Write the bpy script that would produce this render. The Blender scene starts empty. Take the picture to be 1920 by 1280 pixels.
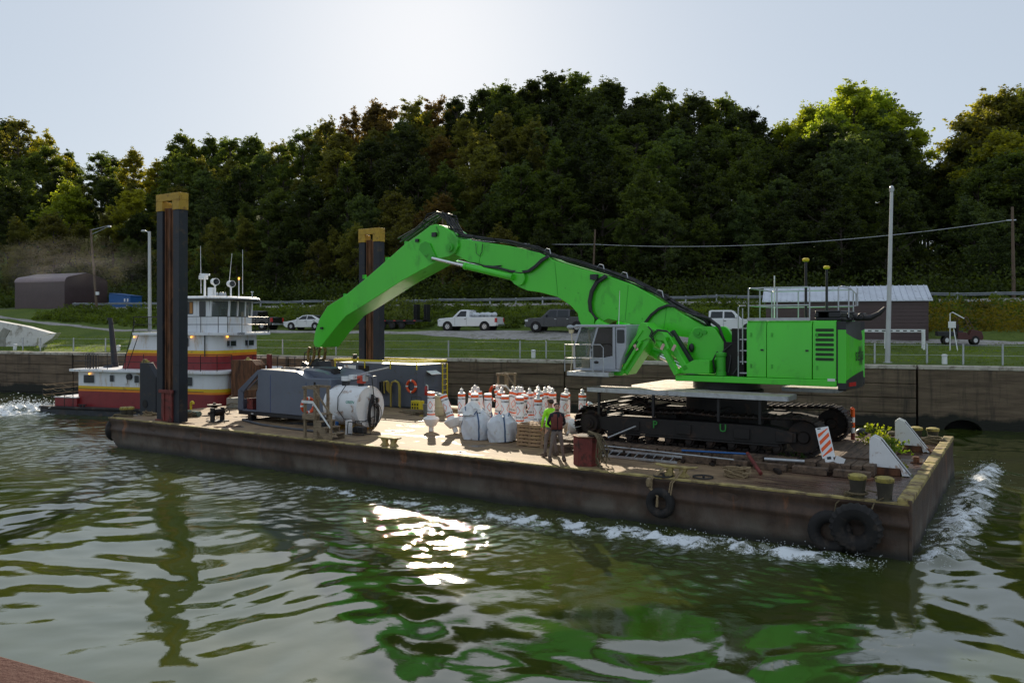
import bpy, bmesh, math, random
import numpy as np
from mathutils import Vector, Matrix
R = math.radians
rnd = random.Random(7)
S = bpy.context.scene

# ---------------------------------------------------------------- camera
CAMH = 5.6
FPX, HYP, CXP = 1500.0, 610.0, 960.0
cam_d = bpy.data.cameras.new('camera'); cam = bpy.data.objects.new('camera', cam_d)
S.collection.objects.link(cam); S.camera = cam
cam.location = (0, 0, CAMH); cam.rotation_euler = (R(90), 0, 0)
cam_d.sensor_width = 36; cam_d.lens = 36*FPX/1920; cam_d.shift_y = -30/1920
cam_d.clip_start = .1; cam_d.clip_end = 3000
# ---------------------------------------------------------------- light
SUN_AZ, SUN_EL = R(-6.1), R(23.2)      # azimuth from +Y towards +X
world = bpy.data.worlds.new('World'); S.world = world; world.use_nodes = True
nt = world.node_tree; bg = nt.nodes['Background']
sky = nt.nodes.new('ShaderNodeTexSky'); sky.sky_type = 'NISHITA'; sky.sun_disc = False
sky.sun_elevation = SUN_EL; sky.sun_rotation = SUN_AZ
sky.air_density = 1.0; sky.dust_density = .9; sky.ozone_density = 1.6; sky.altitude = 200
mul = nt.nodes.new('ShaderNodeMixRGB'); mul.blend_type = 'MULTIPLY'; mul.inputs[0].default_value = 1; mul.inputs[2].default_value = (.17, .17, .17, 1)
hzs = nt.nodes.new('ShaderNodeMixRGB'); hzs.blend_type = 'ADD'; hzs.inputs[0].default_value = 1; hzs.inputs[2].default_value = (3.55, 4.0, 4.55, 1)   # thin high overcast
nt.links.new(sky.outputs[0], mul.inputs[1]); nt.links.new(mul.outputs[0], hzs.inputs[1])
nt.links.new(hzs.outputs[0], bg.inputs[0]); bg.inputs[1].default_value = .1
sl = bpy.data.lights.new('sun', 'SUN'); sl.energy = 5.0; sl.angle = R(.53); sl.color = (1, .86, .66)
so = bpy.data.objects.new('sun', sl); S.collection.objects.link(so)
sdir = Vector((math.sin(SUN_AZ)*math.cos(SUN_EL), math.cos(SUN_AZ)*math.cos(SUN_EL), math.sin(SUN_EL)))
so.rotation_euler = sdir.to_track_quat('Z', 'Y').to_euler()
S.view_settings.view_transform = 'Standard'; S.view_settings.look = 'None'
S.view_settings.exposure = 0.38; S.view_settings.gamma = 1
S.cycles.max_bounces = 8; S.cycles.transparent_max_bounces = 8; S.cycles.volume_bounces = 0
S.cycles.sample_clamp_indirect = 4; S.cycles.use_denoising = True; S.cycles.denoising_input_passes = 'RGB_ALBEDO_NORMAL'; S.cycles.denoising_prefilter = 'ACCURATE'
S.cycles.caustics_reflective = False; S.cycles.caustics_refractive = False

# ---------------------------------------------------------------- frames
class Frame:
    def __init__(s, o, e):
        n = math.hypot(*e); e = (e[0]/n, e[1]/n)
        s.o, s.eu, s.ev = o, e, (-e[1], e[0]); s.yaw = math.atan2(e[1], e[0])
    def w(s, u, v, w): return Vector((s.o[0]+u*s.eu[0]+v*s.ev[0], s.o[1]+u*s.eu[1]+v*s.ev[1], w))
BG = Frame((-18.65, 37.06), (.841, -.541))        # the barge: u along the near edge, v across, w up
LN = Frame((26.9, 42.0), (math.cos(R(20)), -math.sin(R(20))))   # lock wall: u along its face, v inland
TG = Frame((-30.1, 51.0), (.951, -.309))          # the tug
WD = Frame((0, 0), (1, 0))
def A(px, py, v, fr=BG):
    """point of the upright plane v = const seen in this direction of the survey photo -> (u, w)"""
    k = (px-CXP)/FPX; ox = fr.o[0]+v*fr.ev[0]; oy = fr.o[1]+v*fr.ev[1]
    u = (k*oy-ox)/(fr.eu[0]-k*fr.eu[1]); Y = oy+u*fr.eu[1]
    return (u, CAMH-(py-HYP)*Y/FPX)
def D(px, py, w=1.35, fr=BG):
    Y = (CAMH-w)*FPX/(py-HYP); X = (px-CXP)/FPX*Y; x = X-fr.o[0]; y = Y-fr.o[1]
    return (x*fr.eu[0]+y*fr.eu[1], x*fr.ev[0]+y*fr.ev[1])
def AL(pts, v, fr=BG): return [A(x, y, v, fr) for x, y in pts]
DECK = 1.35

# ---------------------------------------------------------------- mesh builder
BASE = {}
class MB:
    def __init__(s): s.v = []; s.f = []; s.m = []; s.cur = 0
    def add(s, vs, fs):
        o = len(s.v); s.v += [tuple(p) for p in vs]
        for f in fs: s.f.append(tuple(i+o for i in f)); s.m.append(s.cur)
        return s
    def mark(s): return len(s.v)
    def xf(s, n, mat):
        for i in range(n, len(s.v)): s.v[i] = tuple(mat @ Vector(s.v[i]))
        return s
    def rot(s, n, ang, axis, c=(0, 0, 0)):
        c = Vector(c); return s.xf(n, Matrix.Translation(c) @ Matrix.Rotation(ang, 4, axis) @ Matrix.Translation(-c))
    def box(s, a, b, c, d, e, f):
        return s.add([(a,c,e),(b,c,e),(b,d,e),(a,d,e),(a,c,f),(b,c,f),(b,d,f),(a,d,f)],
                     [(0,3,2,1),(4,5,6,7),(0,1,5,4),(1,2,6,5),(2,3,7,6),(3,0,4,7)])
    def loft(s, rings, cap=True):
        n = len(rings[0]); fs = []
        for k in range(len(rings)-1):
            for i in range(n):
                j = (i+1) % n; fs.append((k*n+i, k*n+j, (k+1)*n+j, (k+1)*n+i))
        if cap: fs.append(tuple(range(n-1, -1, -1))); fs.append(tuple(range((len(rings)-1)*n, len(rings)*n)))
        return s.add([p for r in rings for p in r], fs)
    def prism(s, poly, v0, v1):      # (u,w) outline extruded over v
        ar = sum(poly[i][0]*poly[(i+1) % len(poly)][1]-poly[(i+1) % len(poly)][0]*poly[i][1] for i in range(len(poly)))
        if ar > 0: poly = poly[::-1]
        return s.loft([[(a, v0, b) for a, b in poly], [(a, v1, b) for a, b in poly]])
    def plan(s, poly, w0, w1, top=None):       # (u,v) outline extruded over w
        t = top or poly
        return s.loft([[(a, b, w0) for a, b in poly], [(a, b, w1) for a, b in t]])
    def tube(s, pts, r, n=8, cap=True):
        pts = [Vector(p) for p in pts]; rings = []; up = None
        for i, p in enumerate(pts):
            t = (pts[min(i+1, len(pts)-1)]-pts[max(i-1, 0)])
            if t.length < 1e-9: t = Vector((0, 0, 1))
            t.normalize()
            if up is None: up = t.orthogonal().normalized()
            else:
                up = up-t*up.dot(t)
                up = up.normalized() if up.length > 1e-6 else t.orthogonal().normalized()
            b = t.cross(up); rr = r[i] if isinstance(r, (list, tuple)) else r
            rings.append([p+(up*math.cos(2*math.pi*k/n)+b*math.sin(2*math.pi*k/n))*rr for k in range(n)])
        return s.loft(rings, cap)
    def cyl(s, a, b, r, r2=None, n=14): return s.tube([a, b], [r, r if r2 is None else r2], n)
    def lathe(s, c, prof, n=20):
        rings = [[(c[0]+r*math.cos(2*math.pi*k/n), c[1]+r*math.sin(2*math.pi*k/n), c[2]+z) for k in range(n)] for r, z in prof]
        return s.loft(rings)
    def torus(s, c, axis, Rr, r, n=28, m=10, lug=0):
        c = Vector(c); ax = Vector(axis).normalized(); a = ax.orthogonal().normalized(); b = ax.cross(a); vs = []; fs = []
        for i in range(n):
            t = 2*math.pi*i/n; d = a*math.cos(t)+b*math.sin(t)
            for j in range(m):
                q = 2*math.pi*j/m; rr = r*(1+(lug if (i % 2 and math.cos(q) > .2) else 0))
                vs.append(c+d*(Rr+rr*math.cos(q))+ax*rr*math.sin(q))
        for i in range(n):
            for j in range(m):
                fs.append((i*m+j, ((i+1) % n)*m+j, ((i+1) % n)*m+(j+1) % m, i*m+(j+1) % m))
        return s.add(vs, fs)
    def ball(s, c, r, n=12, sc=(1, 1, 1)):
        vs = [(c[0], c[1], c[2]-r*sc[2])]; fs = []; h = n//2
        for i in range(1, h):
            p = -math.pi/2+math.pi*i/h
            for k in range(n): vs.append((c[0]+r*sc[0]*math.cos(p)*math.cos(2*math.pi*k/n), c[1]+r*sc[1]*math.cos(p)*math.sin(2*math.pi*k/n), c[2]+r*sc[2]*math.sin(p)))
        vs.append((c[0], c[1], c[2]+r*sc[2])); L = len(vs)-1
        for k in range(n): fs.append((0, 1+(k+1) % n, 1+k)); fs.append((L, L-n+k, L-n+(k+1) % n))
        for i in range(h-2):
            for k in range(n): fs.append((1+i*n+k, 1+i*n+(k+1) % n, 1+(i+1)*n+(k+1) % n, 1+(i+1)*n+k))
        return s.add(vs, fs)
    def build(s, name, mats, parent=None, bevel=0, smooth=True, base=None, off=None):
        me = bpy.data.meshes.new(name)
        q = parent
        while off is None and q is not None and q.name not in BASE: q = q.parent
        o3 = off if off is not None else (BASE[q.name] if q is not None else (0, 0, 0))
        me.from_pydata([(a-o3[0], b-o3[1], c-o3[2]) for a, b, c in s.v], [], s.f)
        for m in (mats if isinstance(mats, (list, tuple)) else [mats]): me.materials.append(m)
        if max(s.m or [0]) > 0: me.polygons.foreach_set('material_index', s.m)
        bm = bmesh.new(); bm.from_mesh(me); bmesh.ops.recalc_face_normals(bm, faces=bm.faces); bm.to_mesh(me); bm.free()
        if smooth: me.shade_smooth(); me.set_sharp_from_angle(angle=R(38))
        o = bpy.data.objects.new(name, me); S.collection.objects.link(o); o.parent = parent
        if bevel:
            b = o.modifiers.new('bevel', 'BEVEL'); b.width = bevel; b.segments = 2; b.limit_method = 'ANGLE'; b.angle_limit = R(40)
        return o
def props(o, label, cat, group=None, kind=None):
    if label: o['label'] = label
    if cat: o['category'] = cat
    if group: o['group'] = group
    if kind: o['kind'] = kind
    return o
def thing(name, label, cat, base=(0, 0, 0), fr=BG, group=None, rz=0):
    o = bpy.data.objects.new(name, None); S.collection.objects.link(o); o.empty_display_size = .3
    o.location = fr.w(*base); o.rotation_euler = (0, 0, fr.yaw+rz); BASE[o.name] = tuple(base)
    return props(o, label, cat, group)
def solo(name, mb, mats, label, cat, base=(0, 0, 0), fr=BG, group=None, kind=None, bevel=0, smooth=True, local=False, rz=0):
    o = mb.build(name, mats, None, bevel, smooth, off=(0, 0, 0) if local else base)
    o.location = fr.w(*base); o.rotation_euler = (0, 0, fr.yaw+rz)
    return props(o, label, cat, group, kind)
def struct(name, mb, mats, fr=WD, smooth=True, kind='structure'):
    o = mb.build(name, mats, None, 0, smooth, off=(0, 0, 0)); o.location = fr.w(0, 0, 0); o.rotation_euler = (0, 0, fr.yaw)
    o['kind'] = kind; return o
def kids(o): return [c for c in bpy.data.objects if c.parent == o]
KIDS = {}
def dup(root, base, fr=BG, rz=0, label=None, group=None, tilt=None):
    if root.name not in KIDS: KIDS[root.name] = [(c, kids(c)) for c in kids(root)]
    r = root.copy(); S.collection.objects.link(r); r.location = fr.w(*base); r.rotation_euler = (0, 0, fr.yaw+rz)
    if tilt: r.rotation_euler = tilt
    if label: r['label'] = label
    if group: r['group'] = group
    for c, gs in KIDS[root.name]:
        d = c.copy(); S.collection.objects.link(d); d.parent = r
        for g in gs:
            e = g.copy(); S.collection.objects.link(e); e.parent = d
    return r
def place(o, base, fr=BG, rz=0):
    o.location = fr.w(*base); o.rotation_euler = (0, 0, fr.yaw+rz); return o
def fast_mesh(name, V, F, mats, k=4):
    me = bpy.data.meshes.new(name); n = len(F)
    me.vertices.add(len(V)); me.vertices.foreach_set('co', np.asarray(V, np.float32).ravel())
    me.loops.add(n*k); me.loops.foreach_set('vertex_index', np.asarray(F, np.int32).ravel())
    me.polygons.add(n); me.polygons.foreach_set('loop_start', np.arange(0, n*k, k, dtype=np.int32))
    try: me.polygons.foreach_set('loop_total', np.full(n, k, np.int32))
    except Exception: pass
    for m in (mats if isinstance(mats, (list, tuple)) else [mats]): me.materials.append(m)
    me.update(calc_edges=True)
    if n < 600000: me.validate()
    return me
TXT = {}
def text_geo(s, size):
    """flat lettering as (verts, faces) in x right / y up, centred"""
    if s not in TXT:
        c = bpy.data.curves.new('t', 'FONT'); c.body = s; c.size = 1; c.align_x = 'CENTER'; c.align_y = 'CENTER'; c.offset = .02; c.resolution_u = 2
        o = bpy.data.objects.new('t', c); S.collection.objects.link(o)
        dg = bpy.context.evaluated_depsgraph_get(); me = bpy.data.meshes.new_from_object(o.evaluated_get(dg))
        TXT[s] = ([tuple(v.co) for v in me.vertices], [tuple(p.vertices) for p in me.polygons])
        bpy.data.objects.remove(o); bpy.data.curves.remove(c); bpy.data.meshes.remove(me)
    V, F = TXT[s]; return [(x*size, y*size) for x, y, z in V], F
def arc(c, r, a0, a1, n): return [(c[0]+r*math.cos(R(a0+(a1-a0)*i/n)), c[1]+r*math.sin(R(a0+(a1-a0)*i/n))) for i in range(n+1)]
def rrect(a, b, c, d, r, n=3):
    return arc((b-r, c+r), r, -90, 0, n)+arc((b-r, d-r), r, 0, 90, n)+arc((a+r, d-r), r, 90, 180, n)+arc((a+r, c+r), r, 180, 270, n)

# ---------------------------------------------------------------- materials
def newmat(name):
    m = bpy.data.materials.new(name); m.use_nodes = True; n = m.node_tree; return m, n, n.nodes['Principled BSDF']
def nd(n, t, **k):
    x = n.nodes.new(t)
    for a, b in k.items():
        if a.startswith('i_'): x.inputs[a[2:].replace('_', ' ')].default_value = b
        else: setattr(x, a, b)
    return x
def noise(n, vec, sc, det=4, rough=.55, dist=0):
    x = nd(n, 'ShaderNodeTexNoise'); x.inputs['Scale'].default_value = sc; x.inputs['Detail'].default_value = det
    x.inputs['Roughness'].default_value = rough; x.inputs['Distortion'].default_value = dist
    if vec is not None: n.links.new(vec, x.inputs['Vector'])
    return x.outputs[0]
def ramp(n, fac, a, b, ca=(0, 0, 0, 1), cb=(1, 1, 1, 1)):
    x = nd(n, 'ShaderNodeValToRGB'); e = x.color_ramp.elements; e[0].position = a; e[1].position = b; e[0].color = ca; e[1].color = cb
    n.links.new(fac, x.inputs[0]); return x.outputs[0]
def mix(n, fac, a, b, bt='MIX'):
    x = nd(n, 'ShaderNodeMixRGB', blend_type=bt)
    for s_, v_ in ((0, fac), (1, a), (2, b)):
        if isinstance(v_, (int, float)): x.inputs[s_].default_value = v_
        elif isinstance(v_, tuple): x.inputs[s_].default_value = v_ if len(v_) == 4 else v_+(1,)
        else: n.links.new(v_, x.inputs[s_])
    return x.outputs[0]
def mapping(n, sc=(1, 1, 1), coord='Object'):
    t = nd(n, 'ShaderNodeTexCoord'); mp = nd(n, 'ShaderNodeMapping'); mp.inputs['Scale'].default_value = sc
    n.links.new(t.outputs[coord], mp.inputs[0]); return mp.outputs[0]
def M(name, col, rough=.55, metal=0, var=.18, scale=2.5, bump=0, bscale=25, dirt=0, dcol=(.09, .05, .03), dscale=1.7, stretch=(1, 1, 1), spec=.5, coat=0, drough=.8):
    m, n, b = newmat(name); vec = mapping(n, stretch); c4 = tuple(col)+(1,)
    lo = tuple(max(0, x*(1-var)) for x in col)+(1,); hi = tuple(min(1, x*(1+var)) for x in col)+(1,)
    c = ramp(n, noise(n, vec, scale, 6, .6), .3, .7, lo, hi)
    b.inputs['Roughness'].default_value = rough; b.inputs['Metallic'].default_value = metal
    b.inputs['Specular IOR Level'].default_value = spec
    if coat: b.inputs['Coat Weight'].default_value = coat; b.inputs['Coat Roughness'].default_value = .08
    if dirt:
        f = ramp(n, noise(n, vec, dscale, 8, .68, .4), .62-dirt*.35, .72-dirt*.25)
        c = mix(n, f, c, tuple(dcol)); r = mix(n, f, (rough,)*3, (drough,)*3); n.links.new(r, b.inputs['Roughness'])
    n.links.new(c, b.inputs['Base Color'])
    if bump:
        bp = nd(n, 'ShaderNodeBump'); bp.inputs['Strength'].default_value = bump; bp.inputs['Distance'].default_value = .02
        n.links.new(noise(n, vec, bscale, 6, .6), bp.inputs['Height']); n.links.new(bp.outputs[0], b.inputs['Normal'])
    return m
m_green = M('green_paint', (.065, .60, .022), .33, var=.06, scale=.8, coat=.25, dirt=.17, dcol=(.055, .40, .03), dscale=1.1, drough=.65, stretch=(1, 1, .45), bump=.03, bscale=6)
m_green2 = M('green_paint_dull', (.05, .42, .03), .5, var=.08, dirt=.12, dcol=(.04, .14, .02))
m_black = M('black_plastic', (.012, .013, .016), .45, var=.3, bump=.1)
m_rubber = M('rubber', (.010, .009, .009), .8, var=.4, bump=.4, bscale=20, dirt=.3, dcol=(.06, .045, .035))
m_hose = M('hose_rubber', (.01, .01, .011), .4, var=.3)
m_track = M('track_steel', (.016, .011, .009), .65, .3, var=.5, scale=4, bump=.4, dirt=.3, dcol=(.06, .032, .018), dscale=3)
m_tframe = M('undercarriage_paint', (.009, .0075, .007), .7, var=.5, scale=1.5, bump=.2, dirt=.2, dcol=(.05, .03, .02))
m_galv = M('galvanised_steel', (.42, .44, .46), .42, .7, var=.15, scale=6, dirt=.12, dcol=(.25, .22, .2))
m_grate = M('walkway_grating', (.48, .42, .36), .6, .35, var=.25, scale=5, bump=.5, bscale=60, dirt=.2, dcol=(.25, .17, .1))
m_chrome = M('chrome_rod', (.75, .76, .78), .12, 1, var=.02)
m_white = M('white_paint', (.78, .79, .80), .4, var=.05, scale=1.2, dirt=.12, dcol=(.55, .46, .38), dscale=1.5)
m_whiterust = M('white_paint_rusting', (.76, .77, .78), .45, var=.06, dirt=.2, dcol=(.3, .15, .07), dscale=2.2, bump=.1)
m_cabgrey = M('cab_grey_paint', (.40, .43, .48), .35, var=.05, dirt=.05, dcol=(.35, .35, .36))
m_tugwhite = M('tug_white', (.74, .76, .80), .4, var=.05, scale=.8, dirt=.2, dcol=(.56, .47, .38), dscale=1.2, stretch=(2.2, 2.2, .4))
m_tugred = M('tug_red', (.23, .018, .022), .4, var=.12, scale=1.2, dirt=.1, dcol=(.1, .02, .02), dscale=2)
m_yellow = M('yellow_paint', (.72, .47, .015), .45, var=.08, dirt=.1, dcol=(.4, .25, .05))
m_safety = M('safety_yellow', (.72, .55, .02), .45, var=.1, dirt=.15, dcol=(.35, .25, .06), dscale=5)
m_bollard = M('bollard_yellow', (.42, .34, .08), .7, var=.25, dirt=.42, dcol=(.08, .06, .035), dscale=5, bump=.3)
m_orange = M('orange_paint', (.75, .22, .012), .45, var=.08)
m_ringor = M('lifebuoy_orange', (.72, .075, .015), .5, var=.12)
m_hull = M('tug_hull', (.05, .055, .065), .5, var=.3, dirt=.25, dcol=(.11, .09, .08))
m_navy = M('navy_steel', (.009, .012, .020), .6, 0, var=.25, scale=1.3, dirt=.16, dcol=(.06, .045, .035), dscale=3, bump=.1)
m_slate = M('slate_blue_paint', (.105, .122, .165), .38, var=.1, scale=1, dirt=.06, dcol=(.12, .11, .1), dscale=2, coat=.15)
m_slate2 = M('slate_blue_container', (.09, .10, .14), .5, var=.12, scale=1.3, dirt=.12, dcol=(.09, .08, .08), dscale=3)
m_rust = M('rusty_steel', (.15, .062, .028), .75, .15, var=.5, scale=2, bump=.5, dirt=.35, dcol=(.05, .025, .015), dscale=1.2, stretch=(3, 3, .6))
m_redrust = M('red_rusty_steel', (.17, .03, .025), .65, .1, var=.4, scale=2.5, bump=.4, dirt=.3, dcol=(.05, .02, .015), dscale=3)
m_capyel = M('spud_cap_yellow', (.40, .24, .02), .6, var=.2, dirt=.25, dcol=(.2, .11, .03), dscale=4)
m_dark = M('dark_steel', (.02, .02, .022), .5, .3, var=.4, bump=.2)
m_inside = M('opening_shade', (.012, .01, .01), .8)  # near black stands for the shade inside openings and recesses
m_wood = M('weathered_lumber', (.23, .17, .11), .8, var=.35, scale=3, bump=.4, bscale=30, stretch=(1, 6, 6), dirt=.15, dcol=(.1, .07, .05))
m_pallet = M('pallet_wood', (.34, .21, .115), .8, var=.4, scale=3, bump=.4, stretch=(1, 8, 8), dirt=.15, dcol=(.12, .07, .04))
m_mat = M('timber_mat', (.13, .085, .055), .8, var=.5, scale=1.6, bump=.6, bscale=14, stretch=(5, 1, 5), dirt=.3, dcol=(.04, .028, .02))
m_rope = M('rope', (.26, .19, .105), .9, var=.35, scale=20, bump=.8, bscale=60)
m_drope = M('dark_rope', (.13, .10, .055), .9, var=.4, scale=20, bump=.8, bscale=60)
m_bag = M('woven_bag', (.62, .65, .70), .55, var=.1, scale=2, bump=.5, bscale=14, dirt=.12, dcol=(.42, .36, .3), dscale=2)
m_bagcl = M('thin_plastic_sheet', (.72, .72, .72), .3, var=.1, scale=4, bump=.8, bscale=9)
m_bluest = M('blue_strap', (.05, .10, .20), .6)
m_cream = M('cream_plastic', (.62, .54, .36), .5, var=.06)
m_blue = M('blue_paint', (.015, .10, .30), .5, var=.15)
m_hiviz = M('hi_vis_cloth', (.38, .95, .02), .7, var=.06, bump=.2)
m_navycloth = M('navy_knit', (.012, .014, .02), .85, var=.3, bump=.3)
m_vest = M('maroon_vest', (.13, .028, .022), .75, var=.25, bump=.3)
m_khaki = M('khaki_cloth', (.17, .14, .125), .85, var=.15, scale=6, bump=.3)
m_skin = M('skin', (.50, .27, .18), .5, var=.08)
m_hair = M('brown_hair', (.035, .02, .012), .7, var=.3, bump=.4)
m_boot = M('boot_leather', (.09, .06, .04), .6, var=.3)
m_brownm = M('brown_sheet_metal', (.085, .055, .055), .45, .2, var=.12, scale=1)
m_brownroof = M('brown_roof_metal', (.20, .15, .16), .4, .4, var=.12, scale=.8)
m_tin = M('tin_roof', (.50, .54, .60), .35, .7, var=.12, scale=.9, dirt=.1, dcol=(.3, .3, .3))
m_carwhite = M('car_white', (.75, .76, .78), .25, var=.02, coat=.8)
m_cardark = M('car_dark', (.022, .024, .03), .22, .2, var=.1, coat=.8)
m_carblack = M('car_black', (.012, .012, .014), .25, .2, var=.1, coat=.8)
m_utv = M('utility_red', (.07, .012, .010), .4, var=.1)
m_taill = M('tail_lamp_red', (.5, .02, .02), .25)
m_headl = M('lamp_lens', (.6, .62, .65), .1, .2)
m_rim = M('wheel_rim', (.5, .51, .53), .3, .8)
m_pole = M('lamp_pole', (.50, .51, .52), .5, .2, var=.08)
m_upole = M('utility_pole_wood', (.13, .09, .06), .85, var=.3, bump=.3, stretch=(4, 4, .5))
m_lichen = M('mossy_concrete', (.3, .29, .25), .9, var=.25)
m_beige = M('beige_interior', (.5, .42, .3), .7)
m_curtain = M('amber_wood', (.45, .2, .05), .6)
m_steelred = M('red_oxide_beam', (.060, .014, .010), .8, .1, var=.2, scale=3, bump=.4, bscale=40, dirt=.1, dcol=(.04, .012, .010), dscale=6, spec=.2)
m_text = M('black_lettering', (.012, .012, .014), .5)
m_teal = M('teal_sticker', (.02, .28, .19), .5)
def glassmat(name, col=(.02, .025, .03), rough=.06, alpha=None):
    m, n, b = newmat(name); b.inputs['Base Color'].default_value = col+(1,); b.inputs['Roughness'].default_value = rough
    b.inputs['Specular IOR Level'].default_value = .45
    if alpha is not None: b.inputs['Alpha'].default_value = alpha
    return m
m_glass = glassmat('dark_window_glass')
m_clear = glassmat('clear_glass', (.10, .14, .12), .04, .28)
m_tint = glassmat('tinted_glass', (.02, .015, .012), .05, .86)
def emat(name, col, st):
    m, n, b = newmat(name); b.inputs['Base Color'].default_value = col+(1,)
    b.inputs['Emission Color'].default_value = col+(1,); b.inputs['Emission Strength'].default_value = st; return m
m_lamp = emat('lit_amber_lamp', (1, .42, .06), 2.2)
# leaves: colour tint comes from the object's own colour
def leafmat(name, trans=.5, var=.35):
    m, n, b = newmat(name); oi = nd(n, 'ShaderNodeObjectInfo'); vec = mapping(n)
    f = noise(n, vec, .35, 3); c = mix(n, ramp(n, f, .3, .7), (1-var,)*3, (1+var, 1+var*.9, 1-var*.2))
    c = mix(n, 1.0, c, oi.outputs['Color'], 'MULTIPLY')
    g = noise(n, vec, 2.2, 2); c = mix(n, ramp(n, g, .35, .65), mix(n, 1.0, c, (.72, .75, .7), 'MULTIPLY'), c)
    n.links.new(c, b.inputs['Base Color']); b.inputs['Roughness'].default_value = .55; b.inputs['Specular IOR Level'].default_value = .25
    t = nd(n, 'ShaderNodeBsdfTranslucent'); n.links.new(mix(n, 1.0, c, (2.3, 2.2, .7), 'MULTIPLY'), t.inputs[0])
    ms = nd(n, 'ShaderNodeMixShader'); ms.inputs[0].default_value = trans
    n.links.new(b.outputs[0], ms.inputs[1]); n.links.new(t.outputs[0], ms.inputs[2])
    n.links.new(ms.outputs[0], n.nodes['Material Output'].inputs[0]); return m
m_leaf = leafmat('leaves'); m_bark = M('bark', (.07, .055, .045), .9, var=.3, bump=.5, stretch=(3, 3, .6))
m_weed = leafmat('weeds', .45)

# ================================================================ SETTING
SKY = [(-400,230),(-200,215),(0,205),(50,222),(110,250),(150,288),(200,258),(250,275),(290,300),(345,235),(375,250),(430,240),(500,246),(560,252),(590,208),(620,215),(660,198),(705,188),(755,170),(800,186),(850,168),(890,148),(930,135),(975,142),(1030,135),(1085,115),(1130,122),(1185,158),(1225,156),(1280,166),(1340,166),(1400,182),(1450,205),(1478,235),(1500,192),(1540,165),(1600,148),(1650,156),(1685,190),(1705,240),(1740,300),(1770,305),(1795,262),(1830,192),(1880,155),(1920,150),(2100,150),(2300,170)]
def skyline(px):
    return float(np.interp(px, [a for a, b in SKY], [b for a, b in SKY]))
SV = 90.0
_c = [(A(x, y, SV, LN)) for x, y in SKY]
_cu = [c[0] for c in _c]; _cw = np.array([c[1] for c in _c])
_cs = np.convolve(np.pad(_cw, 2, 'edge'), [.2]*5, 'valid')-17.5
def ground(u, v):
    """height of the land behind the lock wall (numpy friendly)"""
    u = np.asarray(u, float); v = np.asarray(v, float)
    base = np.interp(v, [0, 15, 19, 23, 26, 29.2, 30.5, 38, 42], [3.38, 4.4, 5.1, 5.25, 6.3, 7.6, 7.85, 7.9, 8.7])
    left = np.clip((-82-u)/25, 0, 1)            # the ground climbs to the shed on the left
    base = base+left*np.clip((v-8)/12, 0, 1)*np.clip((30-v)/8, 0, 1)*1.6
    crest = np.interp(u, _cu, _cs)
    t = np.clip((v-42)/(SV-42), 0, 1); t = t*t*(3-2*t)*.5+t*.5
    far = np.clip((v-SV)/60, 0, 1)*(-2)
    h = base+(crest-8.7)*t+far
    return h+(np.sin(u*.9+v*.3)*np.sin(v*1.1-u*.2)*.06)*np.clip(v/6, 0, 1)
def gp(u, v): return float(ground(u, v))

def grassmat(name, a, b, c):
    m, n, p = newmat(name); vec = mapping(n)
    x = mix(n, ramp(n, noise(n, vec, .25, 5, .6), .35, .65), a, b); x = mix(n, ramp(n, noise(n, vec, 3.5, 6, .7), .45, .75), x, c)
    n.links.new(x, p.inputs['Base Color']); p.inputs['Roughness'].default_value = .9; p.inputs['Specular IOR Level'].default_value = .15
    bp = nd(n, 'ShaderNodeBump'); bp.inputs['Strength'].default_value = 1; bp.inputs['Distance'].default_value = .12
    n.links.new(noise(n, vec, 9, 6, .75), bp.inputs['Height']); n.links.new(bp.outputs[0], p.inputs['Normal']); return m
m_lawn = grassmat('lawn_grass', (.09, .14, .024), (.145, .19, .034), (.06, .095, .02))
us = np.concatenate([np.linspace(-520, -150, 60), np.linspace(-148, 90, 320), np.linspace(95, 420, 50)])
vs = np.concatenate([np.linspace(.42, 44, 120), np.linspace(45, 150, 80), np.linspace(160, 900, 30)])
UU, VV = np.meshgrid(us, vs); ZZ = ground(UU, VV)
P = np.stack([UU.ravel(), VV.ravel(), ZZ.ravel()], 1); nu = len(us); nv = len(vs)
I = np.arange(nu*nv).reshape(nv, nu); FF = np.stack([I[:-1, :-1], I[:-1, 1:], I[1:, 1:], I[1:, :-1]], -1).reshape(-1, 4)
me = fast_mesh('ground', P, FF, m_lawn); me.shade_smooth()
gnd = bpy.data.objects.new('ground', me); S.collection.objects.link(gnd); gnd.location = LN.w(0, 0, 0); gnd.rotation_euler = (0, 0, LN.yaw); gnd['kind'] = 'structure'

def strip(name, left, right, mat, lift, n=220, m=8):
    """sheet draped on the ground between two (u,v) polylines"""
    V = []; F = []
    def samp(pl, t):
        k = t*(len(pl)-1); i = min(int(k), len(pl)-2); f = k-i
        return (pl[i][0]*(1-f)+pl[i+1][0]*f, pl[i][1]*(1-f)+pl[i+1][1]*f)
    for i in range(n+1):
        a = samp(left, i/n); b = samp(right, i/n)
        for j in range(m+1):
            t = j/m; u = a[0]*(1-t)+b[0]*t; v = a[1]*(1-t)+b[1]*t; V.append((u, v, gp(u, v)+lift*(.25 if j in (0, m) else 1)))
    for i in range(n):
        for j in range(m): q = i*(m+1)+j; F.append((q, q+1, q+m+2, q+m+1))
    mb = MB(); mb.add(V, F); return struct(name, mb, mat, LN)
m_gravel = M('gravel', (.30, .285, .265), .9, var=.3, scale=3, bump=.9, bscale=18, dirt=.25, dcol=(.12, .12, .06), dscale=.6)
m_asph = M('asphalt', (.075, .073, .072), .85, var=.25, scale=1, bump=.3)
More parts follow.
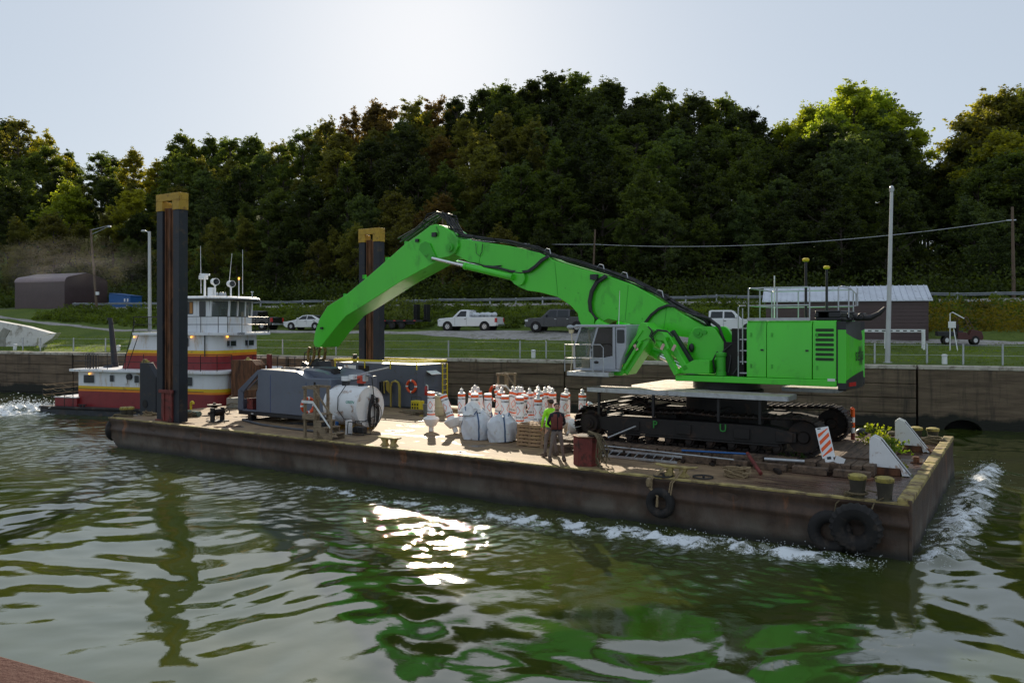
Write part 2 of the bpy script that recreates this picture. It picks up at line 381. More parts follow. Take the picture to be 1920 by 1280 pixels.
strip('driveway', [(-128, 27.5), (-112, 23.5), (-96, 19.6), (-80, 18.2), (-60, 17.6), (-44, 17.2), (-36, 14.8), (-20, 13.5), (5, 13.6), (30, 13.6)],
      [(-128, 30), (-112, 26), (-96, 21.2), (-80, 19.2), (-60, 18.6), (-44, 18.6), (-36, 19.5), (-20, 18.5), (5, 15.2), (30, 15.2)], m_gravel, .07)
strip('road', [(-200, 31.2), (60, 31.2)], [(-200, 38), (60, 38)], m_asph, .09, 200)
strip('road_shoulder', [(-100, 29.3), (60, 29.3)], [(-100, 31.1), (60, 31.1)], m_gravel, .06, 200, 4)

# ---- lock wall
m_conc, n_, b_ = newmat('old_lock_concrete'); vec = mapping(n_, (1, 1, 1)); vs_ = mapping(n_, (.25, .25, 2.2)); vt_ = mapping(n_, (1.4, 1.4, .12))
c_ = mix(n_, ramp(n_, noise(n_, vs_, 1.6, 8, .65), .35, .68), (.080, .056, .036), (.21, .152, .10))
c_ = mix(n_, ramp(n_, noise(n_, vt_, 1.2, 6, .7), .52, .72), c_, (.034, .028, .022))
c_ = mix(n_, ramp(n_, noise(n_, vec, 6, 8, .75), .66, .74), c_, (.24, .21, .18))
tcz = nd(n_, 'ShaderNodeTexCoord'); sz_ = nd(n_, 'ShaderNodeSeparateXYZ'); n_.links.new(tcz.outputs['Object'], sz_.inputs[0])
az = nd(n_, 'ShaderNodeMath', operation='MULTIPLY_ADD'); n_.links.new(noise(n_, vec, .8, 5, .6), az.inputs[0]); az.inputs[1].default_value = -1.1; n_.links.new(sz_.outputs[2], az.inputs[2])
c_ = mix(n_, ramp(n_, az.outputs[0], .0, .22, (1, 1, 1, 1), (0, 0, 0, 1)), c_, (.016, .016, .011))      # tide line of wet algae
n_.links.new(c_, b_.inputs['Base Color']); b_.inputs['Roughness'].default_value = .85
bp = nd(n_, 'ShaderNodeBump'); bp.inputs['Strength'].default_value = .8; bp.inputs['Distance'].default_value = .05
n_.links.new(noise(n_, vs_, 5, 8, .7), bp.inputs['Height']); n_.links.new(bp.outputs[0], b_.inputs['Normal'])
m_cope = M('coping_concrete', (.50, .46, .40), .85, var=.2, scale=1.5, bump=.4, dirt=.35, dcol=(.16, .13, .09), dscale=2)
wall = thing('lock_wall', 'long stained concrete lock wall with horizontal courses behind the barge', 'wall', (0, 0, 0), LN)
joints = [-150, -128, -107, -86.5, -66.4, -45.8, -25.1, -5.05, 15.5, 36, 60]
cope = MB()
for i in range(len(joints)-1):
    a, b = joints[i], joints[i+1]; mb = MB(); a += .05; b -= .05
    if a < -8:
        mb.box(a, b, .10, 1.2, -3, 3.2); w = 3.2; k = 0
        while w > -.6:
            h = rnd.uniform(.74, .84); x = a
            while x < b-.1:
                x2 = min(b, x+rnd.uniform(5, 16)); e = rnd.uniform(-.025, .02)
                n0 = mb.mark(); mb.box(x, x2-.015, e, .2, w-h+.05, w-.003)
                x = x2
            w -= h
    elif a < 0:
        # the culvert mouth at the water line is a real opening with a dark chamber behind
        cx = A(1806, 800, 0, LN)[0]
        pts = [(a, -3), (cx-.95, -3), (cx-.95, -.2)]+[(cx-.95*math.cos(R(t)), -.2+.72*math.sin(R(t))) for t in range(15, 180, 15)]+[(cx+.95, -.2), (cx+.95, -3), (b, -3), (b, 3.2), (a, 3.2)]
        mb.prism(pts, 0, 1.2)
    else: mb.box(a, b, 0, 1.2, -3, 3.2)
    mb.build('wall_section', m_conc, wall, bevel=.02)
    cope.box(a, b, -.04, .9, 3.2, 3.42)
cope.build('coping', m_cope, wall, bevel=.03)
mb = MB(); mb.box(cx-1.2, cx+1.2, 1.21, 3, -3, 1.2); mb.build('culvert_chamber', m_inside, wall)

# ---- water
def wgrid():
    ys = [-30.0, -10, 2]; y = 6.0
    while y < 75: ys.append(y); y += max(.03, .0023*y)
    ys += [78, 85]
    xs = list(np.linspace(-420, -66, 40))+list(np.arange(-64, -26, .13))+list(np.arange(-26, 20, .075))+list(np.arange(20, 44, .13))+list(np.linspace(46, 200, 20))
    return np.array(xs), np.array(ys)
xs, ys = wgrid(); X, Y = np.meshgrid(xs, ys)
rs = np.random.RandomState(11); Z = np.zeros_like(X)
dxy = (X-BG.o[0], Y-BG.o[1]); U = dxy[0]*BG.eu[0]+dxy[1]*BG.eu[1]; V = dxy[0]*BG.ev[0]+dxy[1]*BG.ev[1]
dn = np.maximum(0, np.maximum(-V, np.maximum(V-13, np.maximum(-U, U-33.4))))     # distance outside the barge
chop = np.clip(np.exp(-((V+1.5)/3.4)**2)*np.clip((34-U)/4, 0, 1)*1.0, 0, 1)
def band(l0, l1, n, slope, aniso=.5, head=None):
    z = np.zeros_like(X)
    for i in range(n):
        lam = math.exp(rs.uniform(math.log(l0), math.log(l1)))
        th = rs.uniform(0, 2*math.pi) if head is None else head+rs.normal(0, aniso)
        k = 2*math.pi/lam; z += np.sin(k*(math.cos(th)*X+math.sin(th)*Y)+rs.uniform(0, 6.28))*(slope*math.sqrt(2/n)/k)
    return z
warpx = band(6, 14, 6, .25)
X0, Y0 = X.copy(), Y.copy(); X = X+warpx; Y = Y+band(5, 12, 6, .25)
env = .75+.45*np.clip(band(9, 25, 8, 1.0)/3, -1, 1)
Z += band(.75, 1.9, 80, .052)*env + band(.32, .65, 40, .014)*env
Z += band(2.2, 6, 30, .022)
left = np.clip((-8-X0)/14, 0, 1)*np.clip((Y0-17)/12, 0, 1)
Z += band(.45, 1.2, 26, .05)*left
Z += band(.28, .9, 30, .13)*chop
wk = np.exp(-((X0+33)**2/60+(Y0-52)**2/45)); Z += band(.3, 1.4, 26, .2)*wk          # wash behind the tug
X, Y = X0, Y0
# bow wave pushed up by the square end
ridge_u = 34.0+.035*V+np.where(V < 1, (1-V)**2*-.25, 0)
bw = np.exp(-((U-ridge_u)/.45)**2)*np.clip((V+.8)/1.2, 0, 1)*np.clip((17.5-V)/3, 0, 1)
bw = np.where(U > 33.3, bw, bw*.3)
Z += .15*bw*(1+.5*np.sin(V*2.3)*np.sin(V*.9+1))
tail = np.exp(-((U-(34.6+.3*np.clip(2-V, 0, 30)))/.9)**2)*np.clip((3.5-V)/3, 0, 1)*np.exp(-np.clip(-V, 0, 99)/7); Z += .10*tail
sv = -1.15-.25*np.sin(U*.35)-.6*np.clip((26-U)/10, 0, 1)
sidew = np.exp(-((V-sv)/.55)**2)*np.clip((33.2-U)/1.2, 0, 1)*np.clip((U-14)/12, 0, 1)
Z += .12*sidew*np.clip((U-22)/8, 0, 1)+band(.35, 1.1, 50, .45)*np.clip(sidew+bw, 0, 1)
nz = band(.5, 2.2, 60, 1.0); nz /= nz.std(); nz2 = band(.3, .9, 60, 1.0); nz2 /= nz2.std()
bwid = np.exp(-((U-ridge_u+.05)/.62)**2)*np.clip((V+.6)/1.2, 0, 1)*np.clip((17-V)/3, 0, 1)*(U > 33.3)
foam = np.clip(bwid*1.2, 0, 1)*.74+np.clip(np.exp(-((V-sv+.15)/.6)**2)*np.clip((33.2-U)/1.5, 0, 1)*np.clip((U-21.5)/6, 0, 1), 0, 1)*1.0
foam += np.exp(-((X+31.7)**2/14+(Y-52.3)**2/12))*1.2
foam += np.exp(-((X+37)**2/110+(Y-54.5)**2/10))*.95
foam += .62*np.exp(-((V+1.6)/.9)**2)*np.clip((27-U)/4, 0, 1)*np.clip((U-13)/3, 0, 1)
foam = np.clip(foam*(.78+.22*nz+.26*nz2), 0, 1)
Z += .35*np.exp(-((X+31.6)**2/3+(Y-52.0)**2/3))*(1+.6*np.sin(X*9)*np.sin(Y*8))
Pw = np.stack([X.ravel(), Y.ravel(), Z.ravel()], 1); nx, ny = len(xs), len(ys)
I = np.arange(nx*ny).reshape(ny, nx); FF = np.stack([I[:-1, :-1], I[:-1, 1:], I[1:, 1:], I[1:, :-1]], -1).reshape(-1, 4)
m_water, n_, b_ = newmat('green_river_water')
b_.inputs['Base Color'].default_value = (.022, .038, .007, 1); b_.inputs['Roughness'].default_value = .035; b_.inputs['IOR'].default_value = 2.3
vec = mapping(n_); g_ = nd(n_, 'ShaderNodeNewGeometry')
c_ = mix(n_, ramp(n_, noise(n_, mapping(n_, (.12, .2, .2)), 1, 4, .6), .35, .7), (.027, .045, .007), (.062, .070, .012))
at = nd(n_, 'ShaderNodeAttribute', attribute_name='foam')
fn = noise(n_, mapping(n_, (1, 1, 1)), 4.5, 5, .62, 1.2)
fn2 = noise(n_, mapping(n_, (1, 1, 1)), 13, 3, .6, 1.5)
fn = mix(n_, .5, fn, fn2)
sub = nd(n_, 'ShaderNodeMath', operation='ADD'); n_.links.new(at.outputs['Fac'], sub.inputs[0]); n_.links.new(ramp(n_, fn, .34, .66), sub.inputs[1])
hf_ = nd(n_, 'ShaderNodeMath', operation='MULTIPLY'); n_.links.new(sub.outputs[0], hf_.inputs[0]); hf_.inputs[1].default_value = .5
ff = ramp(n_, hf_.outputs[0], .50, .67)
n_.links.new(mix(n_, ff, c_, (.66, .71, .74)), b_.inputs['Base Color'])
n_.links.new(mix(n_, ff, (.022,)*3, (.6,)*3), b_.inputs['Roughness'])
at2 = nd(n_, 'ShaderNodeAttribute', attribute_name='chop')
bp = nd(n_, 'ShaderNodeBump'); bp.inputs['Distance'].default_value = .03
n_.links.new(mix(n_, at2.outputs['Fac'], (.05,)*3, (.6,)*3), bp.inputs['Strength'])
n_.links.new(noise(n_, vec, 5.5, 5, .6), bp.inputs['Height']); n_.links.new(bp.outputs[0], b_.inputs['Normal'])
me = fast_mesh('water', Pw, FF, m_water); me.shade_smooth()
for nm, arr in (('foam', foam), ('chop', np.clip(chop+left*.2+wk+foam, 0, 1))):
    a_ = me.attributes.new(nm, 'FLOAT', 'POINT'); a_.data.foreach_set('value', arr.ravel().astype(np.float32))
wat = bpy.data.objects.new('water', me); S.collection.objects.link(wat); wat['kind'] = 'structure'
# froth thrown up along the bow and behind the tug
def froth(name, pts, label):
    mb = MB()
    for (x, y, z, r) in pts:
        k = mb.mark(); mb.ball((x, y, z), r, 6, (1.3, 1, .7))
    m_f = bpy.data.materials.get('froth') or M('froth', (.80, .84, .88), .5, var=.05, bump=.4)
    o = struct(name, mb, m_f, WD, True, 'stuff'); o['label'] = label; o['category'] = 'foam'
pts = []
for i in range(1100):
    t = rnd.random()
    if t < .6:
        v = rnd.uniform(.2, 15.5)**1; u = 34.0+.035*v+rnd.gauss(0, .28); z = abs(rnd.gauss(.16, .10))+.08
        if u < 33.45: continue
    else:
        u = 33-abs(rnd.gauss(0, 3.4)); v = -1.0-.25*math.sin(u*.35)+rnd.gauss(0, .28); z = abs(rnd.gauss(.05, .06))+.03
        if v > -.1: continue
    p = BG.w(u, v, z); pts.append((p.x, p.y, p.z, rnd.uniform(.005, .014)))
froth('bow_foam', pts, 'white froth and spray thrown up round the square end of the barge')
pts = [(-31.6+rnd.gauss(0, 1.0), 52.0+rnd.gauss(0, .8), abs(rnd.gauss(.2, .28)), rnd.uniform(.012, .04)) for i in range(1500)]
froth('wake_foam', pts, 'white churned water and spray behind the stern of the tug')

# ---- trees
def make_leaves(rs, centers, per, rad, size):
    c = np.repeat(centers, per, 0); n = len(c)
    p = c+rs.normal(0, 1, (n, 3))*rad*np.array([1, 1, .75])
    a = rs.normal(0, 1, (n, 3)); a /= np.linalg.norm(a, axis=1)[:, None]
    b = rs.normal(0, 1, (n, 3)); b -= a*(a*b).sum(1)[:, None]; b /= np.linalg.norm(b, axis=1)[:, None]
    s = (size*rs.uniform(.6, 1.35, n))[:, None]; a = a*s*.62; b = b*s*.42
    V = np.stack([p-a, p+b*.9, p+a, p-b*.9], 1).reshape(-1, 3); F = np.arange(n*4).reshape(-1, 4); return V, F
PROTO = []
def tree_proto(seed, kind):
    rs = np.random.RandomState(seed); lobes = []; H = 20.0
    if kind == 'round': nl, R0, z0, cr, fill, lr = 34, 4.7, .34, 1.0, 17, (.8, 1.7)
    elif kind == 'tall': nl, R0, z0, cr, fill, lr = 32, 3.3, .28, 1.0, 15, (.7, 1.5)
    elif kind == 'open': nl, R0, z0, cr, fill, lr = 24, 4.3, .42, .6, 12, (.6, 1.3)
    else: nl, R0, z0, cr, fill, lr = 32, 4.8, .08, 1.0, 18, (.9, 1.9)       # bushy to the ground
    tr = MB(); lean = rs.normal(0, .5, 2)
    axis = [(lean[0]*t*t, lean[1]*t*t, H*t) for t in (0, .2, .4, .6, .8, .93)]
    tr.tube(axis, [.34, .27, .22, .16, .09, .03], 7)
    cs = []
    for i in range(nl):
        t = z0+(.97-z0)*(i+.5)/nl; th = i*2.4+rs.uniform(-.5, .5)
        q = (t-z0)/(1-z0); rr = R0*math.sin(math.pi*min(1, .12+.88*q)**.75)**.8*rs.uniform(.35, 1.0)
        l = rs.uniform(*lr)*(1-.4*q); zt = min(H-l*.75, H*t+rs.normal(0, .5))
        c = np.array([lean[0]*t*t+rr*math.cos(th), lean[1]*t*t+rr*math.sin(th), zt])
        a0 = (lean[0]*t*t*.6, lean[1]*t*t*.6, max(H*.12, c[2]-rr*.7-1)); mid = ((a0[0]+c[0])/2, (a0[1]+c[1])/2, (a0[2]+c[2])/2-.25)
        tr.tube([a0, mid, tuple(c)], [.11, .07, .025], 5)
        for k in range(fill):
            d = rs.normal(0, 1, 3); d /= np.linalg.norm(d); d[2] = d[2]*.8+.12
            cs.append(c+d*l*rs.uniform(.5, 1.35))
            if k % 5 == 0: tr.tube([tuple(c), tuple(c+d*l*.9)], [.03, .01], 3)
    V, F = make_leaves(rs, np.array(cs), 26, .31 if kind != 'open' else .28, .34)
    sp = []
    for i in range(170 if kind != 'open' else 110):
        b0 = cs[rs.randint(len(cs))]; o_ = b0-np.array([0, 0, H*.55]); o_[2] *= .5; o_ /= np.linalg.norm(o_)+1e-6; sp.append(b0+o_*rs.uniform(.3, 1.3)+np.array([0, 0, rs.uniform(-.1, .7)]))
    V2, F2 = make_leaves(rs, np.array(sp), 11, .20, .34); F = np.concatenate([F, F2+len(V)]); V = np.concatenate([V, V2])
    me = fast_mesh('crown', V, F, m_leaf)
    to = tr.build('trunk', m_bark, None, off=(0, 0, 0)); tm = to.data; bpy.data.objects.remove(to)
    zz = V[:, 2].max(); PROTO.append((kind, tm, me, float(zz)))
for sd, kd in ((1, 'round'), (2, 'round'), (3, 'tall'), (4, 'tall'), (5, 'open'), (6, 'open'), (7, 'bushy'), (8, 'bushy'), (9, 'round'), (10, 'open')): tree_proto(sd, kd)
TINTS = {'dark': (.041, .056, .021), 'mid': (.078, .106, .032), 'olive': (.125, .125, .038), 'light': (.22, .27, .04), 'yellow': (.22, .215, .03), 'rust': (.125, .085, .036), 'bluish': (.075, .105, .050)}
TLOOK = {'dark': 'dark green', 'mid': 'green', 'olive': 'olive green', 'light': 'bright green', 'yellow': 'yellow green', 'rust': 'reddish brown', 'bluish': 'grey green'}
KSH = {'round': 'rounded', 'tall': 'narrow', 'open': 'sparse', 'bushy': 'bushy'}
def tree(u, v, H, pi, tint, label=None, group='trees on the wooded hillside', rz=None, wide=1.0):
    kind, tm, cm, zz = PROTO[pi]; g = gp(u, v)-.15
    e = bpy.data.objects.new('tree', None); S.collection.objects.link(e); s = H/zz; e.location = LN.w(u, v, g)
    w_ = s*wide*rnd.uniform(1.1, 1.42); e.scale = (w_, w_, s); e.rotation_euler = (0, 0, rnd.uniform(0, 6.28) if rz is None else rz)
    for nm, dt in (('trunk', tm), ('crown', cm)):
        o = bpy.data.objects.new(nm, dt); S.collection.objects.link(o); o.parent = e
        t = TINTS[tint]; k = rnd.uniform(.85, 1.18); o.color = (t[0]*k, t[1]*k*rnd.uniform(.95, 1.05), t[2]*k, 1)
    props(e, label or 'a', 'tree', group); e['_k'] = kind; e['_t'] = tint; TREES.append((e, u, v, kind, tint, bool(label), H)); return e
TREES = []
def topH(px, py, v): u, w = A(px, py, v, LN); return u, w-gp(u, v)
# skyline trees: each top stands where the photo's skyline has it
def sky_tint(px):
    if px < 300: return rnd.choice(['olive', 'mid', 'yellow', 'mid'])
    if px < 480: return rnd.choice(['mid', 'dark', 'mid'])
    if px < 650: return rnd.choice(['olive', 'mid', 'olive'])
    if px < 900: return rnd.choice(['rust', 'olive', 'rust', 'dark'])
    if px < 1460: return rnd.choice(['dark', 'mid', 'dark'])
    if px < 1720: return 'light'
    return rnd.choice(['olive', 'yellow', 'mid'])
def sky_kind(px):
    if px < 160 or 560 < px < 900: return rnd.choice([4, 5, 9, 5, 3])
    if px < 560: return rnd.choice([0, 8, 4, 2])
    if px < 1460: return rnd.choice([0, 1, 8, 1, 2])
    return rnd.choice([0, 1, 8])
px = -60
while px < 1990:
    v = SV-2+rnd.uniform(-5, 5); py = skyline(px)+rnd.uniform(-5, 16); u, H = topH(px, py, v)
    if H > 8: tree(u, v, min(H, 34), sky_kind(px), sky_tint(px))
    px += rnd.uniform(38, 62)
px = -50
while px < 1980:                        # the rank behind closes gaps below the skyline
    v = SV+7; py = skyline(px)+rnd.uniform(14, 34); u, H = topH(px, py, v)
    if H > 8: tree(u, v, min(H, 30), rnd.choice([0, 1, 8, 2]), rnd.choice(['dark', 'mid']))
    px += rnd.uniform(50, 80)
px = -50
while px < 1980:
    v = SV+4; u, H = topH(px, skyline(px)+95, v); tree(u, v, max(7, min(H, 12)), rnd.choice([6, 7]), 'dark', wide=1.25); px += rnd.uniform(44, 60)
for v0, dp, gap, (h0, h1), kinds in ((77, 44, 52, (15, 23), [0, 1, 2, 3, 8, 9]), (68, 75, 60, (14, 21), [0, 1, 2, 8, 4]), (59, 110, 66, (13, 19), [0, 1, 6, 8, 3]), (51, 160, 74, (11, 16), [6, 7, 0, 8]), (45, 225, 84, (8, 13), [6, 7, 6, 7, 1])):
    px = -80+rnd.uniform(0, 30)
    while px < 2000:
        v = v0+rnd.uniform(-2.5, 2.5); u, Hm = topH(px, skyline(px)+dp+rnd.uniform(-18, 18), v); H = min(rnd.uniform(h0, h1), Hm)
        if H > 5:
            if px < 330: tn = rnd.choice(['mid', 'olive', 'dark'])
            elif px < 620: tn = rnd.choice(['mid', 'dark', 'bluish', 'olive'])
            elif px < 960: tn = rnd.choice(['olive', 'rust', 'dark', 'mid', 'bluish'])
            else: tn = rnd.choice(['dark', 'dark', 'mid', 'bluish'])
            tree(u, v, H, rnd.choice(kinds), tn)
        px += gap*rnd.uniform(.75, 1.25)
for px, py, v, pi, tn, wd, lb in (
    (130, 332, 62, 6, 'light', 1.1, 'bright sunlit bushy tree above the brown arched shed at left'),  # the sun on this crown is put into its light tint
    (245, 345, 60, 0, 'yellow', 1.1, 'tree tinted sunlit yellow between the bright green tree and the near steel spud'),  # yellow sunlight on this crown is put into its tint
    (1600, 150, 80, 0, 'light', 1.08, 'large pale green rounded tree standing clear against the sky behind the lamp pole'),
    (1555, 185, 76, 1, 'light', .85, 'pale green tree crown just left of the lamp pole top, against the sky'),
    (1870, 158, 76, 8, 'olive', 1.0, 'tall olive tree at the right edge of the hillside reaching into the sky'),
    (1880, 235, 66, 7, 'yellow', 1.0, 'yellow green tree at the far right in front of the tall olive tree'),
    (1000, 215, 66, 1, 'olive', .9, 'yellowish tree catching sun in the middle of the wooded slope above the boom'),
    (705, 188, 84, 2, 'rust', .8, 'dark reddish tree standing above its neighbours left of the middle of the skyline'),
    (505, 365, 56, 7, 'mid', 1.0, 'full green tree on the slope above the wheelhouse aerials'),
    (630, 420, 50, 6, 'olive', .9, 'olive tree on the slope between the two spuds')):
    u, H = topH(px, py, v); tree(u, v, H, pi, tn, lb, wide=wd)

# woods running on beyond both ends of the view: one mass
def crown_verts(i):
    m_ = PROTO[i][2]; a = np.empty(len(m_.vertices)*3, np.float32); m_.vertices.foreach_get('co', a); return a.reshape(-1, 4, 3)[::3]
CV = {i: crown_verts(i) for i in (0, 1, 2, 6, 7, 8)}; rs = np.random.RandomState(77); acc = []
for x0, x1 in ((-900, -75), (2010, 2600)):
    for v0, dp, gap in ((90, 0, 60), (77, 60, 80), (62, 120, 95), (50, 200, 110)):
        px = x0
        while px < x1:
            u, H = topH(px, skyline(px)+dp+rs.uniform(-15, 20), v0+rs.uniform(-3, 3)); H = min(max(H, 8), 24); i = int(rs.choice(list(CV)))
            q = CV[i].copy(); c = q.mean(1, keepdims=True); q = (q-c)*1.7+c; s = H/PROTO[i][3]; th = rs.uniform(0, 6.28); R2 = np.array([[math.cos(th), -math.sin(th), 0], [math.sin(th), math.cos(th), 0], [0, 0, 1]])
            q = (q @ R2.T)*np.array([s*1.3, s*1.3, s])+np.array([u, v0, gp(u, v0)]); acc.append(q.reshape(-1, 3)); px += gap*rs.uniform(.8, 1.2)
V = np.concatenate(acc); me = fast_mesh('far_woods', V, np.arange(len(V)).reshape(-1, 4), m_leaf); o = bpy.data.objects.new('far_woods', me); S.collection.objects.link(o); o.location = LN.w(0, 0, 0); o.rotation_euler = (0, 0, LN.yaw); o.color = (.06, .085, .026, 1)
props(o, 'dark green woods continuing along the hillside past both edges of the view', 'woods', None, 'stuff')

# ---- undergrowth: nobody could count it
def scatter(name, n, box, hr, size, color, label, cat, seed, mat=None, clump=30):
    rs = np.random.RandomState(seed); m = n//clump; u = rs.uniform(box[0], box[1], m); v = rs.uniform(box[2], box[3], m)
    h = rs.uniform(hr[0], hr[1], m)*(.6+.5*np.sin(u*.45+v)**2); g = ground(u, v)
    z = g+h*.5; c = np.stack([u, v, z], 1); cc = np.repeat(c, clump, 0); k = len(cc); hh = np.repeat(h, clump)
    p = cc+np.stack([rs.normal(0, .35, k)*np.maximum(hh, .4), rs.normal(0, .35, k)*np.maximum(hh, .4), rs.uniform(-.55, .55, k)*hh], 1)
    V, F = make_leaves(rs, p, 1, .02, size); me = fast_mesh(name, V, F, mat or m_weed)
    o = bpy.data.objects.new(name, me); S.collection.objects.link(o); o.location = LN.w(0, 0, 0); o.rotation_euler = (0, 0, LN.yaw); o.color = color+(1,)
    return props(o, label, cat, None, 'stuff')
scatter('bank_weeds', 90000, (-100, 34, 23.3, 29.0), (.3, 1.0), .20, (.10, .14, .028), 'tall green weeds covering the bank between parked cars and guardrail', 'weeds', 1)
scatter('roadside_bushes', 60000, (-130, 40, 39, 45), (1.0, 3.2), .30, (.06, .085, .022), 'dark bushes and brambles along the far side of the road', 'bushes', 2)
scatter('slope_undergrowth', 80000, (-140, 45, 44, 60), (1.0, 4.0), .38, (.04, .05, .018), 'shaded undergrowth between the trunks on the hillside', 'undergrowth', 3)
scatter('goldenrod', 9000, (-3, 12, 19, 27), (.8, 1.8), .16, (.16, .13, .02), 'yellowish weeds on the bank right of the metal shed', 'weeds', 4)
scatter('pale_reeds', 9000, (-62, -48, 24, 29.0), (.9, 1.6), .2, (.12, .15, .05), 'pale weeds on the bank behind the flat trailer and white sedan', 'weeds', 5)
scatter('lawn_tufts', 60000, (-100, 30, .95, 15), (.05, .14), .07, (.14, .20, .035), 'short mown grass blades on the lawn above the lock wall', 'grass', 6, clump=12)

# ================================================================ BARGE
m_deck, n_, b_ = newmat('barge_deck')
t_ = nd(n_, 'ShaderNodeTexCoord'); sx = nd(n_, 'ShaderNodeSeparateXYZ'); n_.links.new(t_.outputs['Object'], sx.inputs[0])
vec = mapping(n_); st = mapping(n_, (.5, 3.0, 1))
c_ = mix(n_, ramp(n_, noise(n_, st, 1.1, 8, .65, .3), .3, .7), (.165, .105, .058), (.33, .23, .13))
c_ = mix(n_, ramp(n_, noise(n_, vec, 1.3, 8, .75), .5, .64), c_, (.13, .085, .055))
c_ = mix(n_, ramp(n_, noise(n_, vec, 7, 6, .7), .6, .7), c_, (.30, .2, .12))
ad = nd(n_, 'ShaderNodeMath', operation='MULTIPLY_ADD'); n_.links.new(noise(n_, st, .9, 6, .65), ad.inputs[0]); ad.inputs[1].default_value = 9; n_.links.new(sx.outputs[0], ad.inputs[2])
wet = ramp(n_, ad.outputs[0], 0, 1)
mr = nd(n_, 'ShaderNodeMapRange'); mr.inputs[1].default_value = 33.2; mr.inputs[2].default_value = 35.2; n_.links.new(ad.outputs[0], mr.inputs[0])
wc = mix(n_, ramp(n_, noise(n_, st, 1.7, 6, .7), .4, .65), (.055, .028, .02), (.14, .085, .06))
pud = ramp(n_, noise(n_, mapping(n_, (.8, 1.6, 1)), .55, 4, .5, .5), .60, .66)
c2 = mix(n_, mr.outputs[0], c_, wc); c2 = mix(n_, pud, c2, (.10, .075, .055)); n_.links.new(c2, b_.inputs['Base Color'])
r_ = mix(n_, mr.outputs[0], (.75,)*3, ramp(n_, noise(n_, st, 2, 4), .4, .6, (.12, .12, .12, 1), (.45, .45, .45, 1))); r_ = mix(n_, pud, r_, (.06,)*3)
n_.links.new(r_, b_.inputs['Roughness'])
b_.inputs['Specular IOR Level'].default_value = .35
bp = nd(n_, 'ShaderNodeBump'); bp.inputs['Distance'].default_value = .02; n_.links.new(mix(n_, pud, (.6,)*3, (.03,)*3), bp.inputs['Strength'])
n_.links.new(noise(n_, vec, 9, 8, .7), bp.inputs['Height']); n_.links.new(bp.outputs[0], b_.inputs['Normal'])
m_side, n_, b_ = newmat('barge_side_rust'); vec = mapping(n_); vt = mapping(n_, (1.6, 1.6, .35)); sx = nd(n_, 'ShaderNodeSeparateXYZ')
t_ = nd(n_, 'ShaderNodeTexCoord'); n_.links.new(t_.outputs['Object'], sx.inputs[0])
c_ = mix(n_, ramp(n_, noise(n_, vt, 1.5, 8, .7), .35, .7), (.036, .019, .011), (.098, .055, .033))
c_ = mix(n_, ramp(n_, noise(n_, mapping(n_, (.5, .5, 2.5)), 1.2, 8, .7), .48, .62), c_, (.045, .028, .02))
c_ = mix(n_, ramp(n_, noise(n_, vt, .8, 6, .7), .60, .68), c_, (.17, .065, .025))
mr = nd(n_, 'ShaderNodeMapRange'); mr.inputs[1].default_value = .75; mr.inputs[2].default_value = .35; n_.links.new(sx.outputs[2], mr.inputs[0])
f_ = mix(n_, mr.outputs[0], (0, 0, 0), ramp(n_, noise(n_, vec, .9, 6, .6), .38, .6))
c_ = mix(n_, f_, c_, (.12, .10, .078))
mr2 = nd(n_, 'ShaderNodeMapRange'); mr2.inputs[1].default_value = .30; mr2.inputs[2].default_value = .08; n_.links.new(sx.outputs[2], mr2.inputs[0])
c_ = mix(n_, mr2.outputs[0], c_, (.015, .014, .01)); n_.links.new(c_, b_.inputs['Base Color']); b_.inputs['Roughness'].default_value = .6
bp = nd(n_, 'ShaderNodeBump'); bp.inputs['Distance'].default_value = .03; bp.inputs['Strength'].default_value = .8
n_.links.new(noise(n_, vt, 5, 8, .75), bp.inputs['Height']); n_.links.new(bp.outputs[0], b_.inputs['Normal'])
m_edge = M('worn_yellow_edge', (.38, .30, .11), .75, var=.3, scale=3, bump=.5, dirt=.5, dcol=(.14, .095, .05), dscale=2.4)
BL, BWD = 33.4, 13.0
barge = thing('deck_barge', 'long rusty steel deck barge with tan dusty deck carrying the green excavator', 'barge', (0, 0, 0))
mb = MB(); mb.prism([(.02, DECK-.01), (.02, .5), (2.4, -1.2), (BL-.02, -1.2), (BL-.02, DECK-.01)], .03, BWD); mb.build('hull', m_side, barge)
def skin(name, fn, nu_, nv_):
    V = []; F = []
    for i in range(nu_+1):
        for j in range(nv_+1): V.append(fn(i/nu_, j/nv_))
    for i in range(nu_):
        for j in range(nv_): q = i*(nv_+1)+j; F.append((q, q+1, q+nv_+2, q+nv_+1))
    mb = MB(); mb.add(V, F); return mb.build(name, m_side, barge)
def dent(a, b): return .022*math.sin(a*1.7+b*3)+.018*math.sin(a*3.9+1.3*b)+.012*math.sin(a*8.3+b*5)
def prof(w):     # the plating bulges into a rubbing band under the deck edge and another lower down
    return -.05*math.exp(-((w-.82)/.07)**2)-.03*math.exp(-((w-1.27)/.06)**2)+.035*math.exp(-((w-1.05)/.12)**2)
def side_fn(s, t):
    w = DECK-t*1.75; u = s*BL; lo = 0 if w > .5 else (.5-w)*1.4
    u = lo+(BL-lo)*s; return (u, prof(w)+dent(u, w)*min(1, t*6)-.02, w)
skin('side_plating', side_fn, 260, 28)
skin('bow_plating', lambda s, t: (BL+.03+dent(s*BWD, t*2)*min(1, t*6)*.8, s*BWD, DECK+.1-t*1.9), 90, 20)
skin('stern_plating', lambda s, t: ((-.03 if t < .45 else -.03+(t-.45)*3.2)-0*t, s*BWD, DECK-t*1.75), 60, 20)
V = []; F = []; na, nb = 170, 60
for i in range(na+1):
    for j in range(nb+1):
        u = BL*i/na; v = BWD*j/nb; V.append((u, v, DECK+.006*math.sin(u*1.3+v*.8)*math.sin(v*1.1)))
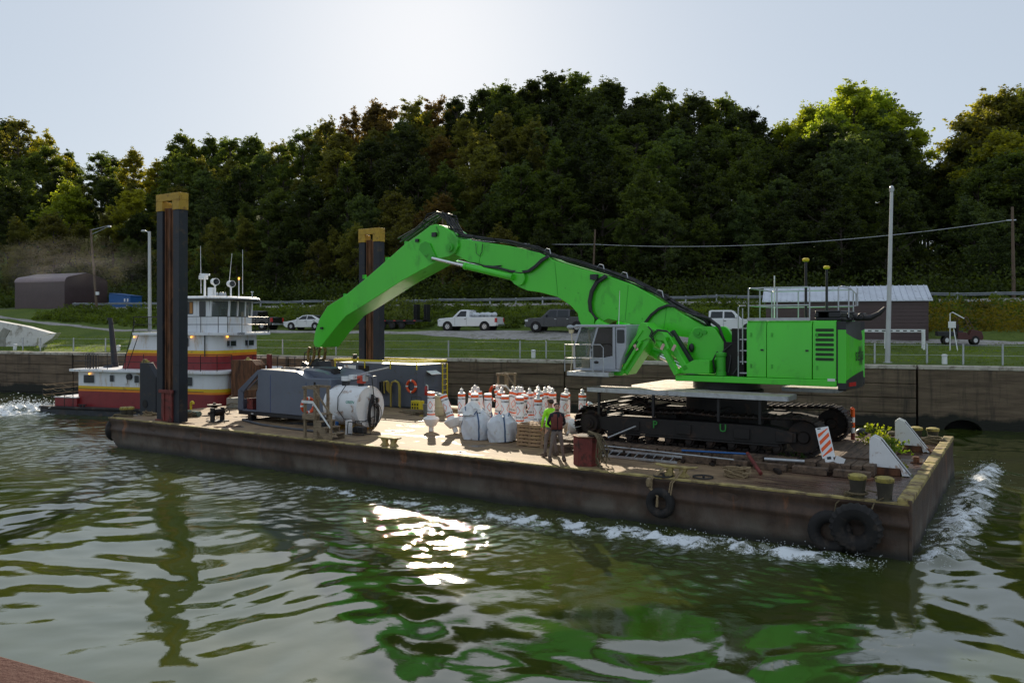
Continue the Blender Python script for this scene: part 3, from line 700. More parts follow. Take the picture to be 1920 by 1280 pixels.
for i in range(na):
    for j in range(nb): q = i*(nb+1)+j; F.append((q, q+1, q+nb+2, q+nb+1))
mb = MB(); mb.add(V, F); mb.build('deck', m_deck, barge)
mb = MB(); n_seg = 90
for i in range(n_seg):
    a = BL*i/n_seg; b = BL*(i+1)/n_seg; z = .012+.004*math.sin(i*.9)
    mb.box(a, b, -.055+.008*math.sin(i*1.7), .16+.03*math.sin(i*.8)+.02*math.sin(i*2.1), DECK-.03, DECK+z)
mb.build('deck_edge', m_edge, barge)
mb = MB()
for i in range(26):
    a = BWD*i/26; b = BWD*(i+1)/26-.01; e = .015*math.sin(i*2.2)
    mb.box(BL-.27+e, BL+.05, a, b, DECK-.02, DECK+.13+e)
mb.build('end_coaming', m_edge, barge, bevel=.03)
mb = MB(); mb.box(BL-.03, BL+.06, -.04, .05, -.6, DECK+.1); mb.build('corner_post', m_side, barge, bevel=.03)
# ---- tyres hung on the hull
def tyre(u, v, w, Ro, r, axis, label, lug=.18):
    t = thing('tyre_fender', label, 'tyre', (u, v, w), BG, None); mb = MB(); mb.torus((u, v, w), axis, Ro, r, 44, 12, lug); mb.build('tread', m_rubber, t)
    mb = MB(); mb.torus((u, v, w), axis, Ro-r*.55, r*.52, 36, 8); mb.build('bead', m_rubber, t); return t
ty = A(1604, 988, -.35); t_bow = tyre(ty[0], -.30, ty[1]-.02, .40, .19, (-.05, 1, .1), 'large lugged truck tyre hanging nearest the right corner of the barge')
ty2 = A(1556, 995, -.2); tyre(ty2[0], -.20, ty2[1]-.02, .38, .15, (0, 1, .0), 'worn dark tyre hung just left of the large lugged tyre', .05)
ty3 = A(1237, 943, -.2); tyre(ty3[0], -.16, ty3[1], .30, .12, (0, 1, 0), 'small old tyre tied by rope below the long deck cleat', .05)
ty4 = A(212, 808, -.1); tyre(-.12, .35, ty4[1], .36, .17, (1, .25, 0), 'bent tyre fender lashed to the left end corner of the barge', .1)
# ---- bollards
def bollard(u, v, label, h=.52, r=.19, cap=True):
    t = thing('bollard', label, 'bollard', (u, v, DECK), BG, 'mooring bollards on the barge deck'); mb = MB(); mb.lathe((u, v, DECK), [(r*1.15, 0), (r*.80, .03), (r*.86, h*.4), (r*1.02, h-.1)], 20); mb.build('post', M('bollard_post', (.045, .038, .026), .7, var=.4, bump=.4, dirt=.3, dcol=(.10, .09, .04), dscale=4) if 'bollard_post' not in bpy.data.materials else bpy.data.materials['bollard_post'], t)
    mb = MB(); mb.lathe((u, v, DECK), [(r*1.03, h-.1), (r*1.12, h-.07), (r*1.12, h), (r*.7, h+.03), (0.01, h+.03)], 20); mb.build('cap', m_bollard, t)
for (px, py, lb, h, r, c) in ((1608, 932, 'left one of the two rusty bollards at the near right corner, rope tied', .55, .2, 1), (1659, 938, 'right one of the two rusty bollards at the near right corner', .55, .2, 1),
    (1718, 822, 'yellow topped bollard at the far right corner, left of its pair', .42, .2, 0), (1749, 824, 'yellow topped bollard at the far right corner, right of its pair', .42, .2, 0)):
    u, v = D(px, py); bollard(u, min(v, 12.6), lb, h, r, bool(c))
for px, lb in ((229, 'yellow bollard at the left end of the barge, left of its pair'), (243, 'yellow bollard at the left end of the barge, right of its pair')):
    u, v = D(px, 783); u, v = D(px, 780); bollard(max(u, .25), v, lb, .42, .19, False)
# ---- cleats, rings
def cleat(px, py, label, lenn=1.0):
    u, v = D(px, py); v = max(v, .3); t = thing('deck_cleat', label, 'cleat', (u, v, DECK), BG, 'deck cleats'); mb = MB()
    for s in (-1, 1): mb.loft([rr(u+s*.22, v, DECK+.01, .15, .10), rr(u+s*.19, v, DECK+.12, .08, .06), rr(u+s*.22, v, DECK+.26, .12, .08)])
    mb.build('foot', m_edge, t)
    mb = MB(); h = lenn/2; mb.prism([(u-h, DECK+.33), (u-h, DECK+.29), (u-.32, DECK+.24), (u+.32, DECK+.24), (u+h, DECK+.29), (u+h, DECK+.33), (u+.3, DECK+.305), (u-.3, DECK+.305)], v-.09, v+.09); mb.build('horn', m_edge, t, bevel=.02)
def rr(u, v, w, a, b): return [(u-a, v-b, w), (u+a, v-b, w), (u+a, v+b, w), (u-a, v+b, w)]
cleat(730, 836, 'flat topped yellow worn cleat on the near deck edge below the white tank'); cleat(1268, 893, 'long cleat on the near deck edge with ropes to a hanging tyre', 1.25)
for px, py, lb in ((1243, 893, 'flat steel ring lying on deck left of the long cleat'), (1318, 896, 'flat steel ring lying on deck right of the long cleat')):
    u, v = D(px, py); mb = MB(); mb.torus((u, v, DECK+.035), (0, 0, 1), .27, .022, 30, 6); mb.ball((u+.02, v, DECK+.04), .04); solo('deck_ring', mb, m_dark, lb, 'steel ring', (u, v, DECK), group='steel rings on deck')
def coil(name, u, v, w, Rr, n, r, mat, label, seed, hh=.2):
    rs_ = random.Random(seed); mb = MB()
    for k in range(n):
        a = rs_.uniform(0, 6.28); q = rs_.uniform(.55, 1.05)*Rr; tl = (rs_.gauss(0, .10), rs_.gauss(0, .10)); cu, cv = u+rs_.gauss(0, Rr*.15), v+rs_.gauss(0, Rr*.15); z = w+r+hh*k/n
        mb.tube([(cu+q*math.cos(a+t), cv+q*.9*math.sin(a+t), max(w+r*.8, z+tl[0]*math.cos(t)*q*2+tl[1]*math.sin(t)*q*2)) for t in [i*.35 for i in range(rs_.randint(13, 19))]], r, 6)
    return solo(name, mb, mat, label, 'rope', (u, v, w))
u, v = D(1379, 893); coil('rope_coil', u, v, DECK, .34, 11, .024, m_rope, 'tan rope coiled in a heap on the near deck', 3, .22)
u, v = D(345, 782); coil('rope_heap', u, v+.2, DECK, .42, 7, .02, m_drope, 'loose dark rope lying by the foot of the near spud', 4, .12)
u, v = D(280, 778); coil('rope_heap', u, v, DECK, .4, 6, .022, m_rope, 'slack tan rope between yellow bollards and the near spud', 5, .12)
u, v = D(1742, 830); coil('rope_heap', u, min(v, 12), DECK, .55, 8, .03, m_drope, 'old rope heap in front of the far corner bollards', 6, .16)
# ropes from the cleat round its tyre, and from bollards to the big tyre
cu, cv = D(1268, 893); cv = max(cv, .3)
mb = MB()
for o in (-.28, -.22, -.17): mb.tube([(cu-.1+o*.3, cv, DECK+.26), (cu-.25+o*.6, cv-.2, DECK+.15), (cu-.36+o, -.10, DECK-.05), (cu-.42+o*.6, -.16, DECK-.3), (ty3[0]+o*.2, -.26, ty3[1]+.2), (ty3[0]+o*.3, -.24, ty3[1]-.1)], .022, 6)
for o in (0, .06): mb.tube([(cu+.25, cv, DECK+.26), (cu+.12+o, cv-.2, DECK+.1), (cu+.02+o, -.12, DECK-.1), (ty3[0]+.25+o, -.2, ty3[1]+.22)], .02, 6)
mb.ball((cu-.6, -.17, DECK-.14), .09, 8, (1, 1, 1.6)); solo('tyre_rope', mb, m_rope, 'knotted tan ropes running from the long cleat down to the small tyre', 'rope', (cu, 0, DECK))
b1 = D(1608, 932); b2 = D(1659, 938); mb = MB()
mb.tube([(b1[0], b1[1]-.2, DECK+.1), (b1[0]-.25, .1, DECK+.05), (b1[0]-.45, -.1, DECK-.15), (b1[0]-.5, -.14, DECK-.6)], .018, 6); mb.tube([(b2[0], b2[1]-.2, DECK+.1), (b2[0]-.2, -.05, DECK-.03), (ty[0]+.35, -.42, ty[1]+.42)], .018, 6)
mb.tube([(b1[0]+.2, b1[1], DECK+.2), (b1[0]+.6, b1[1]+.05, DECK+.14), (b2[0]-.2, b2[1], DECK+.12)], .018, 6)
mb.torus((b1[0], b1[1], DECK+.12), (0, 0, 1), .22, .03, 20, 6); mb.ball((b1[0]-.25, .12, DECK+.08), .07, 8)
solo('tyre_line', mb, m_drope, 'dark line tied round the corner bollards and down to the large tyre', 'rope', (b1[0], 0, DECK))
mb = MB(); mb.tube([(.5, 1, DECK+.15), (.1, .2, DECK+.1), (-.1, .1, DECK-.1), (-.25, .3, ty4[1]+.35)], .05, 6); mb.tube([(.9, .6, DECK+.05), (.25, .1, DECK+.12), (-.12, .3, DECK-.2)], .04, 6)
solo('tyre_line', mb, m_drope, 'thick rope lashing the tyre to the left end of the barge', 'rope', (0, 0, DECK))

# ================================================================ SPUDS
def spud(u0, v0, top, label, sw=1.62, dv=.42, base=DECK, cap=.75):
    t = thing('spud_post', label, 'spud', (u0, v0, base), BG, 'tall steel spuds')
    for a in (u0, u0+sw-.42):
        mb = MB(); mb.box(a, a+.42, v0+.05, v0+dv-.03, base, top-cap); mb.box(a, a+.42, v0, v0+.05, base, top-cap); mb.box(a, a+.42, v0+dv-.03, v0+dv+.02, base, top-cap)
        for z in (base+2.5, base+5.4, top-2): mb.box(a-.008, a+.428, v0-.01, v0+.0, z, z+.05)
        mb.build('casing', m_navy, t, bevel=.012)
    mb = MB(); a, b = u0+.47, u0+sw-.47; mb.box(a, a+.06, v0+.08, v0+dv+.15, .2, top-.62); mb.box(b-.06, b, v0+.08, v0+dv+.15, .2, top-.62)
    mb.box(a+.06, b-.06, v0+.16, v0+.22, .2, top-.62); mb.box((a+b)/2-.04, (a+b)/2+.04, v0+.1, v0+.16, .2, top-.7); mb.build('spud_beam', m_rust, t, bevel=.01)
    mb = MB(); mb.box(u0-.03, u0+sw+.03, v0-.03, v0+.11, top-.33, top); mb.box(u0-.03, u0+.45, v0-.03, v0+dv+.04, top-cap, top-.33); mb.box(u0+sw-.45, u0+sw+.03, v0-.03, v0+dv+.04, top-cap, top-.33)
    mb.box(u0+sw-.12, u0+sw+.03, v0+.11, v0+dv+.04, top-.33, top); mb.box(u0-.03, u0+.1, v0+.11, v0+dv+.04, top-.33, top); mb.build('cap', m_capyel, t, bevel=.015)
    mb = MB(); mb.box(u0-.06, u0+.5, v0-.07, v0+dv+.3, base, base+.05); mb.box(u0+.4, u0+sw-.4, v0-.05, v0+.04, base, base+1.25); mb.box(u0+.55, u0+.66, v0-.09, v0-.05, base, base+1.3); mb.box(u0+sw-.5, u0+sw-.4, v0-.09, v0-.05, base, base+1.3)
    mb.box(u0+.3, u0+sw-.3, v0-.12, v0-.05, base+1.25, base+1.4); mb.build('guide_shoe', m_redrust, t, bevel=.01); return t
sp_u, sp_top = A(294, 366, .55); spud(sp_u, .55, sp_top, 'tall navy steel spud with yellow cap at the near left of the barge')
s2u, s2top = A(673, 430, 12.0); spud(s2u, 12.0, s2top, 'tall steel spud with yellow cap behind the slate blue deck house', 1.5, .42)
# gusseted navy stand left of the near spud
q = 2.0; P1 = AL([(262, 776), (262, 680), (277, 680), (292, 707), (292, 776)], q)
t = thing('spud_stand', 'dark navy gusseted plate stand with a round hole behind the near spud', 'steel stand', (P1[0][0], q, DECK)); P1 = [(a, max(b, DECK)) for a, b in P1]
mb = MB(); mb.prism(P1, q, q+.3); mb.build('plate', m_navy, t, bevel=.02)
hc = A(272, 757, q); mb = MB(); mb.cyl((hc[0], q-.02, hc[1]), (hc[0], q+.004, hc[1]), .2, .2, 20); mb.build('hole', m_inside, t)  # dark disc stands for the shade in the hole
mb = MB(); mb.box(P1[1][0]+.1, P1[1][0]+.4, q+.03, q+.27, P1[1][1], P1[1][1]+.09); mb.box(P1[1][0]+.15, P1[1][0]+.35, q+.06, q+.2, P1[1][1]+.09, P1[1][1]+.17); mb.build('top_fitting', m_bollard, t)
# winch by the spud
u, v = D(408, 790); t = thing('deck_winch', 'small dark winch with cables standing right of the near spud', 'winch', (u, v, DECK))
mb = MB(); mb.box(u-.12, u+.12, v-.3, v-.22, DECK, DECK+.62); mb.box(u-.12, u+.12, v+.2, v+.28, DECK, DECK+.62); mb.box(u-.35, u+.35, v-.35, v+.35, DECK, DECK+.05); mb.build('frame', m_dark, t)
mb = MB(); mb.cyl((u, v-.22, DECK+.42), (u, v+.2, DECK+.42), .17, None, 16); mb.cyl((u, v-.4, DECK+.42), (u, v+.5, DECK+.42), .03); mb.torus((u, v+.5, DECK+.42), (0, 1, 0), .16, .02, 16, 5); mb.build('drum', m_track, t)
mb = MB()
for k in range(3): mb.tube([(u, v, DECK+.4+.05*k), (u-.7, v+.6, DECK+.2), (u-1.6-.2*k, v+1.5, DECK+.03), (u-1.2, v+.9-.3*k, DECK+.03), (u+.4, v-.5, DECK+.03)], .012, 5)
mb.build('cable', m_dark, t)
u, v = D(402, 775); t = thing('capstan', 'dark spool shaped capstan behind the small winch', 'capstan', (u, v, DECK)); mb = MB(); mb.lathe((u, v, DECK), [(.3, 0), (.3, .06), (.16, .12), (.14, .32), (.34, .38), (.34, .44), (.05, .44)], 18); mb.build('drum', m_track, t)
mb = MB(); mb.cyl((u, v, DECK+.44), (u, v, DECK+.52), .07); mb.build('spindle', m_dark, t)
u, v = D(358, 768); mb = MB(); mb.tube([(u, v, DECK), (u, v, DECK+.3), (u+.02, v, DECK+.38), (u+.12, v, DECK+.42), (u+.2, v, DECK+.38), (u+.2, v, DECK+.3)], .055, 10); solo('gooseneck_vent', mb, m_safety, 'yellow bent vent pipe on deck right of the near spud', 'vent pipe', (u, v, DECK))
mb = MB(); u, v = D(338, 778); mb.cyl((u+.4, v+.2, DECK+.12), (u+1.3, v+.1, DECK+.12), .13, .13, 14); solo('green_canister', mb, M('grey_green_cloth', (.12, .17, .14), .7, bump=.5), 'grey green roll lying on deck right of the near spud', 'roll', (u, v, DECK))

# ================================================================ EXCAVATOR
EXU, EXV = 27.0, 6.2; MT = DECK+.31
ex = thing('material_handler', 'huge bright green tracked material handler with long boom and raised cab', 'excavator', (EXU, EXV, MT))
def loop_pts(u0, u1, wc, r, sag=.06):
    pts = []; n = 14
    for i in range(n+1): a = R(90+180*i/n); pts.append((u0+r*math.cos(a), wc+r*math.sin(a)))
    for i in range(n+1): a = R(-90+180*i/n); pts.append((u1+r*math.cos(a), wc+r*math.sin(a)))
    m = 20
    for i in range(1, m): s = i/m; pts.append((u1+(u0-u1)*s, wc+r-sag*math.sin(math.pi*s)*abs(math.sin(math.pi*s*2))*1.0-.02*math.sin(math.pi*s)))
    return pts
def resample(pts, step):
    out = []; L = []; pts = pts+[pts[0]]
    for a, b in zip(pts, pts[1:]): L.append(math.hypot(b[0]-a[0], b[1]-a[1]))
    T = sum(L); n = round(T/step); st_ = T/n; k = 0; acc = 0
    for i in range(n):
        d = i*st_
        while acc+L[k] < d: acc += L[k]; k += 1
        f = (d-acc)/L[k]; a, b = pts[k], pts[k+1]
        out.append((a[0]+(b[0]-a[0])*f, a[1]+(b[1]-a[1])*f, math.atan2(b[1]-a[1], b[0]-a[0])))
    return out
RW = .56; TU0, TU1 = 22.98, 30.08
for tv in (3.72, 7.78):
    mb = MB()
    for (a, b, an) in resample(loop_pts(TU0, TU1, MT+RW, RW), .235):
        k = mb.mark(); mb.box(-.108, .108, tv, tv+.86, -.035, .0); mb.box(-.02, .02, tv, tv+.86, -.075, -.035) ; mb.box(-.09, .09, tv+.30, tv+.56, 0, .07)
        mb.xf(k, Matrix.Translation((a, 0, b)) @ Matrix.Rotation(-an, 4, 'Y'))
    mb.build('track_shoes', m_track, ex)
    mb = MB(); a, b = TU0+.25, TU1-.2; mb.prism([(a, MT+.42), (a, MT+.76), (a+.5, MT+.84), (b-.9, MT+.84), (b, MT+.70), (b, MT+.4), (b-.6, MT+.3), (a+.4, MT+.3)], tv+.12, tv+.74)
    for uu in (24.3, 26.1, 28.0, 29.3): mb.box(uu, uu+.5, tv+.07, tv+.12, MT+.40, MT+.72)
    mb.box(a+.3, b-.5, tv+.05, tv+.12, MT+.24, MT+.30); mb.build('track_frame', m_tframe, ex, bevel=.015)
    mb = MB(); mb.cyl((TU0, tv+.16, MT+RW), (TU0, tv+.7, MT+RW), RW-.12, None, 28); mb.cyl((TU0, tv+.0, MT+RW), (TU0, tv+.16, MT+RW), .30, .36, 24); mb.cyl((TU0, tv-.06, MT+RW), (TU0, tv, MT+RW), .17, .2, 20); mb.cyl((TU0, tv-.09, MT+RW), (TU0, tv-.06, MT+RW), .09, .1, 16)
    for k in range(15): an = k*2*math.pi/15; n0 = mb.mark(); mb.box(-.05, .05, tv+.3, tv+.52, RW-.16, RW-.03); mb.xf(n0, Matrix.Translation((TU0, 0, MT+RW)) @ Matrix.Rotation(an, 4, 'Y'))
    mb.build('sprocket', m_track, ex)
    mb = MB(); mb.cyl((TU1, tv+.25, MT+RW), (TU1, tv+.6, MT+RW), RW-.08, None, 28); mb.cyl((TU1, tv+.18, MT+RW), (TU1, tv+.25, MT+RW), .16, .2, 20); mb.build('idler', m_track, ex)
    for k in range(9):
        uu = TU0+.75+k*.70; mb = MB(); mb.cyl((uu, tv+.16, MT+.20), (uu, tv+.68, MT+.20), .16, None, 18); mb.cyl((uu, tv+.08, MT+.20), (uu, tv+.16, MT+.20), .10, .12, 14); mb.build('roller', m_track, ex)
mb = MB(); mb.box(25.0, 28.9, 4.75, 7.6, MT+.35, MT+.95)
for s in (4.5, 7.5):
    mb.box(25.2, 25.9, s-.15, s+.5, MT+.5, MT+1.0); mb.box(28.0, 28.7, s-.15, s+.5, MT+.5, MT+1.0)
mb.cyl((EXU, EXV, MT+.95), (EXU, EXV, MT+1.55), 1.35, 1.35, 32); mb.build('carbody', m_tframe, ex, bevel=.02)
mb = MB(); mb.cyl((EXU, EXV, MT+1.6), (EXU, EXV, 3.86), 1.15, 1.1, 40); mb.torus((EXU, EXV, MT+1.72), (0, 0, 1), 1.2, .06, 40, 8); mb.build('slewing_ring', m_dark, ex)
# walkways round the undercarriage
def grating(name, u0, u1, v0, v1, w, fas='both'):
    mb = MB(); mb.box(u0, u1, v0, v1, w-.03, w); mb.cur = 1; h = .13
    mb.box(u0, u1, v0-.03, v0-.002, w-h, w+.01); mb.box(u0-.03, u0-.002, v0, v1, w-h, w+.01); mb.box(u1+.002, u1+.03, v0, v1, w-h, w+.01); mb.box(u0, u1, v1+.002, v1+.03, w-h, w+.01)
    k = u0+.5
    while k < u1: mb.box(k, k+.06, v0, v1, w-.12, w-.032); k += .9
    mb.build(name, [m_grate, m_galv], ex)
wlk = A(1102, 722, 3.5)[1]
grating('walkway', A(1102, 722, 3.5)[0], A(1476, 742, 3.5)[0], 3.5, 4.55, 3.46)
lit_plate = [D(1184, 721.5, 3.46), D(1250, 711.5, 3.46), D(1310, 711.5, 3.46), (27.0, 4.57), (24.2, 4.57)]  # plate cut to the sunlit triangle that the house's shadow leaves on the walkway
mb = MB(); mb.plan(lit_plate, 3.42, 3.46); mb.build('walkway', m_grate, ex); grating('walkway', 28.6, A(1572, 728, 7.6)[0], 7.4, 8.9, 3.46)
for uu in (23.3, 25.3, 27.5, 28.8): mb = MB(); mb.box(uu, uu+.08, 3.7, 3.78, MT+.9, 3.32); mb.box(uu, uu+.08, 3.781, 5.2, MT+1.2, MT+1.28); mb.build('walkway_bracket', m_dark, ex)
mb = MB()
for k in range(6): mb.box(22.35+k*.14, 22.6+k*.14, 6.3, 7.2, MT+.55+k*.17, MT+.58+k*.17)
mb.box(22.3, 23.3, 6.26, 6.3, MT+.5, MT+.56); mb.build('access_steps', m_track, ex)
mb = MB()
for s, (px, py) in (('P', (1224, 797)), ('U', (1352, 804))):
    V, F = text_geo(s, .34); a, b = A(px, py, 3.6); mb.add([(a+x, 3.775, b+y) for x, y in V], F)
mb.build('paint_mark', M('green_chalk', (.02, .20, .03), .7), ex)

# upper deck frame and house
HV0, HV1 = 4.6, 7.9; hb = 3.74; hd = 3.95; HT = A(1480, 601, HV0)[1]
uL = A(1267, 706, HV0)[0]; uP = A(1400, 650, HV0)[0]; uH = A(1568.5, 650, HV0)[0]
mb = MB(); mb.prism([(uL, hd-.02), (uL, hd-.22), (uL+.35, hb), (uH, hb), (uH, hd)], HV0-.04, HV1+.04); mb.build('deck_frame', m_green, ex, bevel=.02)
x1, x2 = A(1437, 650, HV0)[0], A(1523, 650, HV0)[0]
ch = .16
def panel(a, b, name='side_panel', m=m_green):
    mb = MB(); mb.loft([[(a, HV0, hd+.004), (a, HV0, HT-ch), (a, HV0+.10, HT), (a, HV1-.10, HT), (a, HV1, HT-ch), (a, HV1, hd+.004)], [(b, HV0, hd+.004), (b, HV0, HT-ch), (b, HV0+.10, HT), (b, HV1-.10, HT), (b, HV1, HT-ch), (b, HV1, hd+.004)]])
    return mb.build(name, m, ex, bevel=.012)
panel(uP, x1-.008); panel(x1+.008, x2-.012); pl = panel(x2+.012, uH-.012, 'engine_panel')
lv0, lv1 = A(1529, 650, HV0)[0], A(1563.5, 650, HV0)[0]; lt, lbm = A(1545, 614, HV0)[1], A(1545, 678, HV0)[1]; ls = (lt-lbm)/7
mb = MB()
for k in range(7): z = lbm+k*ls; mb.prism(rrect(lv0, lv1, z+.03, z+ls-.03, .03), HV0-.008, HV0+.05)
for k in range(28):
    a = lv0+(lv1-lv0)*(k+.5)/28
o = mb.build('louvre', M('louvre_mesh', (.015, .05, .012), .6, bump=.8, bscale=90), pl)
for a in (uP+.12, x1+.15, x2+.12):
    for z in (hd+.3, HT-.5): mb = MB(); mb.box(a, a+.05, HV0-.02, HV0+.0, z, z+.12); mb.build('hinge', m_green2, ex)
for a in (x1-.18, x2-.2): mb = MB(); mb.box(a, a+.09, HV0-.022, HV0-.001, hd+.85, hd+.9); mb.build('latch', m_black, ex)
mb = MB(); mb.box(uH-.01, uH+.03, HV0+.03, HV1-.03, hb+.02, HT-.02); mb.build('seam', m_black, ex)
# counterweight: chamfered near corner and a curved back, green between black bands
def cwplan(g=0.0, back=0.0):
    pts = [(uH+.035, HV0+.02+g), (uH+.27, HV0+.02+g)]; um = A(1624, 660, HV1-.35)[0]-.20
    for i in range(13): t = i/12; pts.append((um-back+.34*math.sin(math.pi*(.12+.80*t))-.06, HV0+.13+g+(HV1-HV0-.26-2*g)*t))
    pts += [(uH+.27, HV1-.02-g), (uH+.035, HV1-.02-g)]; return pts
zb, zt = hb-.12, HT-.02
levels = [zb, zb+.30, zb+.46, HT-.42, HT-.30, zt]
mb = MB(); mb.cur = 1; mb.plan(cwplan(.02, .06), zb, zb+.05, cwplan(0, .0)); mb.build('counterweight_foot', [m_green, m_black], ex)
pc = cwplan(); n_ = len(pc)
def lower(i): v_ = pc[i][1]; t = (v_-HV0)/(HV1-HV0); return zb+.24+.30*math.sin(math.pi*min(max(t*1.0, 0), 1))**.8*(1 if 1 < i < n_-2 else .0)
def upper(i): v_ = pc[i][1]; t = (v_-HV0)/(HV1-HV0); return HT-.28-.34*math.sin(math.pi*min(max(t, 0), 1))**.8*(1 if 1 < i < n_-2 else .0)
ringz = [[(a, b, zb+.05) for a, b in pc], [(a, b, lower(i)) for i, (a, b) in enumerate(pc)], [(a-(.03 if 1 < i < n_-2 else 0), b, upper(i)) for i, (a, b) in enumerate(pc)], [(a-(.10 if 1 < i < n_-2 else 0), b, zt) for i, (a, b) in enumerate(pc)]]
mb = MB(); fs = []
vv = [p for r_ in ringz for p in r_]
for k in range(3):
    mb.cur = 0
    o0 = len(mb.v)
    mb.cur = 1 if k in (0, 2) else 0
    mb.add(ringz[k]+ringz[k+1], [(i, (i+1) % n_, n_+(i+1) % n_, n_+i) for i in range(n_)])
mb.cur = 1; mb.add(ringz[3], [tuple(range(n_))]); mb.add(ringz[0], [tuple(range(n_-1, -1, -1))])
cw = mb.build('counterweight', [m_green, m_black], ex)
# lettering follows the curved back
def back_u(v_, z):
    for i in range(2, n_-3):
        if pc[i][1] <= v_ <= pc[i+1][1]:
            f = (v_-pc[i][1])/(pc[i+1][1]-pc[i][1]); a = pc[i][0]+(pc[i+1][0]-pc[i][0])*f; return a-.015*(z-zb)/1.0+.012
    return pc[3][0]
mb = MB(); zc = (lower(8)+upper(8))/2-.02; cur = HV0+.85
for chh, sc, wd in (('S', .30, .22), ('E', .30, .21), ('N', .66, .19), ('N', .66, .19), ('E', .30, .21), ('B', .30, .22), ('O', .30, .24), ('G', .30, .24), ('E', .30, .21), ('N', .30, .24)):
    V, F = text_geo(chh, sc*1.25); sxk = .9 if sc < .5 else .42
    mb.add([(back_u(cur+wd/2+x*sxk, zc+y)+.006, cur+wd/2+x*sxk, zc+y) for x, y in V], F); cur += wd
mb.build('lettering', m_text, cw, smooth=False)
mb = MB(); a = pc[3]; mb.loft([[(back_u(v_, zb+.25)+.012-.02*k, v_, z_) for v_, z_ in ((HV0+.35, zb+.12), (HV0+.85, zb+.12), (HV0+.85, zb+.24), (HV0+.35, zb+.24))] for k in (0, 1)]); mb.build('tail_light', m_taill, cw)
mb = MB(); a, b = A(1560, 712, HV0); mb.box(a-.12, a+.1, HV0-.05, HV0-.043, b-.04, b+.04); mb.build('warning_plate', m_white, ex)
# top box, exhaust, intake
a, b = A(1528, 590, HV0+.15)[0], A(1576, 590, HV0+.15)[0]; bt = A(1550, 582, HV0+.15)[1]
mb = MB(); mb.box(a, b, HV0+.15, HV1-.6, HT+.002, HT+.09); mb.box(a, b, HV0+.15, HV1-.6, bt-.05, bt); mb.box(a, a+.1, HV0+.15, HV1-.6, HT+.09, bt-.05); mb.box(b-.35, b, HV0+.15, HV1-.6, HT+.09, bt-.05); mb.box(a+.1, b-.35, HV0+1.2, HV1-.6, HT+.09, bt-.05); mb.build('air_intake_box', m_black, ex, bevel=.025)
mb = MB(); u0 = b+.05
mb.cyl((u0+.2, HV0+1.0, HT+.12), (u0+.55, HV0+1.0, HT+.12), .11, .11, 16); mb.torus((u0+.15, HV0+.6, HT+.13), (.3, 1, 0), .10, .025, 20, 6); mb.torus((u0+.45, HV0+.6, HT+.13), (.3, 1, 0), .08, .025, 20, 6)
mb.tube([(u0+.3, HV0+.7, HT+.08), (u0+.7, HV0+.7, HT+.08), (u0+.95, HV0+.75, HT+.22), (u0+1.1, HV0+.78, HT+.38)], [.09, .09, .07, .05], 12); mb.build('exhaust', m_dark, ex)
# roof guard rails
def rail(pts_list, r=.022, name='guard_rail', m=m_galv, parent=ex):
    mb = MB()
    for p in pts_list: mb.tube(p, r, 7)
    return mb.build(name, m, parent)
RT = A(1410, 541, HV0+.3)[1]
for vv_, a, b in ((HV0+.1, uP+.03, A(1518, 560, HV0+.1)[0]), (HV1-.4, uP+.03, A(1600, 560, HV1-.4)[0])):
    L = [[(a, vv_, HT), (a, vv_, RT-.04), (a+.05, vv_, RT), (b-.05, vv_, RT), (b, vv_, RT-.04), (b, vv_, HT)], [(a, vv_, HT+.48), (b, vv_, HT+.48)]]; k = a+.9
    while k < b-.4: L.append([(k, vv_, HT), (k, vv_, RT)]); k += .95
    rail(L)
rail([[(uP+.03, HV0+.1, RT), (uP+.03, HV1-.4, RT)], [(uP+.03, HV0+.1, HT+.48), (uP+.03, HV1-.4, HT+.48)], [(uP+.03, 6, HT), (uP+.03, 6, RT)]])
g1, g2 = A(1572, 560, HV0+.6)[0], A(1605, 560, HV0+.6)[0]
rail([[(g1, HV0+.6, HT), (g1, HV0+.6, RT-.02), (g1+.1, HV0+.6, RT+.02), (g2-.15, HV0+.6, RT-.06), (g2, HV0+.6, RT-.22), (g2, HV0+.6, HT+.45), (g1, HV0+.6, HT+.45)], [(g1+.3, HV0+.6, HT+.1), (g1+.3, HV0+.6, RT)], [(g1+.55, HV0+.6, HT+.45), (g1+.55, HV0+.6, RT-.05)]])
mb = MB(); mb.box(uP, A(1518, 600, HV0)[0], HV0+.02, HV0+.06, HT+.0, HT+.09); mb.build('toe_board', m_galv, ex)
lu0, lu1 = A(1384, 600, HV0-.02)[0], A(1392, 600, HV0-.02)[0]
rail([[(lu0, HV0, hd), (lu0, HV0, HT+.42), (lu0+.06, HV0, HT+.48), (lu1+.1, HV0, HT+.48)], [(lu1, HV0, hd+.4), (lu1, HV0, HT+.40)]], .02, 'ladder_rail')
for k in range(5):
    z = hd+.1+k*.36; mb = MB(); mb.box(lu0+.02, uP-.01, HV0+.05, HV0+.45, z, z+.035); mb.build('step', m_galv, ex)
for px, y0, y1, vv_, lb in ((1511, 491, 598, HV0+.5, 0), (1550, 505, 575, HV1-.6, 0)):
    a, b = A(px, y0, vv_); mb = MB(); mb.cyl((a, vv_, HT), (a, vv_, b), .045, .04, 10); o = mb.build('antenna_mast', m_dark, ex)
    mb = MB(); mb.lathe((a, vv_, b), [(.05, 0), (.10, .03), (.11, .09), (.06, .12), (.01, .12)], 16); mb.build('antenna', m_safety, o)
a, b = A(1452, 517, HV0+.8); mb = MB(); mb.cyl((a, HV0+.8, HT), (a, HV0+.8, b), .022, .02, 8); mb.build('light_mast', m_white, ex)
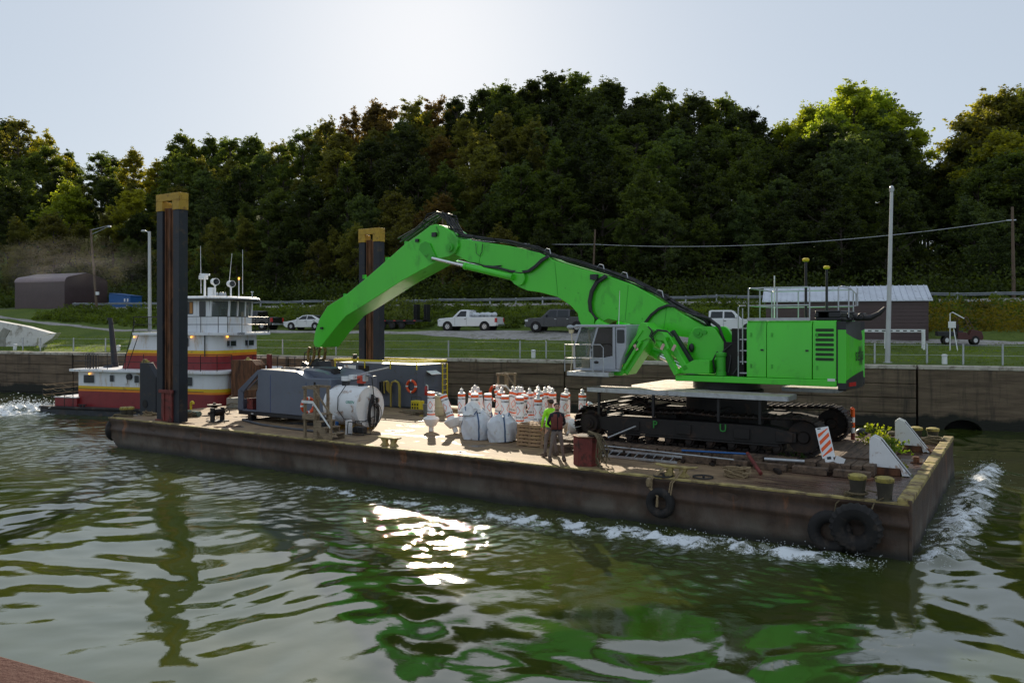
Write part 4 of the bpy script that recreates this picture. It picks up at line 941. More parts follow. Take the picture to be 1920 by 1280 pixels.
# pump drum and front boxes
P1 = AL([(1272, 700), (1273, 690), (1300, 675), (1330, 675), (1330, 700)], HV0); P1 = [(x, max(y, hd+.003)) for x, y in P1]
mb = MB(); mb.prism(P1, HV0, HV0+.9); mb.build('tool_box', m_green, ex, bevel=.015)
a, b = A(1352, 700, HV0+.3); dt = A(1352, 660, HV0+.3)[1]; mb = MB(); mb.lathe((a, HV0+.3, hd), [(.17, .0), (.17, .10), (.15, .12), (.15, dt-hd-.15), (.18, dt-hd-.12), (.18, dt-hd-.03), (.1, dt-hd), (.01, dt-hd)], 18); mb.build('slew_motor', m_green2, ex)
rail([[(a-.2, HV0+.3, hd+.1), (a-.24, HV0+.2, hd+.5), (a-.1, HV0+.25, dt+.02)], [(a+.25, HV0+.3, hd+.1), (a+.3, HV0+.4, hd+.6), (a+.15, HV0+.5, dt+.2)], [(a+.05, HV0+.3, dt), (a+.3, HV0+.4, dt+.25), (a+.6, HV0+.6, dt+.3)], [(a+.4, HV0+.3, hd+.05), (a+.6, HV0+.4, hd+.4), (a+.45, HV0+.6, hd+.9)]], .03, 'hydraulic_hose', m_hose)
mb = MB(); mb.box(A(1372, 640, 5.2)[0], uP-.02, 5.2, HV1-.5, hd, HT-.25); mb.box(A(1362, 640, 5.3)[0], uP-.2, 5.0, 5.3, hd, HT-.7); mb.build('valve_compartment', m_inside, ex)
# boom bracket plates
BV0, BV1 = 5.72, 6.68
bp_ = [(1287, 655), (1291, 630), (1300, 615), (1308, 612), (1334, 612), (1341, 617), (1348, 628), (1368, 660), (1376, 702), (1275, 702), (1276, 690), (1290, 672)]
for vv_ in (BV0-.32, BV1+.10):
    Pp = [(x, max(y, hd+.002)) for x, y in AL(bp_, BV0-.32)]; mb = MB(); mb.prism(Pp, vv_, vv_+.22); mb.build('boom_bracket', m_green, ex, bevel=.015)
a, b = A(1309, 624, BV0-.32); mb = MB(); mb.cyl((a, BV0-.36, b), (a, BV1+.34, b), .165, None, 24); mb.cyl((a, BV0-.40, b), (a, BV0-.36, b), .07, None, 16); mb.cyl((a+.24, BV0-.38, b+.03), (a+.24, BV0-.32, b+.03), .075, None, 14); mb.build('boom_pin', m_green2, ex)
mb = MB(); mb.ball((A(1297, 652, BV0-.4)[0], BV0-.42, A(1297, 652, BV0-.4)[1]), .10, 10, (1, 1, 1.6)); mb.build('work_lamp', m_black, ex)
# boom and arm: plate boxes between two faces
boomp = [(838, 452), (848, 447), (872, 449), (955, 461), (1010, 474), (1040, 489), (1090, 504), (1140, 518), (1184, 533), (1227, 556), (1250, 571), (1280, 589), (1322, 612), (1328, 622), (1322, 632), (1308, 638), (1292, 633), (1262, 629), (1200, 611), (1172, 605), (1140, 598),
         (1124, 606), (1108, 612), (1094, 610), (1085, 601), (1083, 588), (1070, 573), (1046, 557), (1012, 548), (990, 545), (972, 538), (955, 524), (935, 510), (905, 500), (880, 492), (862, 482), (846, 474), (838, 464)]
boom = MB(); BP = AL(boomp, BV0); boom.prism(BP, BV0, BV1); bo = boom.build('boom', m_green, ex, bevel=.02)
mb = MB()
def boss(px, py, r, v0, v1, n=26): a, b = A(px, py, BV0); mb.cyl((a, v0, b), (a, v1, b), r, None, n)
boss(975, 521, .30, BV0-.14, BV1+.14); boss(961, 519, .13, BV0-.2, BV0-.14, 14); mb.build('cylinder_boss', m_green, bo); mb = MB(); boss(1104, 600, .30, BV0-.14, BV1+.14); boss(1113, 611, .14, BV0-.2, BV0-.14, 14); mb.build('cylinder_boss', m_green, bo)
mb = MB()
for (x0, y0), (x1, y1) in (((905, 453), (898, 498)), ((1040, 489), (1046, 557)), ((1178, 532), (1172, 604)), ((1250, 573), (1244, 624))):
    a, b = A(x0, y0+2, BV0), A(x1, y1-3, BV0); mb.tube([(a[0], BV0-.004, a[1]), (b[0], BV0-.004, b[1])], .012, 4)
for k in range(9): a, b = A(1060+24*k, 540+9.5*k, BV0); mb.box(a-.02, a+.02, BV0-.012, BV0, b-.02, b+.02)
mb.build('weld_seam', m_green2, bo)
armp = [(587, 643), (590, 622), (598, 598), (613, 574), (650, 551), (700, 509), (758, 458), (784, 440), (806, 423), (816, 420), (829, 423), (845, 434), (856, 449), (858, 462), (852, 474), (841, 481), (825, 484), (815, 492), (753, 526), (672, 578), (648, 592), (622, 622), (600, 651), (590, 650)]
AV0, AV1 = BV0-.02, BV1+.02
AP = AL(armp, AV0-.12); mb = MB(); mb.prism(AP, AV0-.10, AV1+.10); ar = mb.build('stick', m_green, ex, bevel=.02)
mb = MB()
for px, py, r, d in ((844, 464, .17, .1), (810, 484, .14, .12)):
    a, b = A(px, py, AV0-.12); mb.cyl((a, AV0-.1-d, b), (a, AV1+.1+d, b), r, None, 20); mb.cyl((a, AV0-.1-d-.03, b), (a, AV0-.1-d, b), r*.45, None, 12)
mb.prism(AL([(786, 468), (789, 458), (797, 453), (806, 456), (812, 470), (818, 482), (813, 489), (804, 488)], AV0-.15), AV0-.18, AV0-.10)
mb.build('stick_pin', m_green2, ar)
mb = MB()
for px, py in ((758, 457), (679, 520), (643, 555), (722, 487)): a, b = A(px, py, AV0); mb.box(a-.08, a+.08, AV0+.1, AV0+.2, b-.05, b+.12)
mb.build('lifting_lug', m_green2, ar)
mb = MB()
for px, py, s in ((815, 440, .11), (783, 451, .08), (604, 615, .06)): a, b = A(px, py, AV0-.12); mb.box(a-s, a+s, AV0-.2, AV0-.1, b-s*.8, b+s*.8)
a, b = A(1116, 520, BV0); mb.box(a-.14, a+.14, BV0-.16, BV0, b-.09, b+.11); mb.build('work_lamp', m_black, ex)
# stick cylinders (one each side of the boom) and boom cylinders
def ram(p0, p1, v, rb, rr_, frac, name):
    a = (p0[0], v, p0[1]); b = (p1[0], v, p1[1]); m_ = tuple(a[i]+(b[i]-a[i])*frac for i in range(3)); mb = MB(); mb.tube([a, m_], rb, 18); mb.cyl(tuple(m_[i]-(b[i]-a[i])*.03 for i in range(3)), m_, rb*1.15, None, 18); o = mb.build(name, m_green, ex)
    mb = MB(); mb.tube([m_, b], rr_, 14); mb.build('rod', m_chrome, o); return o
for v_ in (BV0-.25, BV1+.25): ram(A(962, 520, BV0-.2), A(812, 484, BV0-.2), v_, .13, .065, .58, 'stick_cylinder')
for v_ in (5.28, 7.1): ram(A(1120, 606, 5.3), A(1292, 694, 5.3), v_, .18, .10, .70, 'boom_cylinder')
# hose bundles on top of the boom and down its side
mb = MB(); topl = [(1335, 612), (1322, 600), (1280, 580), (1250, 561), (1227, 548), (1184, 527), (1140, 512), (1090, 497), (1040, 482), (1010, 469), (955, 456), (880, 446), (860, 440), (845, 415), (830, 403), (815, 412), (806, 418), (786, 434), (758, 453)]
tp = AL(topl, 6.2); rs_ = random.Random(5)
for k in range(9):
    v_ = 5.85+k*.085; off = rs_.uniform(-.03, .09); mb.tube([(a+rs_.gauss(0, .04), v_+rs_.gauss(0, .015), b+.02+off+rs_.gauss(0, .018)) for a, b in tp], .034, 6)
mb.build('hose_bundle', m_hose, ex)
mb = MB()
for i in range(0, len(tp)-6):
    for s in (.25, .75): a = tp[i][0]*(1-s)+tp[i+1][0]*s; b = tp[i][1]*(1-s)+tp[i+1][1]*s; (mb.box(a-.04, a+.04, 5.8+.2*(i % 2), 6.6-.15*(i % 3), b+.06+.02*(i % 3), b+.11+.03*(i % 2)) if (i*7+int(s*4)) % 3 else None)
mb.build('hose_clamp', m_tframe, ex)
mb = MB()
for i in (3, 5, 6, 8): a, b = tp[i]; mb.tube([(a, 5.9, b+.05), (a-.05, 5.9, b+.28), (a-.25, 6.0, b+.33), (a-.5, 6.1, b+.12)], .02, 6)
mb.build('looped_hose', m_galv, ex)
mb = MB(); jl = AL([(800, 428), (812, 405), (830, 400), (845, 405), (852, 430), (868, 446)], 6.2)
for k in range(12):
    t = k/11*(len(jl)-1); i = min(int(t), len(jl)-2); f = t-i; a = jl[i][0]*(1-f)+jl[i+1][0]*f; b = jl[i][1]*(1-f)+jl[i+1][1]*f; mb.box(a-.015, a+.015, 5.75, 6.65, b+.01, b+.05)
mb.tube([(a, 5.8, b+.03) for a, b in jl], .025, 6); mb.tube([(a, 6.6, b+.03) for a, b in jl], .025, 6); mb.build('hose_guard', m_dark, ex)
def sidehose(pts, v=BV0-.06, r=.045, n=2, name='side_hose'):
    mb = MB()
    for k in range(n): mb.tube([(a+.05*k, v-.03*k, b-.03*k) for a, b in AL(pts, v)], r, 7)
    mb.build(name, m_hose, ex)
sidehose([(1135, 516), (1118, 527), (1108, 545), (1104, 565), (1106, 582), (1113, 592), (1124, 601), (1140, 609), (1160, 612)], n=3)
sidehose([(1265, 574), (1250, 572), (1235, 578), (1220, 590), (1208, 606), (1196, 617), (1183, 625)], n=2, r=.035)
sidehose([(1027, 479), (1014, 487), (1003, 498), (990, 507), (975, 509), (955, 507), (930, 500), (905, 498)], n=3, r=.032); sidehose([(940, 498), (915, 500), (890, 493), (880, 492)], n=1, r=.025)
sidehose([(892, 456), (893, 475), (899, 480), (904, 472), (905, 458)], n=1, r=.012); sidehose([(818, 425), (822, 436), (820, 442)], n=1, r=.012, v=AV0-.14)
mb = MB()
for k in range(8): v_ = 5.55+k*.1; mb.tube([(a, v_+rs_.gauss(0, .03), b+rs_.gauss(0, .02)) for a, b in AL([(1300, 590), (1330, 597), (1348, 612), (1356, 635), (1366, 655), (1385, 668)], v_)], .045, 6)
mb.build('foot_hoses', m_hose, ex)
# ---- raised cab on its parallel linkage
CV0, CV1 = 4.05, 5.30
def bar(p, q, wd, v0, v1, m=m_green, name='cab_link'):
    a = Vector(A(*p, v0)); b = Vector(A(*q, v0)); d = (b-a).normalized(); nrm = Vector((-d.y, d.x))*wd/2; mb = MB()
    mb.prism([tuple(a+nrm), tuple(b+nrm), tuple(b-nrm), tuple(a-nrm)], v0, v1); return mb.build(name, m, ex, bevel=.02)
bar((1170, 698), (1213, 632), .30, 4.35, 5.1); bar((1163, 676), (1203, 618), .11, 4.25, 4.35); bar((1168, 692), (1200, 640), .10, 4.2, 4.3)
mb = MB(); mb.prism(AL([(1197, 611), (1203, 604), (1210, 605), (1217, 614), (1240, 622), (1249, 632), (1246, 640), (1228, 637), (1212, 636), (1198, 642), (1190, 636)], 4.3), 4.3, 5.1); mb.build('link_elbow', m_green, ex, bevel=.02)
bar((1232, 634), (1268, 702), .17, 4.35, 4.6); bar((1250, 632), (1287, 694), .20, 4.6, 5.1); bar((1244, 634), (1252, 655), .09, 4.25, 4.34)
bar((1256, 622), (1294, 682), .26, 5.0, 5.2, m_black, 'cable_chain')
mb = MB()
for k, (px, py) in enumerate(((1192, 651), (1240, 650), (1259, 652))):
    a, b = A(px, py, 4.2); n0 = mb.mark(); mb.box(a-.05, a+.05, 4.20+.1*k, 4.21+.1*k, b-.11, b+.11); mb.rot(n0, R((-32, 28, 28)[k]), 'Y', (a, 0, b))
mb.build('reflector', M('reflector_pink', (.7, .45, .42), .4), ex)
sidehose([(1215, 612), (1222, 620), (1218, 630), (1226, 640), (1222, 628), (1232, 618), (1250, 620), (1260, 630)], v=4.22, r=.022, n=2)
mb = MB(); mb.prism(AL([(1147, 703), (1147, 696), (1160, 695), (1162, 676), (1169, 672), (1170, 700), (1166, 704)], 4.3), 4.25, 5.2); mb.build('cab_mount', m_green, ex, bevel=.01)
a, b = A(1165, 682, 4.25); mb = MB(); mb.box(a-.05, a+.06, 4.238, 4.247, b-.1, b+.08); mb.build('warning_sticker', m_safety, ex)
cf = AL([(1079, 692), (1074, 655), (1088, 611.5), (1174, 610), (1174, 650), (1160, 691)], CV0)
cab_b = cf[0][1]; cab_t = cf[2][1]
# cab shell: pillars and panels, open where the glass is
cabo = MB(); cabo.box(cf[0][0], cf[5][0], CV0, CV1, cab_b-.03, cab_b+.05); cab = cabo.build('cab', m_cabgrey, ex)
ct0, ct1 = A(1086, 611, CV0)[0], A(1174, 611, CV0)[0]
mb = MB(); mb.plan([(ct0-.12, CV0-.03), (ct1, CV0-.03), (ct1, CV1+.03), (ct0-.12, CV1+.03)], cab_t-.04, cab_t+.06); mb.build('cab_roof', m_cabgrey, cab, bevel=.03)
def cpil(p, q, w_, vv_, name='pillar'):
    a = Vector(A(*p, CV0)); b = Vector(A(*q, CV0)); d = (b-a).normalized(); nrm = Vector((-d.y, d.x))*w_/2; mb = MB()
    mb.prism([tuple(a+nrm), tuple(b+nrm), tuple(b-nrm), tuple(a-nrm)], vv_, vv_+.06); mb.build(name, m_cabgrey, cab)
for vv_ in (CV0, CV1-.06): cpil((1077, 692), (1076, 650), .07, vv_); cpil((1076, 650), (1089, 612), .07, vv_); cpil((1108, 690), (1107, 658), .06, vv_); cpil((1107, 660), (1121, 612), .07, vv_)
d0, d1 = A(1108, 650, CV0)[0], A(1151, 650, CV0)[0]; dz = A(1130, 672, CV0)[1]
mb = MB(); mb.prism(AL([(1109, 692), (1108, 673), (1130, 671), (1149, 667), (1149, 614), (1153, 612), (1154, 692)], CV0-.02), CV0-.035, CV0+.02); dr = mb.build('door', m_cabgrey, cab)
mb = MB(); mb.prism(AL([(1110, 672), (1109, 660), (1122, 615), (1148, 615), (1149, 666), (1136, 670)], CV0-.02), CV0-.028, CV0-.01); mb.build('door_glass', m_tint, dr)
mb = MB(); a, b = A(1118, 679, CV0-.04); mb.ball((a, CV0-.04, b), .095, 14, (1, .15, .55)); mb.build('door_emblem', m_black, dr)
mb = MB(); a, b = A(1110, 651, CV0-.04); mb.box(a-.02, a+.05, CV0-.06, CV0-.035, b-.06, b+.04); mb.build('door_handle', m_black, dr)
mb = MB(); mb.prism(AL([(1155, 692), (1154, 612), (1174, 611), (1174, 651), (1167, 668), (1161, 692)], CV0), CV0, CV1); mb.build('rear_panel', m_cabgrey, cab, bevel=.02)
mb = MB(); q = AL([(1157, 643), (1171, 618)], CV0); mb.prism(rrect(q[0][0], q[1][0], q[0][1], q[1][1], .04), CV0-.012, CV0+.01); mb.build('rear_window', m_glass, cab)
mb = MB(); mb.prism(AL([(1080, 690), (1077, 652), (1090, 614), (1119, 614), (1106, 660), (1108, 690)], CV0), CV0+.02, CV0+.03); mb.build('side_glass', m_clear, cab)
mb = MB(); q = AL([(1078, 690), (1074, 652), (1087, 613)], CV0); mb.loft([[(q[i][0], v_, q[i][1]) for i in range(3)]+[(q[i][0]+.01, v_, q[i][1]) for i in (2, 1, 0)] for v_ in (CV0+.07, CV1-.07)]); mb.build('windscreen', m_clear, cab)
mb = MB(); q = AL([(1110, 690), (1109, 660), (1122, 615), (1150, 614), (1154, 690)], CV0); mb.prism(q, CV1-.03, CV1-.02); mb.build('far_glass', m_tint, cab)
s0 = A(1128, 690, CV0)[0]; mb = MB(); mb.box(s0, s0+.5, CV0+.35, CV1-.35, cab_b+.3, cab_b+.45); n0 = mb.mark(); mb.box(s0+.4, s0+.55, CV0+.35, CV1-.35, cab_b+.4, cab_b+1.15); mb.rot(n0, R(8), 'Y', (s0+.45, 0, cab_b+.4)); mb.box(s0+.45, s0+.6, CV0+.5, CV1-.5, cab_b+1.15, cab_b+1.4); mb.build('operator_seat', m_black, cab, bevel=.04)
mb = MB(); mb.box(s0-.1, s0+.3, CV0+.12, CV0+.3, cab_b+.35, cab_b+.55); mb.cyl((s0-.05, CV0+.2, cab_b+.55), (s0-.08, CV0+.2, cab_b+.8), .025); mb.cyl((s0-.45, 4.7, cab_b), (s0-.4, 4.7, cab_b+.8), .03); mb.build('control_console', m_black, cab)
mb = MB(); mb.box(s0-.9, s0-.6, CV0+.2, CV0+.5, cab_b+.05, cab_b+.35); mb.tube([(s0-.62, CV0+.2, cab_b+1.4), (s0-.55, CV0+.25, cab_b+.9), (s0-.66, CV0+.25, cab_b+.5)], .04); mb.build('cab_clutter', m_beige, cab)
pp = AL([(1063, 703), (1063, 696), (1136, 696), (1141, 703)], CV0-.45)
mb = MB(); pz = pp[1][1]; mb.box(pp[0][0], pp[3][0], CV0-.45, CV0-.02, pz-.14, pz); mb.box(pp[0][0], cf[0][0]+.1, CV0-.02, CV1, pz-.14, pz); mb.build('cab_platform', m_galv, ex)
fl = AL([(1059, 646), (1126, 646), (1131, 652), (1131, 692), (1059, 671), (1131, 671), (1063, 692)], CV0-.42); v_ = CV0-.42
rail([[(fl[0][0], CV1, fl[0][1]), (fl[0][0], v_, fl[0][1]), (fl[1][0], v_, fl[1][1]), (fl[2][0], v_, fl[2][1]), (fl[3][0], v_, pz)], [(fl[4][0], CV1, fl[4][1]), (fl[4][0], v_, fl[4][1]), (fl[5][0], v_, fl[5][1])], [(fl[0][0], v_, pz), (fl[0][0], v_, fl[0][1])], [(fl[0][0], CV1, pz), (fl[0][0], CV1, fl[0][1])], [(fl[0][0]+1.1, v_, pz), (fl[0][0]+1.1, v_, fl[0][1])]], .017, 'cab_rail')
mb = MB(); a, b = A(1068, 613, CV0-.1); mb.ball((a, CV0-.05, b), .13, 12, (1.1, .7, .6)); mb.tube([(a+.05, CV0-.05, b+.02), (a+.5, CV0, b+.05)], .02); mb.build('camera_lamp', m_cabgrey, ex)
mb = MB(); mb.loft([rr(a+.05, CV0-.05, b-.10, .09, .05), rr(a+.03, CV0-.05, b-.22, .06, .04)]); mb.tube([(a+.05, CV0-.05, b-.2), (a+.12, CV0-.1, b-.9), (a+.1, CV0-.2, pz)], .018); mb.build('mirror', m_cream, ex)
a, b = A(1162, 545, CV0+.4); mb = MB(); mb.cyl((a-.04, CV0+.4, cab_t), (a, CV0+.4, b), .012, .008, 6); mb.build('whip_antenna', m_white, ex)
# tip link, hanging shackles and the slate blue clamp they hold
sh = A(594, 650, 6.2); mb = MB()
for vv_ in (5.85, 6.55):
    mb.tube([(sh[0]-.1, vv_, sh[1]-.02), (sh[0]-.22, vv_, sh[1]-.25), (sh[0]-.2, vv_, sh[1]-.6), (sh[0]-.02, vv_, sh[1]-.85), (sh[0]+.15, vv_, sh[1]-.55), (sh[0]+.22, vv_, sh[1]-.2), (sh[0]+.15, vv_, sh[1])], .07, 8)
mb.build('shackle', M('greasy_gold', (.22, .13, .03), .5, .3, var=.3, dirt=.4, dcol=(.03, .02, .015), dscale=6), ex)
mb = MB(); mb.prism([(sh[0]-.75, sh[1]-1.15), (sh[0]-.6, sh[1]-.7), (sh[0]-.2, sh[1]-.85), (sh[0], sh[1]-.55), (sh[0]+.2, sh[1]-.85), (sh[0]+.5, sh[1]-.65), (sh[0]+.75, sh[1]-1.2), (sh[0]+.3, sh[1]-1.5), (sh[0]-.4, sh[1]-1.5)], 5.8, 6.6); mb.cyl((sh[0], 5.6, sh[1]-1.0), (sh[0], 6.8, sh[1]-1.0), .12); mb.build('grapple_head', m_dark, ex, bevel=.02)
mb = MB()
for k in (-.2, 0, .2): mb.tube([(sh[0]-.1, 6.2+k, sh[1]-.05), (sh[0]-.5, 6.1+k, sh[1]-.3), (sh[0]-.55, 6.1+k, sh[1]-.7), (sh[0]-.3, 6.2+k, sh[1]-1.0)], .025, 6)
mb.build('grapple_hose', m_hose, ex)

# ---- timber mats under the tracks
m0, m1, mv0, mv1 = 21.6, 32.0, 3.25, 9.35; k = 0; uu = m0
mats = thing('timber_mat', 'thick dark timber mats laid under the tracks of the excavator', 'timber mats', (m0, mv0, DECK))
mb = MB()
while uu < m1:
    w_ = rnd.uniform(.28, .34); e = rnd.uniform(-.2, .1); n0 = mb.mark(); mb.box(uu, uu+w_-.015, mv0+e, mv1+e*.6, DECK+.02, DECK+.29+rnd.uniform(0, .02)); mb.rot(n0, R(rnd.uniform(-.5, .5)), 'Z', (uu, 6, 0)); uu += w_
mb.build('beams', m_mat, mats, bevel=.015)
mb = MB()
for k in range(9): a = 22.2+k*1.12; mb.box(a, a+.95, mv0-.55, mv0-.27, DECK+.01, DECK+.2)
mb.build('edge_beams', m_mat, mats, bevel=.01)

# ================================================================ TUG
def AT(px, py, v): return A(px, py, v, TG)
tug = thing('tugboat', 'red white and yellow tugboat with tall wheelhouse pushing the barge at left', 'tugboat', (8, 3.7, 0), TG)
def hullplan(g, L=16.6, Wd=7.4): return [(g*.3, g), (L-2.2, g)]+[(L-2.2+2.0*math.sin(R(a)), g+2.0-2.0*math.cos(R(a))) for a in (20, 40, 60)]+[(L-g*.3, 2.4), (L-g*.3, Wd-2.4)]+[(L-2.2+2.0*math.sin(R(a)), Wd-g-2.0+2.0*math.cos(R(a))) for a in (60, 40, 20)]+[(L-2.2, Wd-g), (g*.3, Wd-g)]
mb = MB(); mb.loft([[(a, b, -1) for a, b in hullplan(.35)], [(a, b, .12) for a, b in hullplan(.03)], [(a, b, .48) for a, b in hullplan(0)]]); mb.build('hull', m_hull, tug)
mb = MB(); mb.tube([(0, 0-.02, .40), (14.4, -.02, .44), (15.6, .4, .44)], .09, 8); mb.tube([(0, -.02, .40), (0, 7.4, .4)], .09, 8); mb.build('rubbing_strake', m_rubber, tug)
mb = MB(); P1 = [(.9, .3), (2.7, .3), (2.7, 7.1), (.9, 7.1)]; mb.plan(P1, .485, 1.02); mb.cur = 1; mb.plan([(.85, .25), (2.7, .25), (2.7, 7.15), (.85, 7.15)], 1.023, 1.08); mb.build('stern_bulwark', [m_tugred, m_tugwhite], tug, bevel=.01)
a0 = 2.62; c1 = AT(387, 700, .5)[0]
def cab_plan(u0, u1, v0, v1, r): return [(u0, v0), (u1-r, v0)]+[(u1-r+r*math.sin(R(a)), v0+r-r*math.cos(R(a))) for a in (15, 30, 45, 60, 75, 90)]+[(u1-r+r*math.sin(R(a)), v1-r+r*math.cos(R(a))) for a in (90, 75, 60, 45, 30, 15)]+[(u1-r, v1), (u0, v1)]
lp = cab_plan(a0, c1+1.0, .5, 6.9, .9)
m_bands = [m_tugred, m_orange, m_yellow, m_tugwhite]
def banded(name, plan0, ws, parent, plan1=None, bev=0):
    mb = MB(); p1 = plan1 or plan0; T_ = ws[-1][0]-ws[0][0]
    for k in range(len(ws)-1):
        mb.cur = ws[k][1]; f0 = (ws[k][0]-ws[0][0])/T_; f1 = (ws[k+1][0]-ws[0][0])/T_
        A0 = [(a*(1-f0)+c*f0, b*(1-f0)+d*f0, ws[k][0]) for (a, b), (c, d) in zip(plan0, p1)]; A1 = [(a*(1-f1)+c*f1, b*(1-f1)+d*f1, ws[k+1][0]) for (a, b), (c, d) in zip(plan0, p1)]
        n_ = len(A0); mb.add(A0+A1, [(i, (i+1) % n_, n_+(i+1) % n_, n_+i) for i in range(n_)])
    mb.add(A1, [tuple(range(n_))]); return mb.build(name, m_bands, parent)
LWR = banded('lower_cabin', lp, [(.485, 0), (1.47, 1), (1.60, 2), (1.80, 3), (2.70, 3)], tug)
mb = MB(); mb.plan([(a, b) for a, b in cab_plan(a0-.45, c1+1.2, .2, 7.2, .95)], 2.70, 2.86); mb.build('main_deck', m_tugwhite, tug, bevel=.02)
mb = MB(); mb.box(a0+.05, c1-.2, .485, .497, 1.615, 1.64); mb.build('rubbing_bar', m_dark, LWR)
def twin(px0, px1, py0, py1, v, parent, name='window', gm=None, r=.07, frame=True):
    a, b = AT(px0, py1, v); c, d = AT(px1, py0, v); mb = MB(); mb.prism(rrect(a-.04, c+.04, b-.04, d+.04, r), v-.03, v+.01); f = mb.build(name, m_galv, parent)
    mb = MB(); mb.prism(rrect(a, c, b, d, r*.8), v-.042, v-.02); mb.box((a+c)/2-.012, (a+c)/2+.012, v-.05, v-.042, b, d); mb.build('pane', gm or m_glass, f)
twin(158, 177, 703, 717, .5, LWR); twin(207, 214, 703, 715, .5, LWR); twin(253, 261, 704, 717, .5, LWR); twin(343, 361, 707, 723, .5, LWR)
mb = MB(); a, b = AT(244, 706, .5); mb.cyl((a, .35, b), (a, .5, b), .19, None, 18); mb.build('vent_cowl', m_black, LWR)
mb = MB(); a, b = AT(237, 715, .5); mb.prism([(a-.15, b-.1), (a+.12, b-.12), (a+.1, b+.1), (a+.02, b+.14), (a, b)], .42, .49); mb.build('scoop', m_tugwhite, LWR)
# second deck house, raked aft edge
P0 = cab_plan(AT(229, 694, 1.6)[0], AT(387, 690, 1.6)[0]+.75, 1.6, 6.1, .75); P1 = cab_plan(AT(250, 627, 1.6)[0], AT(387, 690, 1.6)[0]+.75, 1.6, 6.1, .75)
UPR = banded('upper_cabin', P0, [(2.865, 0), (3.71, 1), (3.88, 2), (4.06, 3), (4.99, 3)], tug, P1)
twin(338, 354, 633, 649, 1.6, UPR, gm=m_glass)
mb = MB(); mb.box(*sum([[AT(340, 640, 1.6)[0], AT(352, 640, 1.6)[0]], [1.54, 1.56], [AT(346, 642, 1.6)[1]-.06, AT(346, 636, 1.6)[1]]], [])); mb.build('curtain', m_curtain, UPR)
u2 = AT(387, 690, 1.6)[0]+.75
for v_ in (2.9, 4.7):
    mb = MB(); mb.box(u2-.02, u2+.22, v_-.32, v_+.32, 4.28, 4.70); o = mb.build('air_conditioner', m_cabgrey, UPR, bevel=.01); mb = MB(); mb.box(u2+.221, u2+.235, v_-.25, v_+.25, 4.33, 4.64); mb.box(u2+.02, u2+.2, v_-.34, v_-.321, 4.33, 4.64); mb.build('grille', m_glass, o)
mb = MB(); a = AT(386, 680, 1.6)[0]; mb.tube([(a, 1.5, 3.7), (a, 1.5, 4.99)], .035, 6); mb.build('drain_pipe', m_dark, UPR)
bd0 = AT(248, 625, 1.2)[0]
mb = MB(); mb.plan([(bd0, 1.2), (u2+.35, 1.2), (u2+.75, 1.7), (u2+.75, 6.0), (u2+.35, 6.5), (bd0, 6.5)], 4.995, 5.16); bd = mb.build('boat_deck', m_tugwhite, tug, bevel=.015)
V, F = text_geo('EXPRESS', .19); mb = MB(); mb.add([(u2+.757, 2.95+x, 5.08+y) for x, y in V], F); mb.build('name_lettering', m_text, bd, smooth=False)
# wheelhouse
w0, wt = 5.163, 7.36; pa, pb = AT(318, 600, 1.9)[0], AT(395, 600, 1.9)[0]
mb = MB(); base = [(pa, 1.9), (pb, 1.9), (pb+.75, 2.6), (pb+.75, 4.95), (pb, 5.7), (pa, 5.7)]; top = [(a+(.10 if a > pb+.1 else 0), b+(-.05 if b < 3 else .05)) for a, b in base]
zs = AT(395, 593, 1.9)[1]
mb.loft([[(a, b, w0) for a, b in base], [(a, b, zs) for a, b in base]]); wh = mb.build('wheelhouse', m_tugwhite, tug)
zt_ = wt-.12
mb = MB()
# upper walls: solid aft of the door, posts and glass forward
mb.box(pa, pb-.10, 1.9, 1.98, zs, zt_); mb.box(pa, pb-.1, 5.62, 5.7, zs, zt_); mb.box(pa, pa+.08, 1.98, 5.62, zs, zt_)
posts = [(pb-.05, 1.95), (pb+.75, 2.65), (pb+.78, 3.42), (pb+.78, 4.18), (pb+.75, 4.9), (pb-.05, 5.65)]
for a, b in posts: mb.loft([rr(a, b, zs, .05, .05), rr(a+.06, b, zt_, .05, .05)])
mb.plan([(pb-.12, 1.9), (pb, 1.9), (pb+.80, 2.6), (pb+.80, 4.95), (pb, 5.7), (pb-.12, 5.7)], zt_-.12, zt_+.0); mb.build('window_frame', m_tugwhite, wh)
for (a, b), (c, d) in zip(posts, posts[1:]):
    mb = MB(); mb.loft([[(a, b, zs), (c, d, zs), (c-.01, d+.01, zs), (a-.01, b+.01, zs)], [(a+.06, b, zt_-.12), (c+.06, d, zt_-.12), (c+.05, d+.01, zt_-.12), (a+.05, b+.01, zt_-.12)]]); mb.build('front_window', m_clear, wh)
mb = MB(); mb.box(pa+.1, pa+.16, 2.1, 5.5, w0, zt_); mb.box(pa+.5, pa+.9, 3, 4.2, zs, zs+.6); mb.box(pb-.1, pb+.4, 2.9, 4.8, w0, zs+.05); mb.box(pb-.5, pb-.2, 3.5, 4.0, w0, zs+.5); mb.build('interior_fittings', M('brown_interior', (.10, .05, .03), .7, var=.4), wh)
mb = MB(); mb.box(pb+.45, pb+.5, 4.2, 4.7, zs-.02, zs+.32); mb.build('chart_screen', m_beige, wh)
def tdoor(px0, px1, py0, py1, gx0, gx1, gy0, gy1, cu):
    a, b = AT(px0, py1, 1.9); c, d = AT(px1, py0, 1.9); mb = MB(); mb.box(a, c, 1.865, 1.9, w0+.02, d); o = mb.build('door', m_tugwhite, wh, bevel=.006)
    a, b = AT(gx0, gy1, 1.9); c, d = AT(gx1, gy0, 1.9); mb = MB(); mb.prism(rrect(a, c, b, d, .06), 1.85, 1.87); mb.build('door_window', m_glass, o)
    if cu: mb = MB(); mb.box((a+c)/2, c-.04, 1.842, 1.852, b+.05, d-.05); mb.build('curtain', m_curtain, o)
